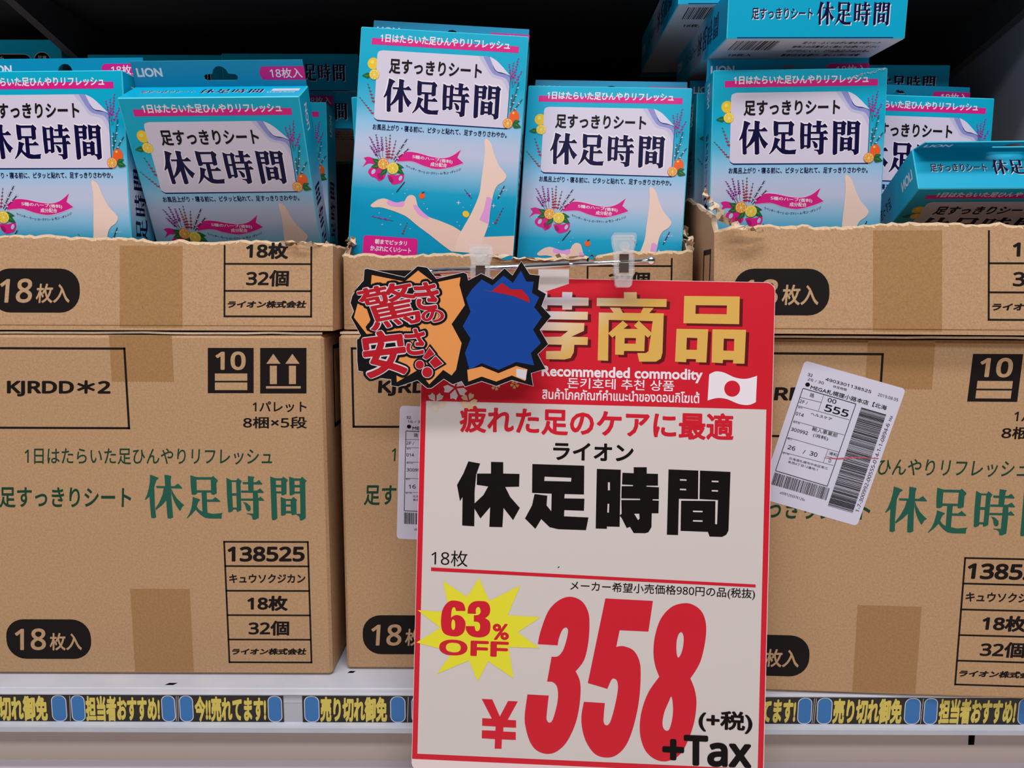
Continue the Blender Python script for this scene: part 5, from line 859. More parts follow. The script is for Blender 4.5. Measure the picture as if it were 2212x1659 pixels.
('p','white',3,0,'24.7,-147 24.1,-146.9 24,-146.3 23.9,-146.9 23.3,-147 23.9,-147.1 24,-147.7 24.1,-147.1'),
('p','white',3,0,'33.6,-149 33.08,-148.92 33,-148.4 32.92,-148.92 32.4,-149 32.92,-149.08 33,-149.6 33.08,-149.08'),
('p','white',3,0,'50.7,-158 50.1,-157.9 50,-157.3 49.9,-157.9 49.3,-158 49.9,-158.1 50,-158.7 50.1,-158.1'),
('p','white',3,0,'88.8,-150 88.11,-149.89 88,-149.2 87.89,-149.89 87.2,-150 87.89,-150.11 88,-150.8 88.11,-150.11'),
('p','white',3,0,'90.7,-153 90.1,-152.9 90,-152.3 89.9,-152.9 89.3,-153 89.9,-153.1 90,-153.7 90.1,-153.1'),
('p','white',3,0,'122.2,-144 121.17,-143.83 121,-142.8 120.83,-143.83 119.8,-144 120.83,-144.17 121,-145.2 121.17,-144.17'),
('p','white',3,0,'117.8,-149 117.11,-148.89 117,-148.2 116.89,-148.89 116.2,-149 116.89,-149.11 117,-149.8 117.11,-149.11'),
('p','white',3,0,'114.7,-152 114.1,-151.9 114,-151.3 113.9,-151.9 113.3,-152 113.9,-152.1 114,-152.7 114.1,-152.1'),
('r','magenta',3,(12.4,-182,57,-165.5,2.6)),
('t','white',4,'朝までピッタリ',(22,-168,48.2,-168,22,-172),0.03),
('t','white',4,'かぶれにくいシート',(18.5,-173.4,52,-173.4,18.5,-177.8),0.03)]
ART_LABEL = [
('t','black',2,'32',(5.4,-8.18,9.04,-8.13,5.49,-10.38),0.01),
('t','black',2,'4903301138525',(18.89,-7.86,53.98,-7.84,18.98,-10.06),0.01),
('t','black',2,'2019.08.05',(59.23,-8.23,74.64,-8.25,59.35,-10.42),0),
('t','black',2,'LABNUM',(6.45,-11.6,18.68,-11.39,6.53,-13.49),-0.01),
('t','black',2,'休足時間',(25.83,-11.57,36.24,-11.55,25.92,-13.53),0),
('p','black',2,0,'9.35,-16.15 9.42,-16.64 9.33,-17.13 9.08,-17.57 8.69,-17.92 8.21,-18.14 7.68,-18.21 7.15,-18.13 6.68,-17.9 6.3,-17.54 6.07,-17.1 5.99,-16.61 6.09,-16.12 6.34,-15.68 6.72,-15.33 7.21,-15.11 7.74,-15.04 8.26,-15.12 8.74,-15.35 9.11,-15.71'),
('t','black',2,'MEGA札幌狸小路本店【北海',(10.39,-15.85,68.67,-15.62,10.54,-19.4),0.01),
('p','black',2,0,'5.47,-20.42 46.24,-20.86 46.22,-20.38 5.45,-19.94'),
('p','black',2,0,'5.07,-20.21 5.33,-85.69 5.81,-85.71 5.54,-20.23'),
('p','black',2,0,'45.99,-20.61 45.95,-86.19 46.42,-86.22 46.46,-20.63'),
('p','black',2,0,'5.57,-85.95 46.2,-86.45 46.17,-85.96 5.56,-85.46'),
('p','black',2,0,'4.94,-27.36 21.5,-26.74 21.48,-26.5 4.92,-27.12'),
('p','black',2,0,'5.68,-33.83 45.42,-33.5 45.41,-33.26 5.66,-33.59'),
('p','black',2,0,'21.38,-20.53 21.46,-33.02 21.7,-33.03 21.61,-20.54'),
('p','black',2,0,'6.41,-45.52 45.62,-45.44 45.6,-45.21 6.4,-45.28'),
('p','black',2,0,'6.05,-58.95 45.81,-58.9 45.79,-58.66 6.04,-58.71'),
('p','black',2,0,'5.98,-70.59 45.37,-69.82 45.35,-69.58 5.97,-70.35'),
('p','black',2,0,'37.72,-58.82 37.4,-69.7 37.64,-69.72 37.96,-58.84'),
('p','black',2,0,'38.23,-64.52 45.58,-64.31 45.56,-64.07 38.21,-64.28'),
('t','black',2,'路',(11.68,-21.71,14.96,-21.76,11.82,-24.87),0),
('t','black',2,'2F /',(5.8,-28.66,11.96,-28.71,5.91,-31.19),0),
('t','black',2,'00',(25.41,-21.74,31.92,-21.69,25.55,-24.89),0.01),
('t','black',2,'555',(25.2,-26.71,43.4,-26.69,25.44,-32.09),0.02),
('t','black',2,'部門',(6.37,-34.09,9.39,-34.05,6.42,-35.28),0),
('t','black',2,'014',(6.13,-38.34,12.25,-38.24,6.24,-40.89),0.01),
('t','black',2,'ヘルスケア',(16.88,-35.64,33.06,-35.55,16.97,-37.71),0.01),
('t','black',2,'取引先',(6.3,-45.6,11.56,-45.58,6.36,-46.95),0),
('t','black',2,'300992',(6.62,-50.56,19.57,-50.4,6.73,-53.12),0.01),
('t','black',2,'輸入事業部',(21.44,-45.65,40.95,-45.59,21.58,-48.84),0),
('t','black',2,'(消耗)',(23.57,-50.08,35.22,-50.05,23.71,-53.28),0),
('t','black',2,'棚口',(6.04,-58.83,9.58,-58.81,6.1,-60.12),0),
('t','black',2,'26',(8.57,-64.02,14.3,-63.87,8.71,-67.24),0.01),
('t','black',2,'/',(20.45,-64.27,22.11,-64.29,20.6,-67.49),0),
('t','black',2,'30',(25.67,-63.84,31.44,-63.84,25.82,-67.06),0.01),
('t','black',2,'浦和',(39.03,-60.18,45.44,-60.16,39.16,-62.74),0),
('t','black',2,'D',(40.9,-65.74,42.63,-65.74,41.02,-68.31),0),
('t','black',2,'送り先',(6.15,-70.25,11.26,-70.2,6.21,-71.62),0),
('t','black',2,'北海道札幌市中央区南三',(12.02,-72.53,42.15,-72.18,12.11,-74.47),0),
('t','black',2,'条西4丁目12番地-1',(12.31,-75.42,35.24,-75.24,12.4,-77.37),0),
('t','black',2,'a6991293376126a',(14.07,-99.78,33.53,-100.03,14.15,-101.74),0),
('t','black',2,'1-7-300992-00555-014-1-1-0894-6',(72.23,-98.6,72.12,-27.95,75.06,-98.88),0),
('t','black',2,'FAX',(73.02,-25.85,73.24,-21.78,75.05,-25.84),0),
('p','black',2,0,'50.79,-22.05 50.79,-22.68 69.96,-22.78 69.95,-22.15'),
('p','black',2,0,'50.79,-22.91 50.8,-23.15 69.97,-23.25 69.96,-23.02'),
('p','black',2,0,'50.8,-23.39 50.8,-23.62 69.97,-23.72 69.97,-23.49'),
('p','black',2,0,'50.8,-24.17 50.8,-24.41 69.98,-24.51 69.98,-24.28'),
('p','black',2,0,'50.81,-24.65 50.81,-24.88 69.99,-24.98 69.98,-24.75'),
('p','black',2,0,'50.81,-25.28 50.81,-25.91 70,-26.01 69.99,-25.38'),
('p','black',2,0,'50.82,-26.3 50.82,-26.93 70.01,-27.03 70,-26.4'),
('p','black',2,0,'50.82,-27.17 50.83,-27.8 70.02,-27.9 70.01,-27.27'),
('p','black',2,0,'50.83,-28.04 50.83,-28.43 70.03,-28.53 70.02,-28.14'),
('p','black',2,0,'50.83,-28.67 50.83,-28.91 70.03,-29.01 70.03,-28.77'),
('p','black',2,0,'50.84,-29.3 50.84,-29.54 70.04,-29.64 70.04,-29.4'),
('p','black',2,0,'50.84,-29.94 50.84,-30.17 70.05,-30.27 70.04,-30.03'),
('p','black',2,0,'50.84,-30.41 50.85,-30.81 70.05,-30.9 70.05,-30.51'),
('p','black',2,0,'50.85,-31.04 50.85,-31.44 70.06,-31.53 70.06,-31.14'),
('p','black',2,0,'50.85,-31.83 50.86,-32.47 70.07,-32.56 70.06,-31.93'),
('p','black',2,0,'50.86,-32.7 50.86,-32.94 70.08,-33.04 70.07,-32.8'),
('p','black',2,0,'50.86,-33.34 50.87,-33.97 70.09,-34.07 70.08,-33.43'),
('p','black',2,0,'50.87,-34.52 50.88,-35.16 70.1,-35.25 70.09,-34.62'),
('p','black',2,0,'50.88,-35.55 50.88,-35.79 70.11,-35.89 70.11,-35.65'),
('p','black',2,0,'50.88,-36.03 50.88,-36.27 70.11,-36.36 70.11,-36.12'),
('p','black',2,0,'50.89,-36.5 50.89,-36.74 70.12,-36.84 70.12,-36.6'),
('p','black',2,0,'50.89,-36.98 50.89,-37.38 70.13,-37.47 70.12,-37.07'),
('p','black',2,0,'50.89,-37.77 50.9,-38.17 70.14,-38.26 70.13,-37.87'),
('p','black',2,0,'50.9,-38.73 50.9,-39.36 70.15,-39.45 70.14,-38.82'),
('p','black',2,0,'50.91,-39.92 50.91,-40.55 70.16,-40.64 70.15,-40.01'),
('p','black',2,0,'50.91,-40.79 50.92,-41.43 70.17,-41.52 70.16,-40.88'),
('p','black',2,0,'50.92,-41.98 50.92,-42.22 70.18,-42.31 70.18,-42.07'),
('p','black',2,0,'50.93,-42.46 50.93,-42.86 70.19,-42.95 70.18,-42.55'),
('p','black',2,0,'50.93,-43.25 50.93,-43.65 70.2,-43.74 70.19,-43.34'),
('p','black',2,0,'50.93,-43.89 50.94,-44.13 70.2,-44.22 70.2,-43.98'),
('p','black',2,0,'50.94,-44.37 50.94,-45 70.21,-45.09 70.2,-44.46'),
('p','black',2,0,'50.94,-45.24 50.95,-45.48 70.22,-45.57 70.21,-45.33'),
('p','black',2,0,'50.95,-46.04 50.95,-46.44 70.23,-46.52 70.22,-46.13'),
('p','black',2,0,'50.95,-46.83 50.96,-47.07 70.24,-47.16 70.23,-46.92'),
('p','black',2,0,'50.96,-47.63 50.96,-48.03 70.25,-48.12 70.24,-47.72'),
('p','black',2,0,'50.97,-48.43 50.97,-48.67 70.25,-48.75 70.25,-48.51'),
('p','black',2,0,'50.97,-48.91 50.97,-49.31 70.26,-49.39 70.26,-48.99'),
('p','black',2,0,'50.97,-49.7 50.98,-50.34 70.27,-50.43 70.26,-49.79'),
('p','black',2,0,'50.98,-50.74 50.98,-50.98 70.28,-51.07 70.28,-50.83'),
('p','black',2,0,'50.99,-51.54 50.99,-51.78 70.29,-51.86 70.29,-51.62'),
('p','black',2,0,'50.99,-52.02 50.99,-52.26 70.29,-52.34 70.29,-52.1'),
('p','black',2,0,'50.99,-52.82 51,-53.06 70.3,-53.14 70.3,-52.9'),
('p','black',2,0,'51,-53.46 51,-53.7 70.31,-53.78 70.31,-53.54'),
('p','black',2,0,'51,-54.26 51.01,-54.5 70.32,-54.58 70.32,-54.34'),
('p','black',2,0,'51.01,-54.74 51.01,-54.98 70.32,-55.06 70.32,-54.82'),
('p','black',2,0,'51.01,-55.37 51.01,-55.77 70.33,-55.86 70.33,-55.46'),
('p','black',2,0,'51.02,-56.01 51.02,-56.65 70.34,-56.74 70.34,-56.1'),
('p','black',2,0,'51.02,-57.06 51.03,-57.3 70.35,-57.38 70.35,-57.14'),
('p','black',2,0,'51.03,-57.54 51.03,-57.78 70.36,-57.86 70.35,-57.62'),
('p','black',2,0,'51.03,-58.02 51.03,-58.42 70.36,-58.5 70.36,-58.1'),
('p','black',2,0,'51.03,-58.66 51.04,-59.06 70.37,-59.14 70.37,-58.74'),
('p','black',2,0,'51.04,-59.46 51.04,-59.86 70.38,-59.94 70.37,-59.54'),
('p','black',2,0,'51.04,-60.1 51.05,-60.34 70.38,-60.42 70.38,-60.18'),
('p','black',2,0,'51.05,-60.9 51.05,-61.14 70.39,-61.22 70.39,-60.98'),
('p','black',2,0,'51.05,-61.7 51.06,-61.94 70.4,-62.02 70.4,-61.78'),
('p','black',2,0,'51.06,-62.18 51.06,-62.58 70.41,-62.66 70.4,-62.26'),
('p','black',2,0,'51.06,-63.15 51.07,-63.79 70.42,-63.86 70.42,-63.22'),
('p','black',2,0,'51.07,-64.19 51.07,-64.43 70.43,-64.51 70.43,-64.27'),
('p','black',2,0,'51.08,-64.99 51.08,-65.64 70.44,-65.71 70.44,-65.07'),
('p','black',2,0,'51.08,-65.88 51.08,-66.12 70.45,-66.19 70.45,-65.95'),
('p','black',2,0,'51.09,-66.36 51.09,-67 70.46,-67.08 70.45,-66.43'),
('p','black',2,0,'51.09,-67.24 51.09,-67.48 70.46,-67.56 70.46,-67.32'),
('p','black',2,0,'51.1,-67.73 51.1,-68.37 70.47,-68.44 70.47,-67.8'),
('p','black',2,0,'51.1,-68.77 51.1,-69.01 70.48,-69.09 70.48,-68.84'),
('p','black',2,0,'51.11,-69.25 51.11,-69.5 70.49,-69.57 70.48,-69.33'),
('p','black',2,0,'51.11,-69.74 51.11,-70.38 70.5,-70.45 70.49,-69.81'),
('p','black',2,0,'51.12,-70.95 51.12,-71.19 70.51,-71.26 70.5,-71.02'),
('p','black',2,0,'51.12,-71.43 51.12,-71.67 70.51,-71.74 70.51,-71.5'),
('p','black',2,0,'51.12,-71.91 51.13,-72.32 70.52,-72.39 70.51,-71.98'),
('p','black',2,0,'51.13,-72.56 51.13,-72.96 70.53,-73.03 70.52,-72.63'),
('p','black',2,0,'51.13,-73.36 51.14,-73.77 70.53,-73.84 70.53,-73.43'),
('p','black',2,0,'51.14,-74.17 51.14,-74.41 70.54,-74.48 70.54,-74.24'),
('p','black',2,0,'51.14,-74.98 51.15,-75.62 70.56,-75.69 70.55,-75.05'),
('p','black',2,0,'51.15,-76.19 51.15,-76.43 70.56,-76.5 70.56,-76.26'),
('p','black',2,0,'51.16,-76.83 51.16,-77.48 70.58,-77.55 70.57,-76.9'),
('p','black',2,0,'51.16,-77.88 51.17,-78.13 70.58,-78.19 70.58,-77.95'),
('p','black',2,0,'51.17,-78.53 51.17,-78.94 70.59,-79 70.59,-78.6'),
('p','black',2,0,'51.17,-79.5 51.18,-79.91 70.6,-79.97 70.6,-79.57'),
('p','black',2,0,'51.18,-80.15 51.18,-80.39 70.61,-80.46 70.61,-80.21'),
('p','black',2,0,'51.18,-80.8 51.19,-81.44 70.62,-81.51 70.61,-80.86'),
('p','black',2,0,'51.19,-81.85 51.19,-82.09 70.63,-82.15 70.63,-81.91'),
('p','black',2,0,'51.19,-82.33 51.2,-82.98 70.64,-83.05 70.63,-82.4'),
('p','black',2,0,'51.2,-83.22 51.2,-83.47 70.64,-83.53 70.64,-83.29'),
('p','black',2,0,'51.21,-84.04 51.21,-84.28 70.65,-84.34 70.65,-84.1'),
('p','black',2,0,'51.21,-84.85 51.21,-85.09 70.66,-85.15 70.66,-84.91'),
('p','black',2,0,'51.21,-85.33 51.22,-85.58 70.67,-85.64 70.66,-85.39'),
('p','black',2,0,'51.22,-85.82 51.22,-86.06 70.67,-86.12 70.67,-85.88'),
('p','black',2,0,'51.22,-86.31 51.22,-86.71 70.68,-86.77 70.68,-86.37'),
('p','black',2,0,'51.23,-87.28 51.23,-87.69 70.69,-87.75 70.69,-87.34'),
('p','black',2,0,'51.23,-87.93 51.24,-88.58 70.7,-88.64 70.69,-87.99'),
('p','black',2,0,'51.24,-88.82 51.24,-89.23 70.71,-89.29 70.7,-88.88'),
('p','black',2,0,'51.24,-89.8 51.25,-90.04 70.72,-90.1 70.72,-89.86'),
('p','black',2,0,'51.25,-90.28 51.25,-90.53 70.72,-90.59 70.72,-90.34'),
('p','black',2,0,'51.25,-90.77 51.25,-91.02 70.73,-91.07 70.73,-90.83'),
('p','black',2,0,'51.25,-91.26 51.26,-91.67 70.74,-91.72 70.73,-91.32'),
('p','black',2,0,'51.26,-91.91 51.26,-92.56 70.75,-92.62 70.74,-91.97'),
('p','black',2,0,'51.26,-92.81 51.27,-93.46 70.76,-93.51 70.75,-92.86'),
('p','black',2,0,'51.27,-93.86 51.27,-94.27 70.77,-94.33 70.76,-93.92'),
('p','black',2,0,'51.28,-94.52 51.28,-95.17 70.78,-95.22 70.77,-94.57'),
('p','black',2,0,'51.28,-95.41 51.29,-96.06 70.79,-96.12 70.78,-95.47'),
('p','black',2,0,'51.29,-96.31 51.29,-96.96 70.8,-97.01 70.79,-96.36'),
('p','black',2,0,'51.29,-97.2 51.3,-97.86 70.81,-97.91 70.8,-97.26'),
('p','black',2,0,'51.3,-98.1 51.3,-98.35 70.81,-98.4 70.81,-98.15'),
('p','black',2,0,'51.3,-98.75 51.31,-99 70.82,-99.05 70.82,-98.81'),
('p','black',2,0,'51.31,-99.24 51.31,-99.65 70.83,-99.7 70.82,-99.3'),
('p','black',2,0,'51.31,-100.22 51.32,-100.47 70.83,-100.52 70.83,-100.28'),
('p','black',2,0,'5.44,-87.11 5.68,-87.11 5.96,-96.65 5.72,-96.65'),
('p','black',2,0,'5.92,-87.11 6.32,-87.11 6.6,-96.65 6.2,-96.65'),
('p','black',2,0,'6.56,-87.12 7.2,-87.12 7.48,-96.66 6.84,-96.65'),
('p','black',2,0,'7.6,-87.12 8.23,-87.12 8.52,-96.66 7.88,-96.66'),
('p','black',2,0,'8.79,-87.12 9.19,-87.12 9.48,-96.66 9.08,-96.66'),
('p','black',2,0,'9.43,-87.12 10.07,-87.13 10.36,-96.66 9.72,-96.66'),
('p','black',2,0,'10.31,-87.13 10.55,-87.13 10.84,-96.67 10.6,-96.67'),
('p','black',2,0,'10.79,-87.13 11.02,-87.13 11.32,-96.67 11.08,-96.67'),
('p','black',2,0,'11.42,-87.13 12.06,-87.13 12.35,-96.67 11.72,-96.67'),
('p','black',2,0,'12.62,-87.14 13.26,-87.14 13.55,-96.67 12.91,-96.67'),
('p','black',2,0,'13.81,-87.14 14.05,-87.14 14.35,-96.68 14.11,-96.68'),
('p','black',2,0,'14.61,-87.14 14.85,-87.14 15.15,-96.68 14.91,-96.68'),
('p','black',2,0,'15.09,-87.14 15.73,-87.15 16.03,-96.68 15.39,-96.68'),
('p','black',2,0,'16.28,-87.15 16.92,-87.15 17.23,-96.69 16.59,-96.68'),
('p','black',2,0,'17.32,-87.15 17.96,-87.15 18.26,-96.69 17.63,-96.69'),
('p','black',2,0,'18.2,-87.15 18.44,-87.15 18.74,-96.69 18.5,-96.69'),
('p','black',2,0,'18.67,-87.16 18.91,-87.16 19.22,-96.69 18.98,-96.69'),
('p','black',2,0,'19.31,-87.16 19.55,-87.16 19.86,-96.69 19.62,-96.69'),
('p','black',2,0,'19.79,-87.16 20.19,-87.16 20.5,-96.7 20.1,-96.69'),
('p','black',2,0,'20.43,-87.16 20.83,-87.16 21.14,-96.7 20.74,-96.7'),
('p','black',2,0,'21.38,-87.16 22.02,-87.17 22.34,-96.7 21.7,-96.7'),
('p','black',2,0,'22.58,-87.17 23.22,-87.17 23.53,-96.7 22.9,-96.7'),
('p','black',2,0,'23.61,-87.17 24.01,-87.17 24.33,-96.71 23.93,-96.71'),
('p','black',2,0,'24.57,-87.17 24.81,-87.18 25.13,-96.71 24.89,-96.71'),
('p','black',2,0,'25.05,-87.18 25.68,-87.18 26.01,-96.71 25.37,-96.71'),
('p','black',2,0,'26.24,-87.18 26.48,-87.18 26.81,-96.71 26.57,-96.71'),
('p','black',2,0,'26.88,-87.18 27.12,-87.18 27.44,-96.72 27.2,-96.72'),
('p','black',2,0,'27.67,-87.19 28.31,-87.19 28.64,-96.72 28,-96.72'),
('p','black',2,0,'28.55,-87.19 28.79,-87.19 29.12,-96.72 28.88,-96.72'),
('p','black',2,0,'29.35,-87.19 29.74,-87.19 30.08,-96.72 29.68,-96.72'),
('p','black',2,0,'30.14,-87.19 30.38,-87.19 30.72,-96.73 30.48,-96.72'),
('p','black',2,0,'30.78,-87.2 31.18,-87.2 31.51,-96.73 31.11,-96.73'),
('p','black',2,0,'31.42,-87.2 31.65,-87.2 31.99,-96.73 31.75,-96.73'),
('p','black',2,0,'32.05,-87.2 32.45,-87.2 32.79,-96.73 32.39,-96.73'),
('p','black',2,0,'32.69,-87.2 33.09,-87.2 33.43,-96.73 33.03,-96.73'),
('p','black',2,0,'33.33,-87.2 33.72,-87.21 34.07,-96.74 33.67,-96.73'),
('p','black',2,0,'33.96,-87.21 34.2,-87.21 34.54,-96.74 34.31,-96.74'),
('p','black',2,0,'34.76,-87.21 35.4,-87.21 35.74,-96.74 35.1,-96.74'),
('p','black',2,0,'35.79,-87.21 36.03,-87.21 36.38,-96.74 36.14,-96.74'),
('p','black',2,0,'36.27,-87.21 36.51,-87.21 36.86,-96.74 36.62,-96.74'),
('p','black',2,0,'36.75,-87.22 36.99,-87.22 37.34,-96.75 37.1,-96.74'),
('p','black',2,0,'37.23,-87.22 37.62,-87.22 37.97,-96.75 37.57,-96.75'),
('p','black',2,0,'38.18,-87.22 38.58,-87.22 38.93,-96.75 38.53,-96.75'),
('p','black',2,0,'38.82,-87.22 39.06,-87.22 39.41,-96.75 39.17,-96.75'),
('p','black',2,0,'39.61,-87.22 39.85,-87.23 40.21,-96.75 39.97,-96.75'),
('p','black',2,0,'40.41,-87.23 40.81,-87.23 41.16,-96.76 40.76,-96.76'),
('p','black',2,0,'41.04,-87.23 41.28,-87.23 41.64,-96.76 41.4,-96.76'),
('p','black',2,0,'41.68,-87.23 42.08,-87.23 42.44,-96.76 42.04,-96.76'),
('p','black',2,0,'42.32,-87.23 42.56,-87.23 42.92,-96.76 42.68,-96.76'),
('p','black',2,0,'42.95,-87.24 43.35,-87.24 43.71,-96.76 43.32,-96.76'),
('p','black',2,0,'43.59,-87.24 43.99,-87.24 44.35,-96.77 43.95,-96.77'),
('p','black',2,0,'44.23,-87.24 44.86,-87.24 45.23,-96.77 44.59,-96.77'),
('p','black',2,0,'45.26,-87.24 45.66,-87.24 46.03,-96.77 45.63,-96.77'),
('p','black',2,0,'46.06,-87.25 46.29,-87.25 46.66,-96.77 46.42,-96.77'),
('p','black',2,0,'46.69,-87.25 46.93,-87.25 47.3,-96.78 47.06,-96.77'),
('p','black',2,0,'47.49,-87.25 47.88,-87.25 48.26,-96.78 47.86,-96.78'),
('p','black',2,0,'48.12,-87.25 48.44,-87.25 48.81,-96.78 48.5,-96.78'),
('p','redpen',3,0,'36.31,-66.07 46.91,-63.29 57.82,-59.06 75.29,-54.94 75.82,-55.3 58.13,-59.99 48.74,-63.85 39.52,-65.8')]
ART_CARD = [
('p','popblack',1,0,'14.91,-7.46 16.91,-7.06 43.62,-13.05 52.79,-5.16 59.55,-6.16 66.3,-14.01 85.34,-9.47 87.72,-10.41 88.92,-15.12 98.01,-10.22 106.33,-14.28 114.59,-6.42 120.14,-11.49 126.38,-1.54 132.35,-10.68 139.44,-11.44 138.34,-21.24 143.88,-24.35 140.8,-33 147.56,-40.05 139.75,-49.54 145.75,-59.77 138.3,-66.93 143.92,-77.19 133.65,-80.44 135.3,-89.56 120.18,-85.31 109.07,-89.77 98.69,-86.27 86.74,-90.35 84.33,-86.38 77.95,-88.82 71.54,-84.88 62.74,-91.5 59.54,-91.52 52.73,-85.82 38.67,-90.73 33.85,-89.97 33.7,-85.57 24.22,-84.44 19.4,-81.12 10.15,-79.58 9.38,-72.55 9.22,-57.4 12.68,-55.39 5.12,-41.52 7.15,-37.14 4.78,-31.2 6.01,-26.45 9.65,-20.5 14.23,-15.35'),
('p','poporange',2,0,'20.09,-11.39 43.62,-16.05 53.19,-8.15 64.72,-16.77 83.37,-12.78 82.59,-18.28 86.59,-32.45 77.08,-45.92 84.27,-59.34 80.32,-78.44 77.14,-82.45 71.14,-78.51 61.14,-88.95 53.13,-78.64 37.88,-87.53 37.1,-75.56 16.21,-74.11 18.7,-56.55 7.13,-41.51 9.99,-31.18 18.83,-24.82'),
('p','popblue',2,0,'91.32,-21.4 98.42,-14.3 105.96,-18.6 113.82,-11.51 120.56,-16.59 126.03,-7.95 130.02,-15.78 135.15,-15.76 134.02,-23.61 139.17,-26.73 135.68,-33.81 141.25,-40.47 135,-49.57 140.61,-59.01 133.54,-66.17 135.98,-74.87 123.28,-72.58 110.6,-78.22 98.65,-73.54 89.9,-78.37 86.68,-66.47 90.63,-56.14 85.04,-47.46 90.57,-37.16 87.37,-27.71'),
('p','popred',3,0,'98.45,-21.38 106.37,-22.92 121.41,-26.01 132.5,-30.68 131.68,-26.75 126.91,-21.28 119.01,-21.3 112.67,-16.61 105.18,-22.92'),
('p','poporange',3,0,'88.3,-78.38 98.66,-75.92 110.61,-80.61 123.3,-75.35 131.25,-77.68 129.72,-86.03 120.16,-82.13 109.05,-86.59 98.68,-83.08 89.12,-86.74'),
('p','popwhite',4,0,'123.31,-77.34 130.85,-78.08 130.11,-85.23 123.34,-82.9'),
('t','popblack',5,'驚',(5.52,-19.93,49.95,-12.1,17.09,-53.91),0.11),
('t','popwhite',6,'驚',(7.33,-21.72,48.13,-13.89,18.92,-52.09),0.03),
('t','popred',7,'驚',(7.8,-22.19,47.66,-14.36,19.39,-51.62),0.01),
('t','popblack',5,'き',(46.58,-14.67,69.08,-13.32,49.92,-39.04),0.11),
('t','popwhite',6,'き',(48.39,-16.46,67.27,-15.12,51.73,-37.23),0.06),
('t','popred',7,'き',(48.85,-16.91,66.8,-15.58,52.2,-36.77),0.03),
('t','popblack',5,'の',(52.77,-33.63,73.75,-33.03,53.54,-47.26),0.11),
('t','popwhite',6,'の',(54.59,-35.42,71.94,-34.83,55.36,-45.45),0.06),
('t','popred',7,'の',(55.05,-35.88,71.47,-35.29,55.83,-44.99),0.03),
('t','popblack',5,'安',(9.01,-50.34,44.45,-46.54,13.8,-87.67),0.11),
('t','popwhite',6,'安',(10.83,-52.14,42.63,-48.35,15.64,-85.83),0.06),
('t','popred',7,'安',(11.3,-52.6,42.16,-48.82,16.11,-85.36),0.03),
('t','popblack',5,'さ',(40.55,-47.59,60.03,-46.2,42.33,-71.1),0.11),
('t','popwhite',6,'さ',(42.37,-49.38,58.21,-48.01,44.16,-69.27),0.06),
('t','popred',7,'さ',(42.84,-49.85,57.75,-48.48,44.63,-68.81),0.03),
('p','popblack',5,0,'54.54,-70.94 61.71,-60.03 67.36,-67.11 58.32,-73.17'),
('p','popwhite',6,0,'56.06,-70.14 61.4,-62.01 65.61,-67.29 58.87,-71.8'),
('p','popred',7,0,'56.59,-69.86 61.29,-62.71 64.99,-67.35 59.06,-71.32'),
('p','popblack',5,0,'58.96,-72.94 65.74,-66.15 73.66,-74.34 64.62,-79.66'),
('p','popwhite',6,0,'60.7,-73.03 65.75,-67.96 71.64,-74.07 64.91,-78.03'),
('p','popred',7,0,'61.3,-73.06 65.75,-68.6 70.93,-73.97 65.01,-77.46'),
('p','popblack',5,0,'58.98,-74.87 58.52,-76.9 57.22,-78.53 55.34,-79.44 53.26,-79.45 51.38,-78.57 50.08,-76.96 49.62,-74.94 50.09,-72.91 51.39,-71.28 53.27,-70.37 55.35,-70.36 57.22,-71.24 58.52,-72.85'),
('p','popwhite',6,0,'57.79,-74.88 57.44,-76.39 56.48,-77.6 55.08,-78.28 53.53,-78.29 52.13,-77.63 51.16,-76.43 50.82,-74.93 51.16,-73.42 52.13,-72.21 53.53,-71.53 55.08,-71.52 56.48,-72.18 57.45,-73.38'),
('p','popred',7,0,'57.37,-74.88 57.07,-76.21 56.22,-77.28 54.99,-77.88 53.62,-77.89 52.39,-77.3 51.54,-76.25 51.24,-74.93 51.54,-73.6 52.39,-72.53 53.62,-71.93 54.99,-71.93 56.22,-72.51 57.07,-73.56'),
('p','popblack',5,0,'65.43,-80.27 64.87,-82.72 63.3,-84.69 61.03,-85.8 58.51,-85.82 56.24,-84.75 54.67,-82.79 54.11,-80.35 54.67,-77.9 56.24,-75.93 58.51,-74.82 61.03,-74.8 63.3,-75.88 64.87,-77.83'),
('p','popwhite',6,0,'63.98,-80.28 63.57,-82.1 62.4,-83.57 60.71,-84.4 58.83,-84.41 57.14,-83.61 55.97,-82.16 55.55,-80.34 55.97,-78.51 57.14,-77.04 58.83,-76.22 60.71,-76.21 62.4,-77.01 63.57,-78.46'),
('p','popred',7,0,'63.48,-80.28 63.11,-81.89 62.08,-83.18 60.59,-83.9 58.94,-83.92 57.46,-83.21 56.43,-81.94 56.06,-80.33 56.43,-78.73 57.46,-77.44 58.94,-76.71 60.59,-76.7 62.08,-77.4 63.11,-78.68')]
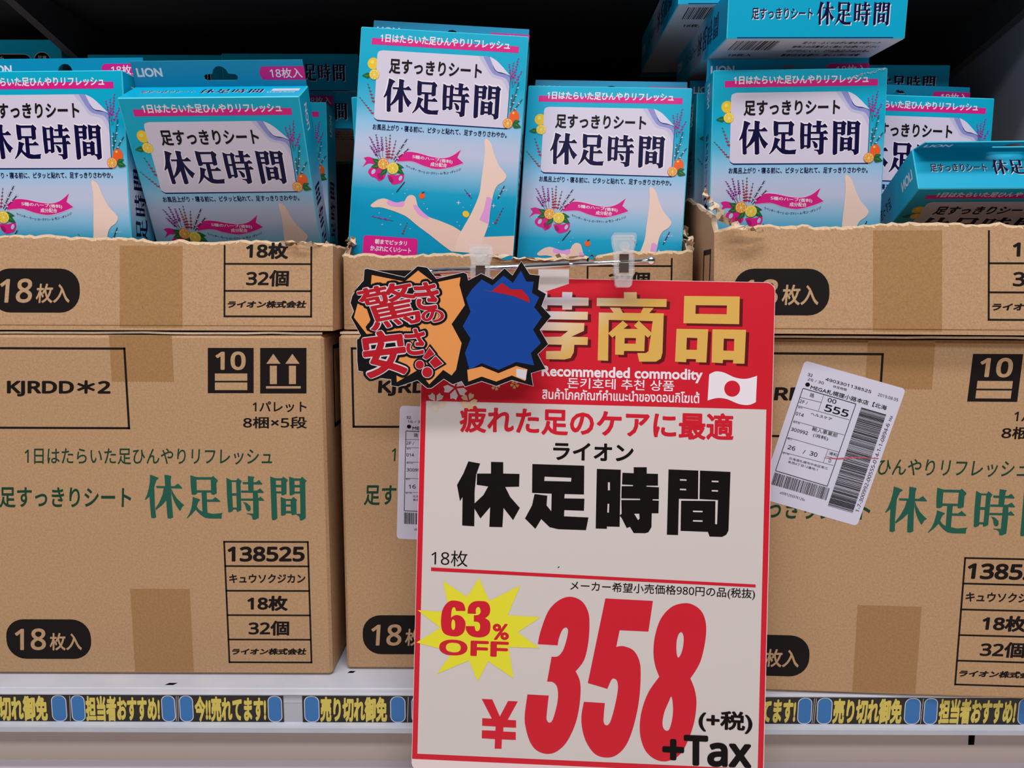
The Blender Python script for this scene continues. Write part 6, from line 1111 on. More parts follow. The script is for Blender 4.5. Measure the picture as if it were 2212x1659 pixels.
SERIF = "0.15,0 0.254,0.03 0.357,0.07 0.351,0.092 0.302,0.122 0.244,0.27 0.176,0.409 0.098,0.504 0.02,0.562 0,0.551 0.059,0.443 0.107,0.304 0.137,0.148|0.107,0.357 0.244,0.252 0.244,0.704 0.267,0.948 0.205,0.974 0.142,0.957 0.127,0.739 0.117,0.487|0.503,0 0.663,0.023 0.673,0.043 0.654,0.096 0.66,0.53 0.687,0.948 0.615,0.977 0.546,0.965 0.531,0.704 0.527,0.583 0.511,0.357|0.289,0.249 0.741,0.252 0.833,0.191 0.937,0.29 0.927,0.304 0.302,0.296|0.478,0.278 0.527,0.29 0.537,0.565 0.41,0.687 0.263,0.791 0.254,0.748 0.351,0.617 0.439,0.443|0.66,0.304 0.712,0.409 0.8,0.53 0.898,0.617 0.972,0.673 0.917,0.713 0.868,0.803 0.839,0.783 0.761,0.67 0.702,0.548 0.663,0.426|1.138,0.009 1.288,0.047 1.668,0.047 1.698,0.017 1.815,0.113 1.805,0.148 1.776,0.174 1.78,0.409 1.707,0.435 1.649,0.435 1.639,0.391 1.298,0.391 1.292,0.417 1.229,0.443 1.161,0.435 1.141,0.235/1.288,0.104 1.639,0.104 1.639,0.339 1.292,0.339|1.405,0.391 1.532,0.391 1.538,0.835 1.551,0.852 1.424,0.878 1.415,0.817|1.532,0.544 1.668,0.544 1.746,0.487 1.863,0.579 1.844,0.595 1.538,0.595|1.186,0.487 1.356,0.539 1.37,0.557 1.317,0.6 1.278,0.704 1.249,0.774 1.151,0.878 1.034,0.969 1.015,0.965 1.093,0.861 1.141,0.739 1.171,0.6|1.278,0.699 1.337,0.774 1.415,0.817 1.541,0.84 1.678,0.864 1.922,0.84 1.893,0.878 1.889,0.969 1.58,0.969 1.463,0.948 1.366,0.887 1.288,0.817 1.243,0.765|2.025,0.057 2.146,0.113 2.273,0.113 2.302,0.061 2.4,0.13 2.39,0.165 2.371,0.191 2.38,0.774 2.302,0.812 2.263,0.809 2.26,0.765 2.176,0.765 2.166,0.8 2.088,0.83 2.053,0.817 2.029,0.443/2.156,0.151 2.26,0.151 2.267,0.4 2.156,0.4/2.162,0.456 2.263,0.456 2.267,0.718 2.17,0.718|2.552,0.014 2.722,0.035 2.693,0.078 2.689,0.348 2.56,0.348|2.42,0.151 2.751,0.151 2.829,0.104 2.911,0.191 2.898,0.207 2.429,0.2|2.38,0.339 2.767,0.339 2.853,0.29 2.942,0.374 2.927,0.391 2.38,0.388|2.38,0.517 2.79,0.517 2.859,0.47 2.95,0.551 2.937,0.565 2.38,0.565|2.669,0.388 2.79,0.388 2.81,0.565 2.81,0.948 2.712,0.99 2.654,0.986 2.638,0.913 2.585,0.878 2.507,0.864 2.507,0.849 2.673,0.849|2.42,0.591 2.517,0.617 2.605,0.687 2.615,0.757 2.585,0.8 2.537,0.8 2.501,0.757 2.478,0.67|3.102,0.026 3.239,0.064 3.395,0.061 3.424,0.026 3.536,0.096 3.528,0.13 3.502,0.148 3.502,0.409 3.415,0.443 3.376,0.435 3.372,0.4 3.255,0.4 3.268,0.957 3.2,0.997 3.138,0.997 3.126,0.93/3.243,0.113 3.372,0.113 3.372,0.209 3.243,0.209/3.243,0.264 3.372,0.264 3.372,0.353 3.247,0.353|3.567,0.026 3.698,0.064 3.854,0.064 3.887,0.026 4,0.113 3.965,0.165 3.971,0.948 3.883,1 3.824,0.997 3.82,0.948 3.795,0.904 3.737,0.875 3.746,0.852 3.84,0.849 3.834,0.4 3.698,0.4 3.692,0.417 3.6,0.447 3.577,0.435/3.701,0.117 3.828,0.117 3.828,0.209 3.701,0.209/3.701,0.264 3.828,0.264 3.828,0.353 3.701,0.353|3.356,0.478 3.483,0.522 3.62,0.522 3.668,0.475 3.762,0.539 3.742,0.574 3.746,0.861 3.629,0.887 3.61,0.843 3.483,0.843 3.473,0.878 3.395,0.899 3.356,0.887/3.483,0.565 3.6,0.565 3.6,0.643 3.483,0.643/3.483,0.692 3.6,0.692 3.606,0.788 3.483,0.788"
# ================================================================ the shelf
shelf = thing('store_shelf', 'white steel store shelf carrying the stacked cardboard cartons', 'shelf')
XL, XR = -1.5, 1.3
m = MB()   # deck with rounded front lip
prof = [(-.0195, 0), (-.0262, -.0001), (-.0274, -.0005), (-.0278, -.0012), (-.0276, -.0019), (-.0262, -.0021), (-.0262, -.0245), (-.0318, -.0248), (-.0324, -.0262), (-.0322, -.0302), (-.0300, -.0312), (.55, -.0312), (.55, 0)]
prof = [(-.0195, .0), (-.0197, .0006), (-.0205, .0008), (-.0212, 0)] + prof[1:]
k = len(prof)
m.add([(XL, y, z) for y, z in prof] + [(XR, y, z) for y, z in prof], [(i, (i + 1) % k, k + (i + 1) % k, k + i) for i in range(k)], 'shelf_white')
for x, y, s in ((-.272, -.0142, .004), (-.132, .006, .0028), (.03, -.014, .004), (.33, -.0142, .004)):
    m.add([(x - s, y - .0016, 1e-4), (x + s * .7, y - .0016, 1e-4), (x + s * 1.3, y + .0016, 1e-4), (x - s * .4, y + .0016, 1e-4)], [(0, 1, 2, 3)], 'hole')
m.build('deck', shelf)
m = MB(); m.box((XL, -.0264, -.0243), (XR, -.0258, -.0024), 'rail_grey'); m.box((XL, -.0266, -.0085), (XR, -.0262, -.0072), 'shelf_white'); m.build('price_rail', shelf)
m = MB()
m.box((XL, -.008, -.30), (XR, -.004, -.0312), 'kick_beige')
sx = .374
m.add([(sx + a, -.0082, -.0335 - b_) for a, b_ in ((0, 0), (.004, 0), (.0038, .02), (-.001, .02), (-.0012, .012), (-.0004, .009))], [(0, 1, 2, 3, 4, 5)], 'hole')
m.build('kick_panel', shelf)
m = MB(); m.box((XL, -.06, -.085), (XR, -.008, -.0692), 'ledge_grey'); m.build('base_ledge', shelf)
m = MB(); m.box((XL, .56, -.1), (XR, .57, .9), 'fixture_dark'); m.build('back_panel', shelf)
m = MB(); m.box((.462, .0, -.03), (.47, .56, .80), 'panel_grey'); m.build('side_panel', shelf)
m = MB(); m.box((XL, .062, .582), (XR, .56, .607), 'fixture_dark'); m.build('upper_deck', shelf)
for x in (-.445, .452):
    m = MB(); vs = [(x + dx, y, z) for dx in (0, .009) for y, z in ((.09, .582), (.56, .582), (.56, .47), (.09, .568))]
    m.add(vs, [(0, 1, 2, 3), (7, 6, 5, 4), (0, 3, 7, 4), (3, 2, 6, 7), (2, 1, 5, 6)], 'bracket_grey'); m.build('bracket', shelf)

# ================================================================ printed strips in the price rail
def px(x): return (x - 1106) * .361     # strip layout kept in millimetres
def strip(label, xa, xb, units):
    o = MB(); y0 = -.0270
    o.box((px(xa) / 1e3, y0 + .0001, -.0246), (px(xb) / 1e3, y0 + .0002, -.0023), 'strip_black')
    fn = lambda x, y, h: (x, y0 - h, y)
    for u in units:
        if u[0] == 'sep':
            art(o, [('p', 'popwhite', 1, 0, '%g,-3 %g,-3 %g,-24 %g,-24' % (px(u[1]), px(u[1]) + .35, px(u[1]) - .6, px(u[1]) - .95))], fn)
        elif u[0] == 'patch':
            c_ = px(u[1]); w = (px(u[2]) - c_)
            l = rrect(c_, -24.4, c_ + w, -2.6, w * .42); l2 = rrect(c_ + .6, -23.8, c_ + w - .6, -3.2, w * .38)
            o.add([fn(x / 1e3, y / 1e3, LAY) for x, y in l], tess([l]), 'popwhite'); o.add([fn(x / 1e3, y / 1e3, 2 * LAY) for x, y in l2], tess([l2]), 'strip_blue')
        else:
            text(o, u[0], (px(u[1]), -3., px(u[2]), -3., px(u[1]) - .6, -24.2), 'strip_yellow', fn, 1, .05)
    o = o.build('price_rail_strip'); tag(o, label, 'shelf strip', 'yellow and black strips in the price rail'); return o
A, B, C = '売り切れ御免', '担当者おすすめ!', '今!!売れてます!'
strip('black and yellow printed strip in the price rail under the left cartons', -70, 612, [(A, -58, 100), ('patch', 108, 141), ('sep', 149), ('patch', 151, 181), (B, 183, 344), ('patch', 347, 377), ('sep', 380), ('sep', 384), ('patch', 386, 416), (C, 420, 575), ('patch', 578, 609)])
strip('black and yellow printed strip in the price rail running behind the price sign', 653, 1528, [('patch', 657, 690), (A, 693, 838), ('patch', 844, 877), ('sep', 883), ('patch', 890, 920), (B, 924, 1085), ('patch', 1090, 1120), ('sep', 1126), ('patch', 1132, 1162), (C, 1166, 1322), ('patch', 1326, 1356), ('sep', 1362), ('patch', 1368, 1400), (A, 1404, 1522)])
strip('black and yellow printed strip in the price rail under the right carton', 1533, 2330, [('patch', 1536, 1562), (C, 1568, 1726), ('patch', 1729, 1760), ('sep', 1764), ('sep', 1768), ('patch', 1771, 1804), (A, 1807, 1957), ('patch', 1961, 1996), ('sep', 2000), ('patch', 2003, 2033), (B, 2037, 2204), ('patch', 2208, 2240), ('sep', 2246), (C, 2252, 2322)])

# ================================================================ cartons
CW, CH, CD = .278, .2805, .46
def table(mb, fn, top, rows):
    """ruled label box printed at the lower right of a carton"""
    x0, x1, lw = .1937, .262, .0014
    def ln(a, b_, c_, d): mb.add([fn(a, b_, LAY), fn(c_, b_, LAY), fn(c_, d, LAY), fn(a, d, LAY)], [(0, 1, 2, 3)], 'ink')
    ln(x0, .0103, x0 + lw, top); ln(x1 - lw, .0103, x1, top)
    for r_ in rows: ln(x0, r_ - lw / 2, x1, r_ + lw / 2)
def frame(mb, fn, x0, z0, x1, z1, lw):
    for a, b_, c_, d in ((x0, z0, x1, z0 + lw), (x0, z1 - lw, x1, z1), (x0, z0, x0 + lw, z1), (x1 - lw, z0, x1, z1)):
        mb.add([fn(a, b_, LAY), fn(c_, b_, LAY), fn(c_, d, LAY), fn(a, d, LAY)], [(0, 1, 2, 3)], 'ink')
def tape_mesh(x0, x1, z0, z1, fn, serr=None, seed=0):
    rnd = random.Random(seed); o = MB(); top = []; bot = []; n_ = 40
    for i in range(n_ + 1):
        x = x0 + (x1 - x0) * i / n_
        bot.append((x, z0 + ((.0011 if i % 2 else 0) if serr == 'bottom' else 0))); top.append((x, z1 - ((.0011 if i % 2 else 0) if serr == 'top' else 0)))
    for i in range(n_):
        o.add([fn(*bot[i], 3e-5), fn(*bot[i + 1], 3e-5), fn(*top[i + 1], 3e-5), fn(*top[i], 3e-5)], [(0, 1, 2, 3)], 'tape')
    return o
def shipping_label(parent, x, z, ang, num, name_label):
    o = MB(); w, h = 77.4, 109.4
    l = rrect(0, -h, w, 0, 3); ca, sa = math.cos(R(ang)), math.sin(R(ang))
    def fn(a, b_, hh): return (x + a * ca - b_ * sa, -1.5e-4 - hh, z + a * sa + b_ * ca)
    o.plate([[(p[0] / 1e3, p[1] / 1e3) for p in l]], 1.0e-4, 'label_white', lambda a, b_, d: fn(a, b_, -d))
    art(o, ART_LABEL, fn, {'LABNUM': num, '26': num[:2]})
    o = o.build('shipping_label', parent); o['label'] = name_label
    return o
def side_print(mb, fn):
    frame(mb, fn, .03, .20, .15, .268, .0035); frame(mb, fn, .20, .02, .29, .12, .002)
def lower_carton(label, loc, yaw):
    t = thing('cardboard_carton', label, 'carton', 'closed cartons on the shelf', loc, (0, 0, yaw))
    o = MB(); o.cbox((0, 0, 0), (CW, CD, CH - .003), .0022, 'kraft', 'kraft')
    fn = lambda x, z, h: (x, -h, z)
    art(o, ART_CARTON, fn); art(o, ART_CARTONLOW, fn); table(o, fn, .1131, (.0109, .0304, .0511, .0717, .0923, .1125)); frame(o, fn, .0095, .2035, .1247, .2677, .0017)
    side_print(o, lambda y, z, h: (-h, y, z)); side_print(o, lambda y, z, h: (CW + h, y, z))
    o.build('box_body', t)
    for y0, y1, z in ((.0012, .232, CH - .0026), (.2345, CD - .001, CH - .0024)):
        f = MB(); rnd = random.Random(int(y0 * 1e4) + int(loc[0] * 1e3)); n_ = 14; vs = []
        for i in range(n_ + 1):
            x = .001 + (CW - .002) * i / n_; e_ = rnd.uniform(-.0006, .0006); zz = z + rnd.uniform(0, .0008)
            vs += [(x, y0 + e_, zz), (x, y1, z), (x, y0 + e_, zz + .0016), (x, y1, z + .0016)]
        for i in range(n_):
            a = 4 * i; f.add([vs[a + j] for j in range(8)], [(2, 6, 7, 3), (0, 1, 5, 4)], 'kraft'); f.add([vs[a + j] for j in range(8)], [(0, 4, 6, 2)], 'torn')
        f.build('top_flap', t)
    fo = lambda x, z, h: (x, -h, z)
    tape_mesh(.1125, .161, .2405, CH - .0035, fo, 'bottom').build('packing_tape', t)
    tape_mesh(.117, .165, .0025, .073, fo, None).build('packing_tape', t)
    return t
def upper_carton(label, loc, rot, hf, hl, hr, lean, seed, clip=None):
    """carton cut open: low walls with a torn rim. hf(u) front height, hl/hr (front, back) side heights"""
    t = thing('cut_open_carton', label, 'carton', 'torn open cartons full of packs', loc, rot)
    rnd = random.Random(seed); th = .0042; o = MB(); tl = math.tan(R(lean))
    lo = lambda p, z: (p[0], p[1] + (z * tl if p[1] < .02 else 0), z)
    per = []
    n_ = 70
    for i in range(n_ + 1): per.append(((CW * i / n_, 0), (min(max(CW * i / n_, th), CW - th), th), hf(i / n_)))
    for i in range(1, 41): per.append(((CW, CD * i / 40), (CW - th, min(max(CD * i / 40, th), CD - th)), hr[0] + (hr[1] - hr[0]) * min(1, i / 12)))
    for i in range(1, 31): per.append(((CW * (1 - i / 30), CD), (min(max(CW * (1 - i / 30), th), CW - th), CD - th), .09))
    for i in range(1, 41): per.append(((0, CD * (1 - i / 40)), (th, min(max(CD * (1 - i / 40), th), CD - th)), hl[0] + (hl[1] - hl[0]) * min(1, (40 - i) / 12)))
    H = []; s1 = 0
    for i, p in enumerate(per):
        s1 = .75 * s1 + rnd.uniform(-.0010, .0010); H.append(p[2] + s1 + rnd.uniform(-.0005, .0005))
    H[-1] = H[0]
    for i in range(len(per) - 1):
        a, b_ = per[i], per[i + 1]; h0, h1 = H[i], H[i + 1]; pl0, pl1 = h0 - (.0012 + .0016 * rnd.random()), h1 - (.0012 + .0016 * rnd.random())
        out = [lo(a[0], 0), lo(b_[0], 0), lo(b_[0], pl1), lo(a[0], pl0)]; o.add(out, [(0, 1, 2, 3)], 'kraft')
        mid0 = tuple(.75 * p + .25 * q for p, q in zip(lo(a[0], h0), lo(a[1], h0))); mid1 = tuple(.75 * p + .25 * q for p, q in zip(lo(b_[0], h1), lo(b_[1], h1)))
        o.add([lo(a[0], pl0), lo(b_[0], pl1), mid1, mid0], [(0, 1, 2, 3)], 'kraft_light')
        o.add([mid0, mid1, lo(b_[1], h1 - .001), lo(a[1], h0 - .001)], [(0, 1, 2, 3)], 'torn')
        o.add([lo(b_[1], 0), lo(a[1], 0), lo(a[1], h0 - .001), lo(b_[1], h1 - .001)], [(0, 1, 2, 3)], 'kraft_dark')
    o.add([(0, 0, 0), (0, CD, 0), (CW, CD, 0), (CW, 0, 0)], [(0, 1, 2, 3)], 'kraft'); o.add([(0, 0, .004), (CW, 0, .004), (CW, CD, .004), (0, CD, .004)], [(0, 1, 2, 3)], 'kraft')
    ct = math.cos(R(lean)); st = math.sin(R(lean))
    fn = lambda x, z, h: (x, z * tl - h, z)
    low = [q for q in ART_CARTONLOW if not (clip == 'no_count' and q[3] == '18枚')]
    art(o, low, fn); top = min(hf(.72), hf(.9)) - .003
    table(o, fn, top, (.0109, .0304, .0511)); side_print(o, lambda y, z, h: (-h, y, z - .21)) if False else None
    z1 = hl[0] - .008; frame(o, lambda y, z, h: (-h, y, z), .02, -.02 + .022, .05, z1 - .01, .004)
    o.build('box_body', t)
    tape_mesh(.1135, .162, .002, min(hf(.35), hf(.5)) - .0035, fn, None).build('packing_tape', t)
    return t
def crumple(parent, path, w, seed, n_=26):
    """ribbon of torn corrugated board following a path"""
    rnd = random.Random(seed); o = MB(); pts = []; dd = Vector((0, 0, 1))
    for i in range(n_ + 1):
        f = i / n_ * (len(path) - 1); j = min(int(f), len(path) - 2); g_ = f - j
        p = Vector(path[j]).lerp(Vector(path[j + 1]), g_) + Vector([rnd.uniform(-.0012, .0012) for _ in range(3)])
        dd = (dd * .62 + Vector((rnd.uniform(-1, 1), rnd.uniform(-.8, .3), rnd.uniform(-1, 1))) * .55).normalized(); d = dd * w * rnd.uniform(.55, .9)
        pts.append((p - d, p + d * .3, p + d))
    for i in range(n_):
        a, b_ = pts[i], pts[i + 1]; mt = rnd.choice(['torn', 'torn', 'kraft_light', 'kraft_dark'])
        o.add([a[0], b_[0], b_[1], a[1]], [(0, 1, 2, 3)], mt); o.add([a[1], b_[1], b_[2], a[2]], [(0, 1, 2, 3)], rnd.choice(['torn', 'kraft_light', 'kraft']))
    ob = o.build('torn_flap', parent); return ob
c1 = lower_carton('closed brown carton at the left, green print fully visible, left of the price sign', (-.424, 0, .0004), 0)
c2 = lower_carton('closed brown carton in the middle, mostly hidden behind the big price sign', (-.1365, .010, .0004), 0)
c3 = lower_carton('closed brown carton at the right with a tilted white shipping label', (.150, -.0205, .0004), R(-3.2))
shipping_label(c3, .0676, .2618, -15.5, '26 / 30', 'white shipping label stuck on askew')
shipping_label(c2, .0475, .2215, -2.2, '16 / 30', 'white shipping label half hidden by the price sign')
u1 = upper_carton('torn open carton at the left holding three packs, on the left closed carton', (-.4165, 0, .2815), (0, 0, 0), lambda u: .0715 - .0045 * u + .001 * math.sin(9 * u), (.070, .075), (.0665, .068), 7, 3)
u2 = upper_carton('torn open carton in the middle behind the chrome rod, its rim ragged', (-.1345, .0225, .2815), (0, 0, 0), lambda u: .0605 + (-.003 if .45 < u < .72 else 0) + .004 * max(0, u - .75) / .25, (.064, .092), (.070, .092), 3, 8, 'no_count')
u3 = upper_carton('torn open carton at the right with packs piled above its rim', (.1475, -.030, .2825), (0, 0, R(-3.6)), lambda u: .0785 - .004 * max(0, .12 - u) / .12 - .001 * math.sin(8 * u), (.080, .112), (.08, .09), 8, 15)
crumple(u2, [(.001, .004, .060), (.004, .02, .072), (.000, .05, .084), (.006, .08, .100)], .0075, 5, 34)
crumple(u2, [(.276, .004, .066), (.279, .03, .078), (.277, .07, .098)], .007, 9, 30)
crumple(u3, [(.034, .002, .073), (.018, .000, .0765), (.004, .004, .083), (.0005, .03, .098), (.000, .06, .110)], .0055, 12, 40)
crumple(u2, [(.115, .002, .0585), (.16, .002, .057), (.2, .002, .0585)], .003, 14, 24)
crumple(u1, [(.24, .004, .067), (.262, .004, .066), (.277, .012, .066)], .003, 18, 18)

# ================================================================ packs of cooling foot sheets
BACKTXT = [('足うら・ふくらはぎに貼る冷却シート', 62, 8, 122, 15), ('使用上の注意をよく読んでお使いください', 58, 20, 126, 27), ('はがれにくく、ぴったりフィット', 58, 32, 122, 40), ('直射日光を避け、涼しい所に保管', 58, 46, 122, 54), ('18枚入', 14, 46, 34, 54)]
def pack_body():
    o = MB(); o.cbox((-W_ / 2, -D_ / 2, 0), (W_ / 2, D_ / 2, H_), .0007, 'pack_print', 'pack_edge', {'top': 'pack_teal', 'bottom': 'pack_teal', 'back': 'pack_white'})
    art(o, ART_BOX, lambda x, y, h: (x - W_ / 2, -D_ / 2 - h, y + H_))
    # top face, read from the front
    ft = lambda x, y, h: (x - W_ / 2, D_ / 2 + y, H_ + h)          # y downwards from the rear edge
    for dx, dy, c_, ly in ((.5, -.5, 'white', 1), (0, 0, 'navy2', 2)):
        text(o, '足すっきりシート', (11 + dx, -14 + dy, 52 + dx, -14 + dy, 11 + dx, -21 + dy), c_, ft, ly, .015)
        serif(o, (56 + dx, -10.5 + dy, 104 + dx, -10.5 + dy, 56 + dx, -24 + dy), c_, ft, ly * LAY)
    text(o, '(13×8.8cm)', (108, -20, 129, -20, 108, -24), 'white', ft, 1, .02)
    o.add([ft(.110, -.010, LAY), ft(.131, -.010, LAY), ft(.131, -.0175, LAY), ft(.110, -.0175, LAY)], [(0, 1, 2, 3)], 'pack_white')
    # bottom end, read with the rear edge down
    fb = lambda x, y, h: (x - W_ / 2, D_ / 2 + y, -h)
    for dx, dy, c_, ly in ((.7, -.6, 'white', 1), (0, 0, 'navy2', 2)):
        text(o, '足すっきりシート', (18 + dx, -22 - dy, 64 + dx, -22 - dy, 18 + dx, -14 - dy), c_, fb, ly, .015)
        serif(o, (67 + dx, -26.5 - dy, 122 + dx, -26.5 - dy, 67 + dx, -9.5 - dy), c_, fb, ly * LAY)
    o.add([fb(.008, -.0004, LAY), fb(.126, -.0004, LAY), fb(.126, -.0012, LAY), fb(.008, -.0012, LAY)], [(0, 1, 2, 3)], 'navy')
    # sides
    fr = lambda x, y, h: (W_ / 2 + h, -D_ / 2 + x, H_ + y)         # x from the front edge, y down from the top
    fl = lambda x, y, h: (-W_ / 2 - h, -D_ / 2 + x, H_ + y)
    text(o, 'LION', (12, -29, 12, -9, 21, -29), 'white', fr, 1, .03); serif(o, (7, -146, 7, -72, 26, -146), 'navy2', fr, LAY); text(o, '足すっきりシート', (11, -194, 11, -150, 21, -194), 'navy2', fr, 1, .015)
    text(o, 'LION', (22, -6, 22, -25, 13, -6), 'white', fl, 1, .03); text(o, '足すっきりシート', (23, -46, 23, -90, 13, -46), 'navy2', fl, 1, .015); serif(o, (27, -94, 27, -168, 8, -94), 'navy2', fl, LAY)
    # back: bar code and small print (read with the pack lying on its front edge)
    fk = lambda x, y, h: (W_ / 2 - x, D_ / 2 + h, -y)              # y measured up from the bottom end as a negative value
    rnd = random.Random(6); x = 92.
    while x < 125:
        w = rnd.choice((.5, .5, .9, 1.4)); o.add([fk(x / 1e3, -.006, LAY), fk((x + w) / 1e3, -.006, LAY), fk((x + w) / 1e3, -.034, LAY), fk(x / 1e3, -.034, LAY)], [(0, 1, 2, 3)], 'ink'); x += w + rnd.choice((.5, .7, 1.1))
    for t_, x0, y0, x1, y1 in BACKTXT: text(o, t_, (135 - x0, -y0, 135 - x1, -y0, 135 - x0, -y1), 'ink', fk, 1, .02)
    text(o, '4903301138525', (10, -36, 42, -36, 10, -41), 'ink', fk, 1)
    return o.build('box_body')
def pack_tab():
    o = MB(); h = 19.5; hole = [(57, 5), (80, 5), (81.5, 6.2), (81.5, 8.2), (80, 9.4), (74.8, 9.8), (73.5, 12.8), (71.3, 14.8), (68.5, 15.4), (65.7, 14.8), (63.5, 12.8), (62.2, 9.8), (57, 9.4), (55.5, 8.2), (55.5, 6.2)]
    fn = lambda x, y, d: (x / 1e3 - W_ / 2, D_ / 2 - .0010 + d, H_ - .0003 + y / 1e3)
    o.plate([[(1, 0), (134, 0), (133.4, h), (1.6, h)], hole], .0008, 'pack_tab', fn, 'pack_edge')
    fp = lambda x, y, hh: (x - W_ / 2, D_ / 2 - .0010 - hh, H_ + y)
    text(o, 'LION', (4.5, 14.2, 24, 14.2, 4.5, 7.6), 'white', fp, 1, .035)
    l = [(134, 4.6), (134, 14.6), (104, 14.6)] + [(102 + 3 * math.cos(R(a)), 9.6 + 5. * math.sin(R(a))) for a in range(100, 261, 20)] + [(104, 4.6)]
    o.add([fp(x / 1e3, y / 1e3, LAY) for x, y in l], tess([l]), 'magenta'); text(o, '18枚入', (107, 13.4, 132, 13.4, 107, 6), 'white', fp, 2, .012)
    return o.build('hang_tab')
BODY = pack_body(); TAB = pack_tab(); BODY.hide_render = False
first = [True]
PACKS = 'teal packs of cooling foot sheets'
def pack(label, x, y, z, a=0., b_=0., c_=0., fold=0.):
    """x, y, z = upper left front corner; a, b_, c_ = rotation in degrees"""
    e_ = Euler((R(a), R(b_), R(c_))); off = e_.to_matrix() @ Vector((W_ / 2, D_ / 2, -H_))
    t = thing('foot_sheet_box', label, 'box', PACKS, Vector((x, y, z)) + off, e_)
    if first[0]: bo, ta = BODY, TAB; first[0] = False
    else:
        bo, ta = BODY.copy(), TAB.copy(); COL.objects.link(bo); COL.objects.link(ta)
    bo.parent = t; ta.parent = t
    if fold:                                   # tab creased over its fold line
        hinge = Vector((0, D_ / 2, H_)); ta.rotation_euler = (R(fold), 0, 0); ta.location = hinge - Euler((R(fold), 0, 0)).to_matrix() @ hinge
    return t
pack('teal pack cut off by the left photo edge, upright in the left carton', -.4345, .026, .4795, 0, 0, -2.5)
pack('teal pack tipped far forward in the left carton, its top face showing', -.2955, .0015, .4545, 26.2, -1.1, 1.6)
pack('teal pack behind the forward-tipped one, only its right edge showing', -.313, .165, .490, 0, 0, 0)
pack('tallest teal pack in the middle carton, its bare-legs picture in full view', -.1222, .0539, .5229, -3.9, 3.8, -2.5)
pack('teal pack mostly hidden behind the tallest pack, its left edge peeking out', -.1400, .0965, .4785, 0, -2.6, 0)
pack('teal pack leaning back at the right of the tallest one, above the right clip', .0129, .0772, .4838, -8.1, 2.6, -7.5)
scuffed = pack('teal pack with a white scuffed corner, front left of the right carton', .1591, .0434, .4873, -2.1, 0, -3.6)
pack('teal pack at the back right of the right carton, in half shade', .2845, .0975, .4835, -1.9, 1.4, 1.3)
pack('teal pack tipped almost flat forward at the right photo edge', .3057, -.0009, .390, 63.3, 0, -4.3, 21)

o = MB(); rnd = random.Random(3)                                  # worn, whitened corner of that pack
for i in range(46):
    x = 106 + 28.5 * (i / 45) + rnd.uniform(-.6, .6); y = -7.2 * (1 - i / 45) ** 1.1 - .4 + rnd.uniform(-.9, .7); y = min(y, -.3); w = rnd.uniform(.5, 2.2); h_ = rnd.uniform(.12, .4)
    x = min(x, 133 - w); a_ = rnd.uniform(.1, .6)
    art(o, [('p', 'pith' if False else 'popwhite', 12, 0, '%g,%g %g,%g %g,%g' % (x, y, x + w, min(y + w * a_, -.2), x + w * .6, y - h_))], lambda x_, y_, h: (x_ - W_ / 2, -D_ / 2 - h, y_ + H_))
o.build('scuff_mark', scuffed)
# packs lying on their backs, bottom end towards the aisle
def lying(label, x, y, z, yaw=0., tilt=0.):
    """x, y, z = lower left corner of the end that faces the aisle"""
    e_ = Euler((R(-90 + tilt), 0, R(yaw))); M = e_.to_matrix()
    off = M @ Vector((W_ / 2, -D_ / 2, 0))
    t = thing('foot_sheet_box', label, 'box', PACKS, Vector((x, y, z)) + off, e_)
    bo, ta = BODY.copy(), TAB.copy(); COL.objects.link(bo); COL.objects.link(ta); bo.parent = t; ta.parent = t
    return t
lying('teal pack lying flat on top at the right, overhanging the standing packs', .1625, .020, .5037, -.8, 3.2)
lying('teal pack lying higher and further back, mostly hidden by the overhanging one', .134, .064, .5438, -.8)
lying('dark shaded pack lying at the back left, left one of the pair', -.424, .205, .5085)
lying('dark shaded pack lying at the back left, right one of the pair', -.2885, .200, .5085)
lying('dark shaded pack lying behind the half shaded pack of the right carton', .279, .165, .4900)
lying('dark pack lying deep in the middle carton between the upright packs', .0, .30, .4900)
# another kind of pack, further left in the dark
t = thing('gel_sheet_box', 'dark blue pack with a black pill-shaped print at the upper left, in shadow', 'box', None, (-.540, .205, .5225))
o = MB(); o.cbox((0, 0, 0), (.09, .15, .036), .0007, 'pack_teal', 'pack_edge')
fn = lambda x, y, h: (x, -h, y)
for l, c_, ly in ((rrect(2, 8, 60, 22, 6.9), 'popwhite', 1), (rrect(2.5, 8.5, 59.5, 21.5, 6.4), 'black', 2)): o.add([fn(x / 1e3, y / 1e3, ly * LAY) for x, y in l], tess([l]), c_)
text(o, '刺激', (17, 20, 33, 20, 17, 10), 'popwhite', fn, 3); text(o, 'ジェルシート', (34, 17, 57, 17, 34, 11), 'popwhite', fn, 3)
for r_, c_, ly in ((8.6, 'popwhite', 1), (8.1, 'black', 2)): l = [(71 + r_ * math.cos(i * math.pi / 14), 15.5 + r_ * math.sin(i * math.pi / 14)) for i in range(28)]; o.add([fn(x / 1e3, y / 1e3, ly * LAY) for x, y in l], tess([l]), c_)
text(o, '足裏', (66.5, 20.5, 75.5, 20.5, 66.5, 16), 'popwhite', fn, 3); text(o, '専用', (67.5, 14, 74.5, 14, 67.5, 10.5), 'popwhite', fn, 3)
o.build('box_body', t)
t = thing('cardboard_carton', 'plain brown carton in the shade at far left, under the dark blue pack', 'carton', 'closed cartons on the shelf', (-.73, .19, .0004))
o = MB(); o.cbox((0, 0, 0), (.285, .34, .5215), .0022, 'kraft', 'kraft'); o.build('box_body', t)
o = tape_mesh(.12, .165, .44, .519, lambda x, z, h: (x, -h, z), 'bottom'); o.build('packing_tape', t)
# packs stacked or standing in the shade further back
lying('dark pack lying under the right one of the back left pair', -.2880, .203, .4723)
pack('dark pack standing behind the scuffed pack in the right carton', .1600, .100, .4838)

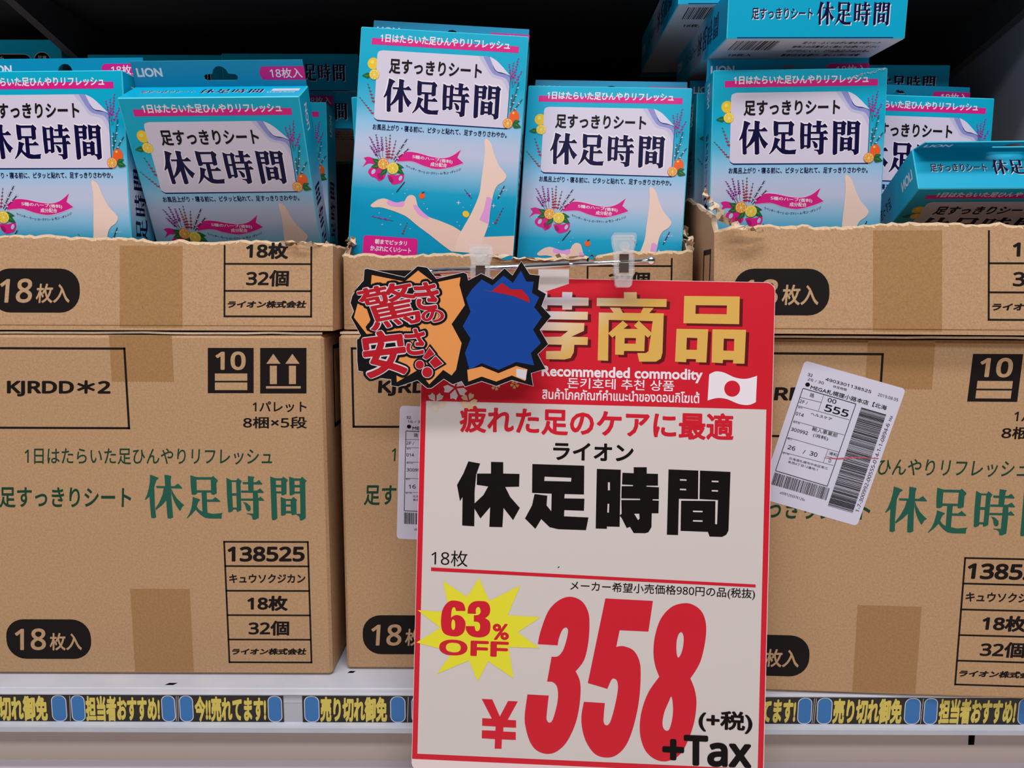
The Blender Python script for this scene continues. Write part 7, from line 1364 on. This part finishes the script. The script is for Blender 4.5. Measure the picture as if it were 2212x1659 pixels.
# ================================================================ big price sign
WS, HS = 257., 366.
sg = thing('price_sign', 'large red and white price sign reading 358 with 63% OFF, hung from the chrome rod', 'sign', None, (-.0657, -.0192, .3235), (R(-7.23), R(.9), R(-2.54)))
o = MB(); fs = lambda x, y, h: (x, -h, y)
l = rrect(0, -HS, WS, 0, 6.5)
o.plate([[(p[0] / 1e3, p[1] / 1e3) for p in l]], .0011, 'board_edge', lambda x, y, d: (x, d, y))
lr = rrect(.35, -HS + .4, WS - .35, -.35, 6.3)
lf = [(.35, -357.4), (WS - .35, -357.9)]
red_ = [p for p in lr if p[1] > -300] ; red_ = sorted
lr = [(.35, -357.2), (WS - .5, -357.2)] + [(WS - .35 - 6.3 + 6.3 * math.cos(R(a)), -6.65 + 6.3 * math.sin(R(a))) for a in range(0, 91, 15)] + [(6.65 + 6.3 * math.cos(R(a)), -6.65 + 6.3 * math.sin(R(a))) for a in range(90, 181, 15)]
o.add([fs(x / 1e3, y / 1e3, LAY) for x, y in lr], tess([lr]), 'red')
o.add([fs(x / 1e3, y / 1e3, 1.6 * LAY) for x, y in ((4.2, -353.2), (WS - 4.4, -353.2), (WS - 4.4, -92.4), (4.2, -92.4))], [(0, 1, 2, 3)], 'paper')
art(o, ART_SIGN, fs); o.build('sign_board', sg)

# ================================================================ chrome rod, clips, small cards
rod = thing('hanging_rod', 'thin chrome telescopic rod with ball end above the price sign', 'rod')
ra, rb = Vector((-.0640, -.0320, .3262)), Vector((.0985, -.0400, .3345)); f = (rb - ra)
o = MB(); o.tube(ra, ra + f * .645, .0022, 'chrome', 20); o.build('outer_tube', rod, True)
o = MB(); o.tube(ra + f * .645, ra + f * .995, .0016, 'chrome', 20); o.build('inner_tube', rod, True)
o = MB(); o.ball(rb, .0032, 'chrome'); o.build('ball_end', rod, True)
o = MB(); o.ball(ra, .0032, 'chrome'); o.tube(ra, (ra.x - .002, .0222, ra.z - .006), .0018, 'chrome', 14); o.box((ra.x - .012, .0215, ra.z - .026), (ra.x + .008, .0225, ra.z - .002), 'gunmetal'); o.build('mount_arm', rod, False)
def clip(label, c, tilt):
    t = thing('plastic_clip', label, 'clip', 'clear plastic clips on the rod', c, (R(tilt), 0, R(-2)))
    jaw = [(-7.6, 19), (7.6, 19), (8.4, 17.5), (8.2, 12), (6.6, 6), (6.2, -4), (6.6, -11), (5.8, -17.5), (4.4, -19), (-4.4, -19), (-5.8, -17.5), (-6.6, -11), (-6.2, -4), (-6.6, 6), (-8.2, 12), (-8.4, 17.5)]
    win = [(-3.6, 4.4), (3.6, 4.4), (3.6, -9.2), (-3.6, -9.2)]
    o = MB(); o.plate([jaw, win], 1.6, 'clear_plastic', lambda x, y, d: (x / 1e3, (-4.4 + d + (.0 if y < 0 else -abs(y) * .13)) / 1e3, y / 1e3))
    for z in (16.6, 14.4, 5.6, -10.6): o.box((-.0062, -.0052 - (max(0, z) * .00013), z / 1e3 - .0005), (.0062, -.0043 - (max(0, z) * .00013), z / 1e3 + .0005), 'clear_plastic')
    o.tube((0, -.0063, .0098), (0, -.0056, .0098), .0036, 'clear_plastic', 20)
    for s_ in (-1, 1): o.box((s_ * .0064 - .0009, -.0046, -.010), (s_ * .0064 + .0009, .0020, .004), 'clear_plastic')
    o.build('front_jaw', t)
    o = MB(); o.plate([jaw, win], 1.4, 'clear_plastic', lambda x, y, d: (x / 1e3, (2.6 + d + (.0 if y < 0 else abs(y) * .16)) / 1e3, y / 1e3)); o.build('back_jaw', t)
    o = MB(); o.box((-.0033, -.0039, -.0088), (.0033, -.0032, .0042), 'spring_brown'); o.build('spring', t)
    o = MB(); o.tube((-.0078, -.0006, -.0058), (.0078, -.0006, -.0058), .0009, 'chrome', 10); o.build('hinge_pin', t)
    return t
clip('clear plastic clip at the left of the rod, gripping the jagged die-cut card', (-.0228, -.0345, .3262), -4)
clip('clear plastic clip near the ball end of the rod, gripping the price sign', (.0795, -.0365, .3345), -4)
o = MB(); o.box((.019, -.0245, .302), (.0415, -.0242, .3285), 'paper'); o = o.build('blank_paper_card'); tag(o, 'small blank white paper showing between the rod and the top of the price sign', 'card')
# die-cut card
cd = thing('die_cut_card', 'jagged die-cut card with red Japanese lettering, clipped over the sign corner', 'card', None, (-.12, -.040, .335), (R(-4), 0, R(-2)))
o = MB(); op = ART_CARD[0]; sil = [[(p[0] / 1e3, p[1] / 1e3) for p in parse(op[4])[0]]]
fc = lambda x, y, h: (x, -h, y)
o.plate([grow(sil[0], .0004)], .0008, 'popwhite', lambda x, y, d: (x, d, y)); art(o, ART_CARD, fc); o.build('card_face', cd)
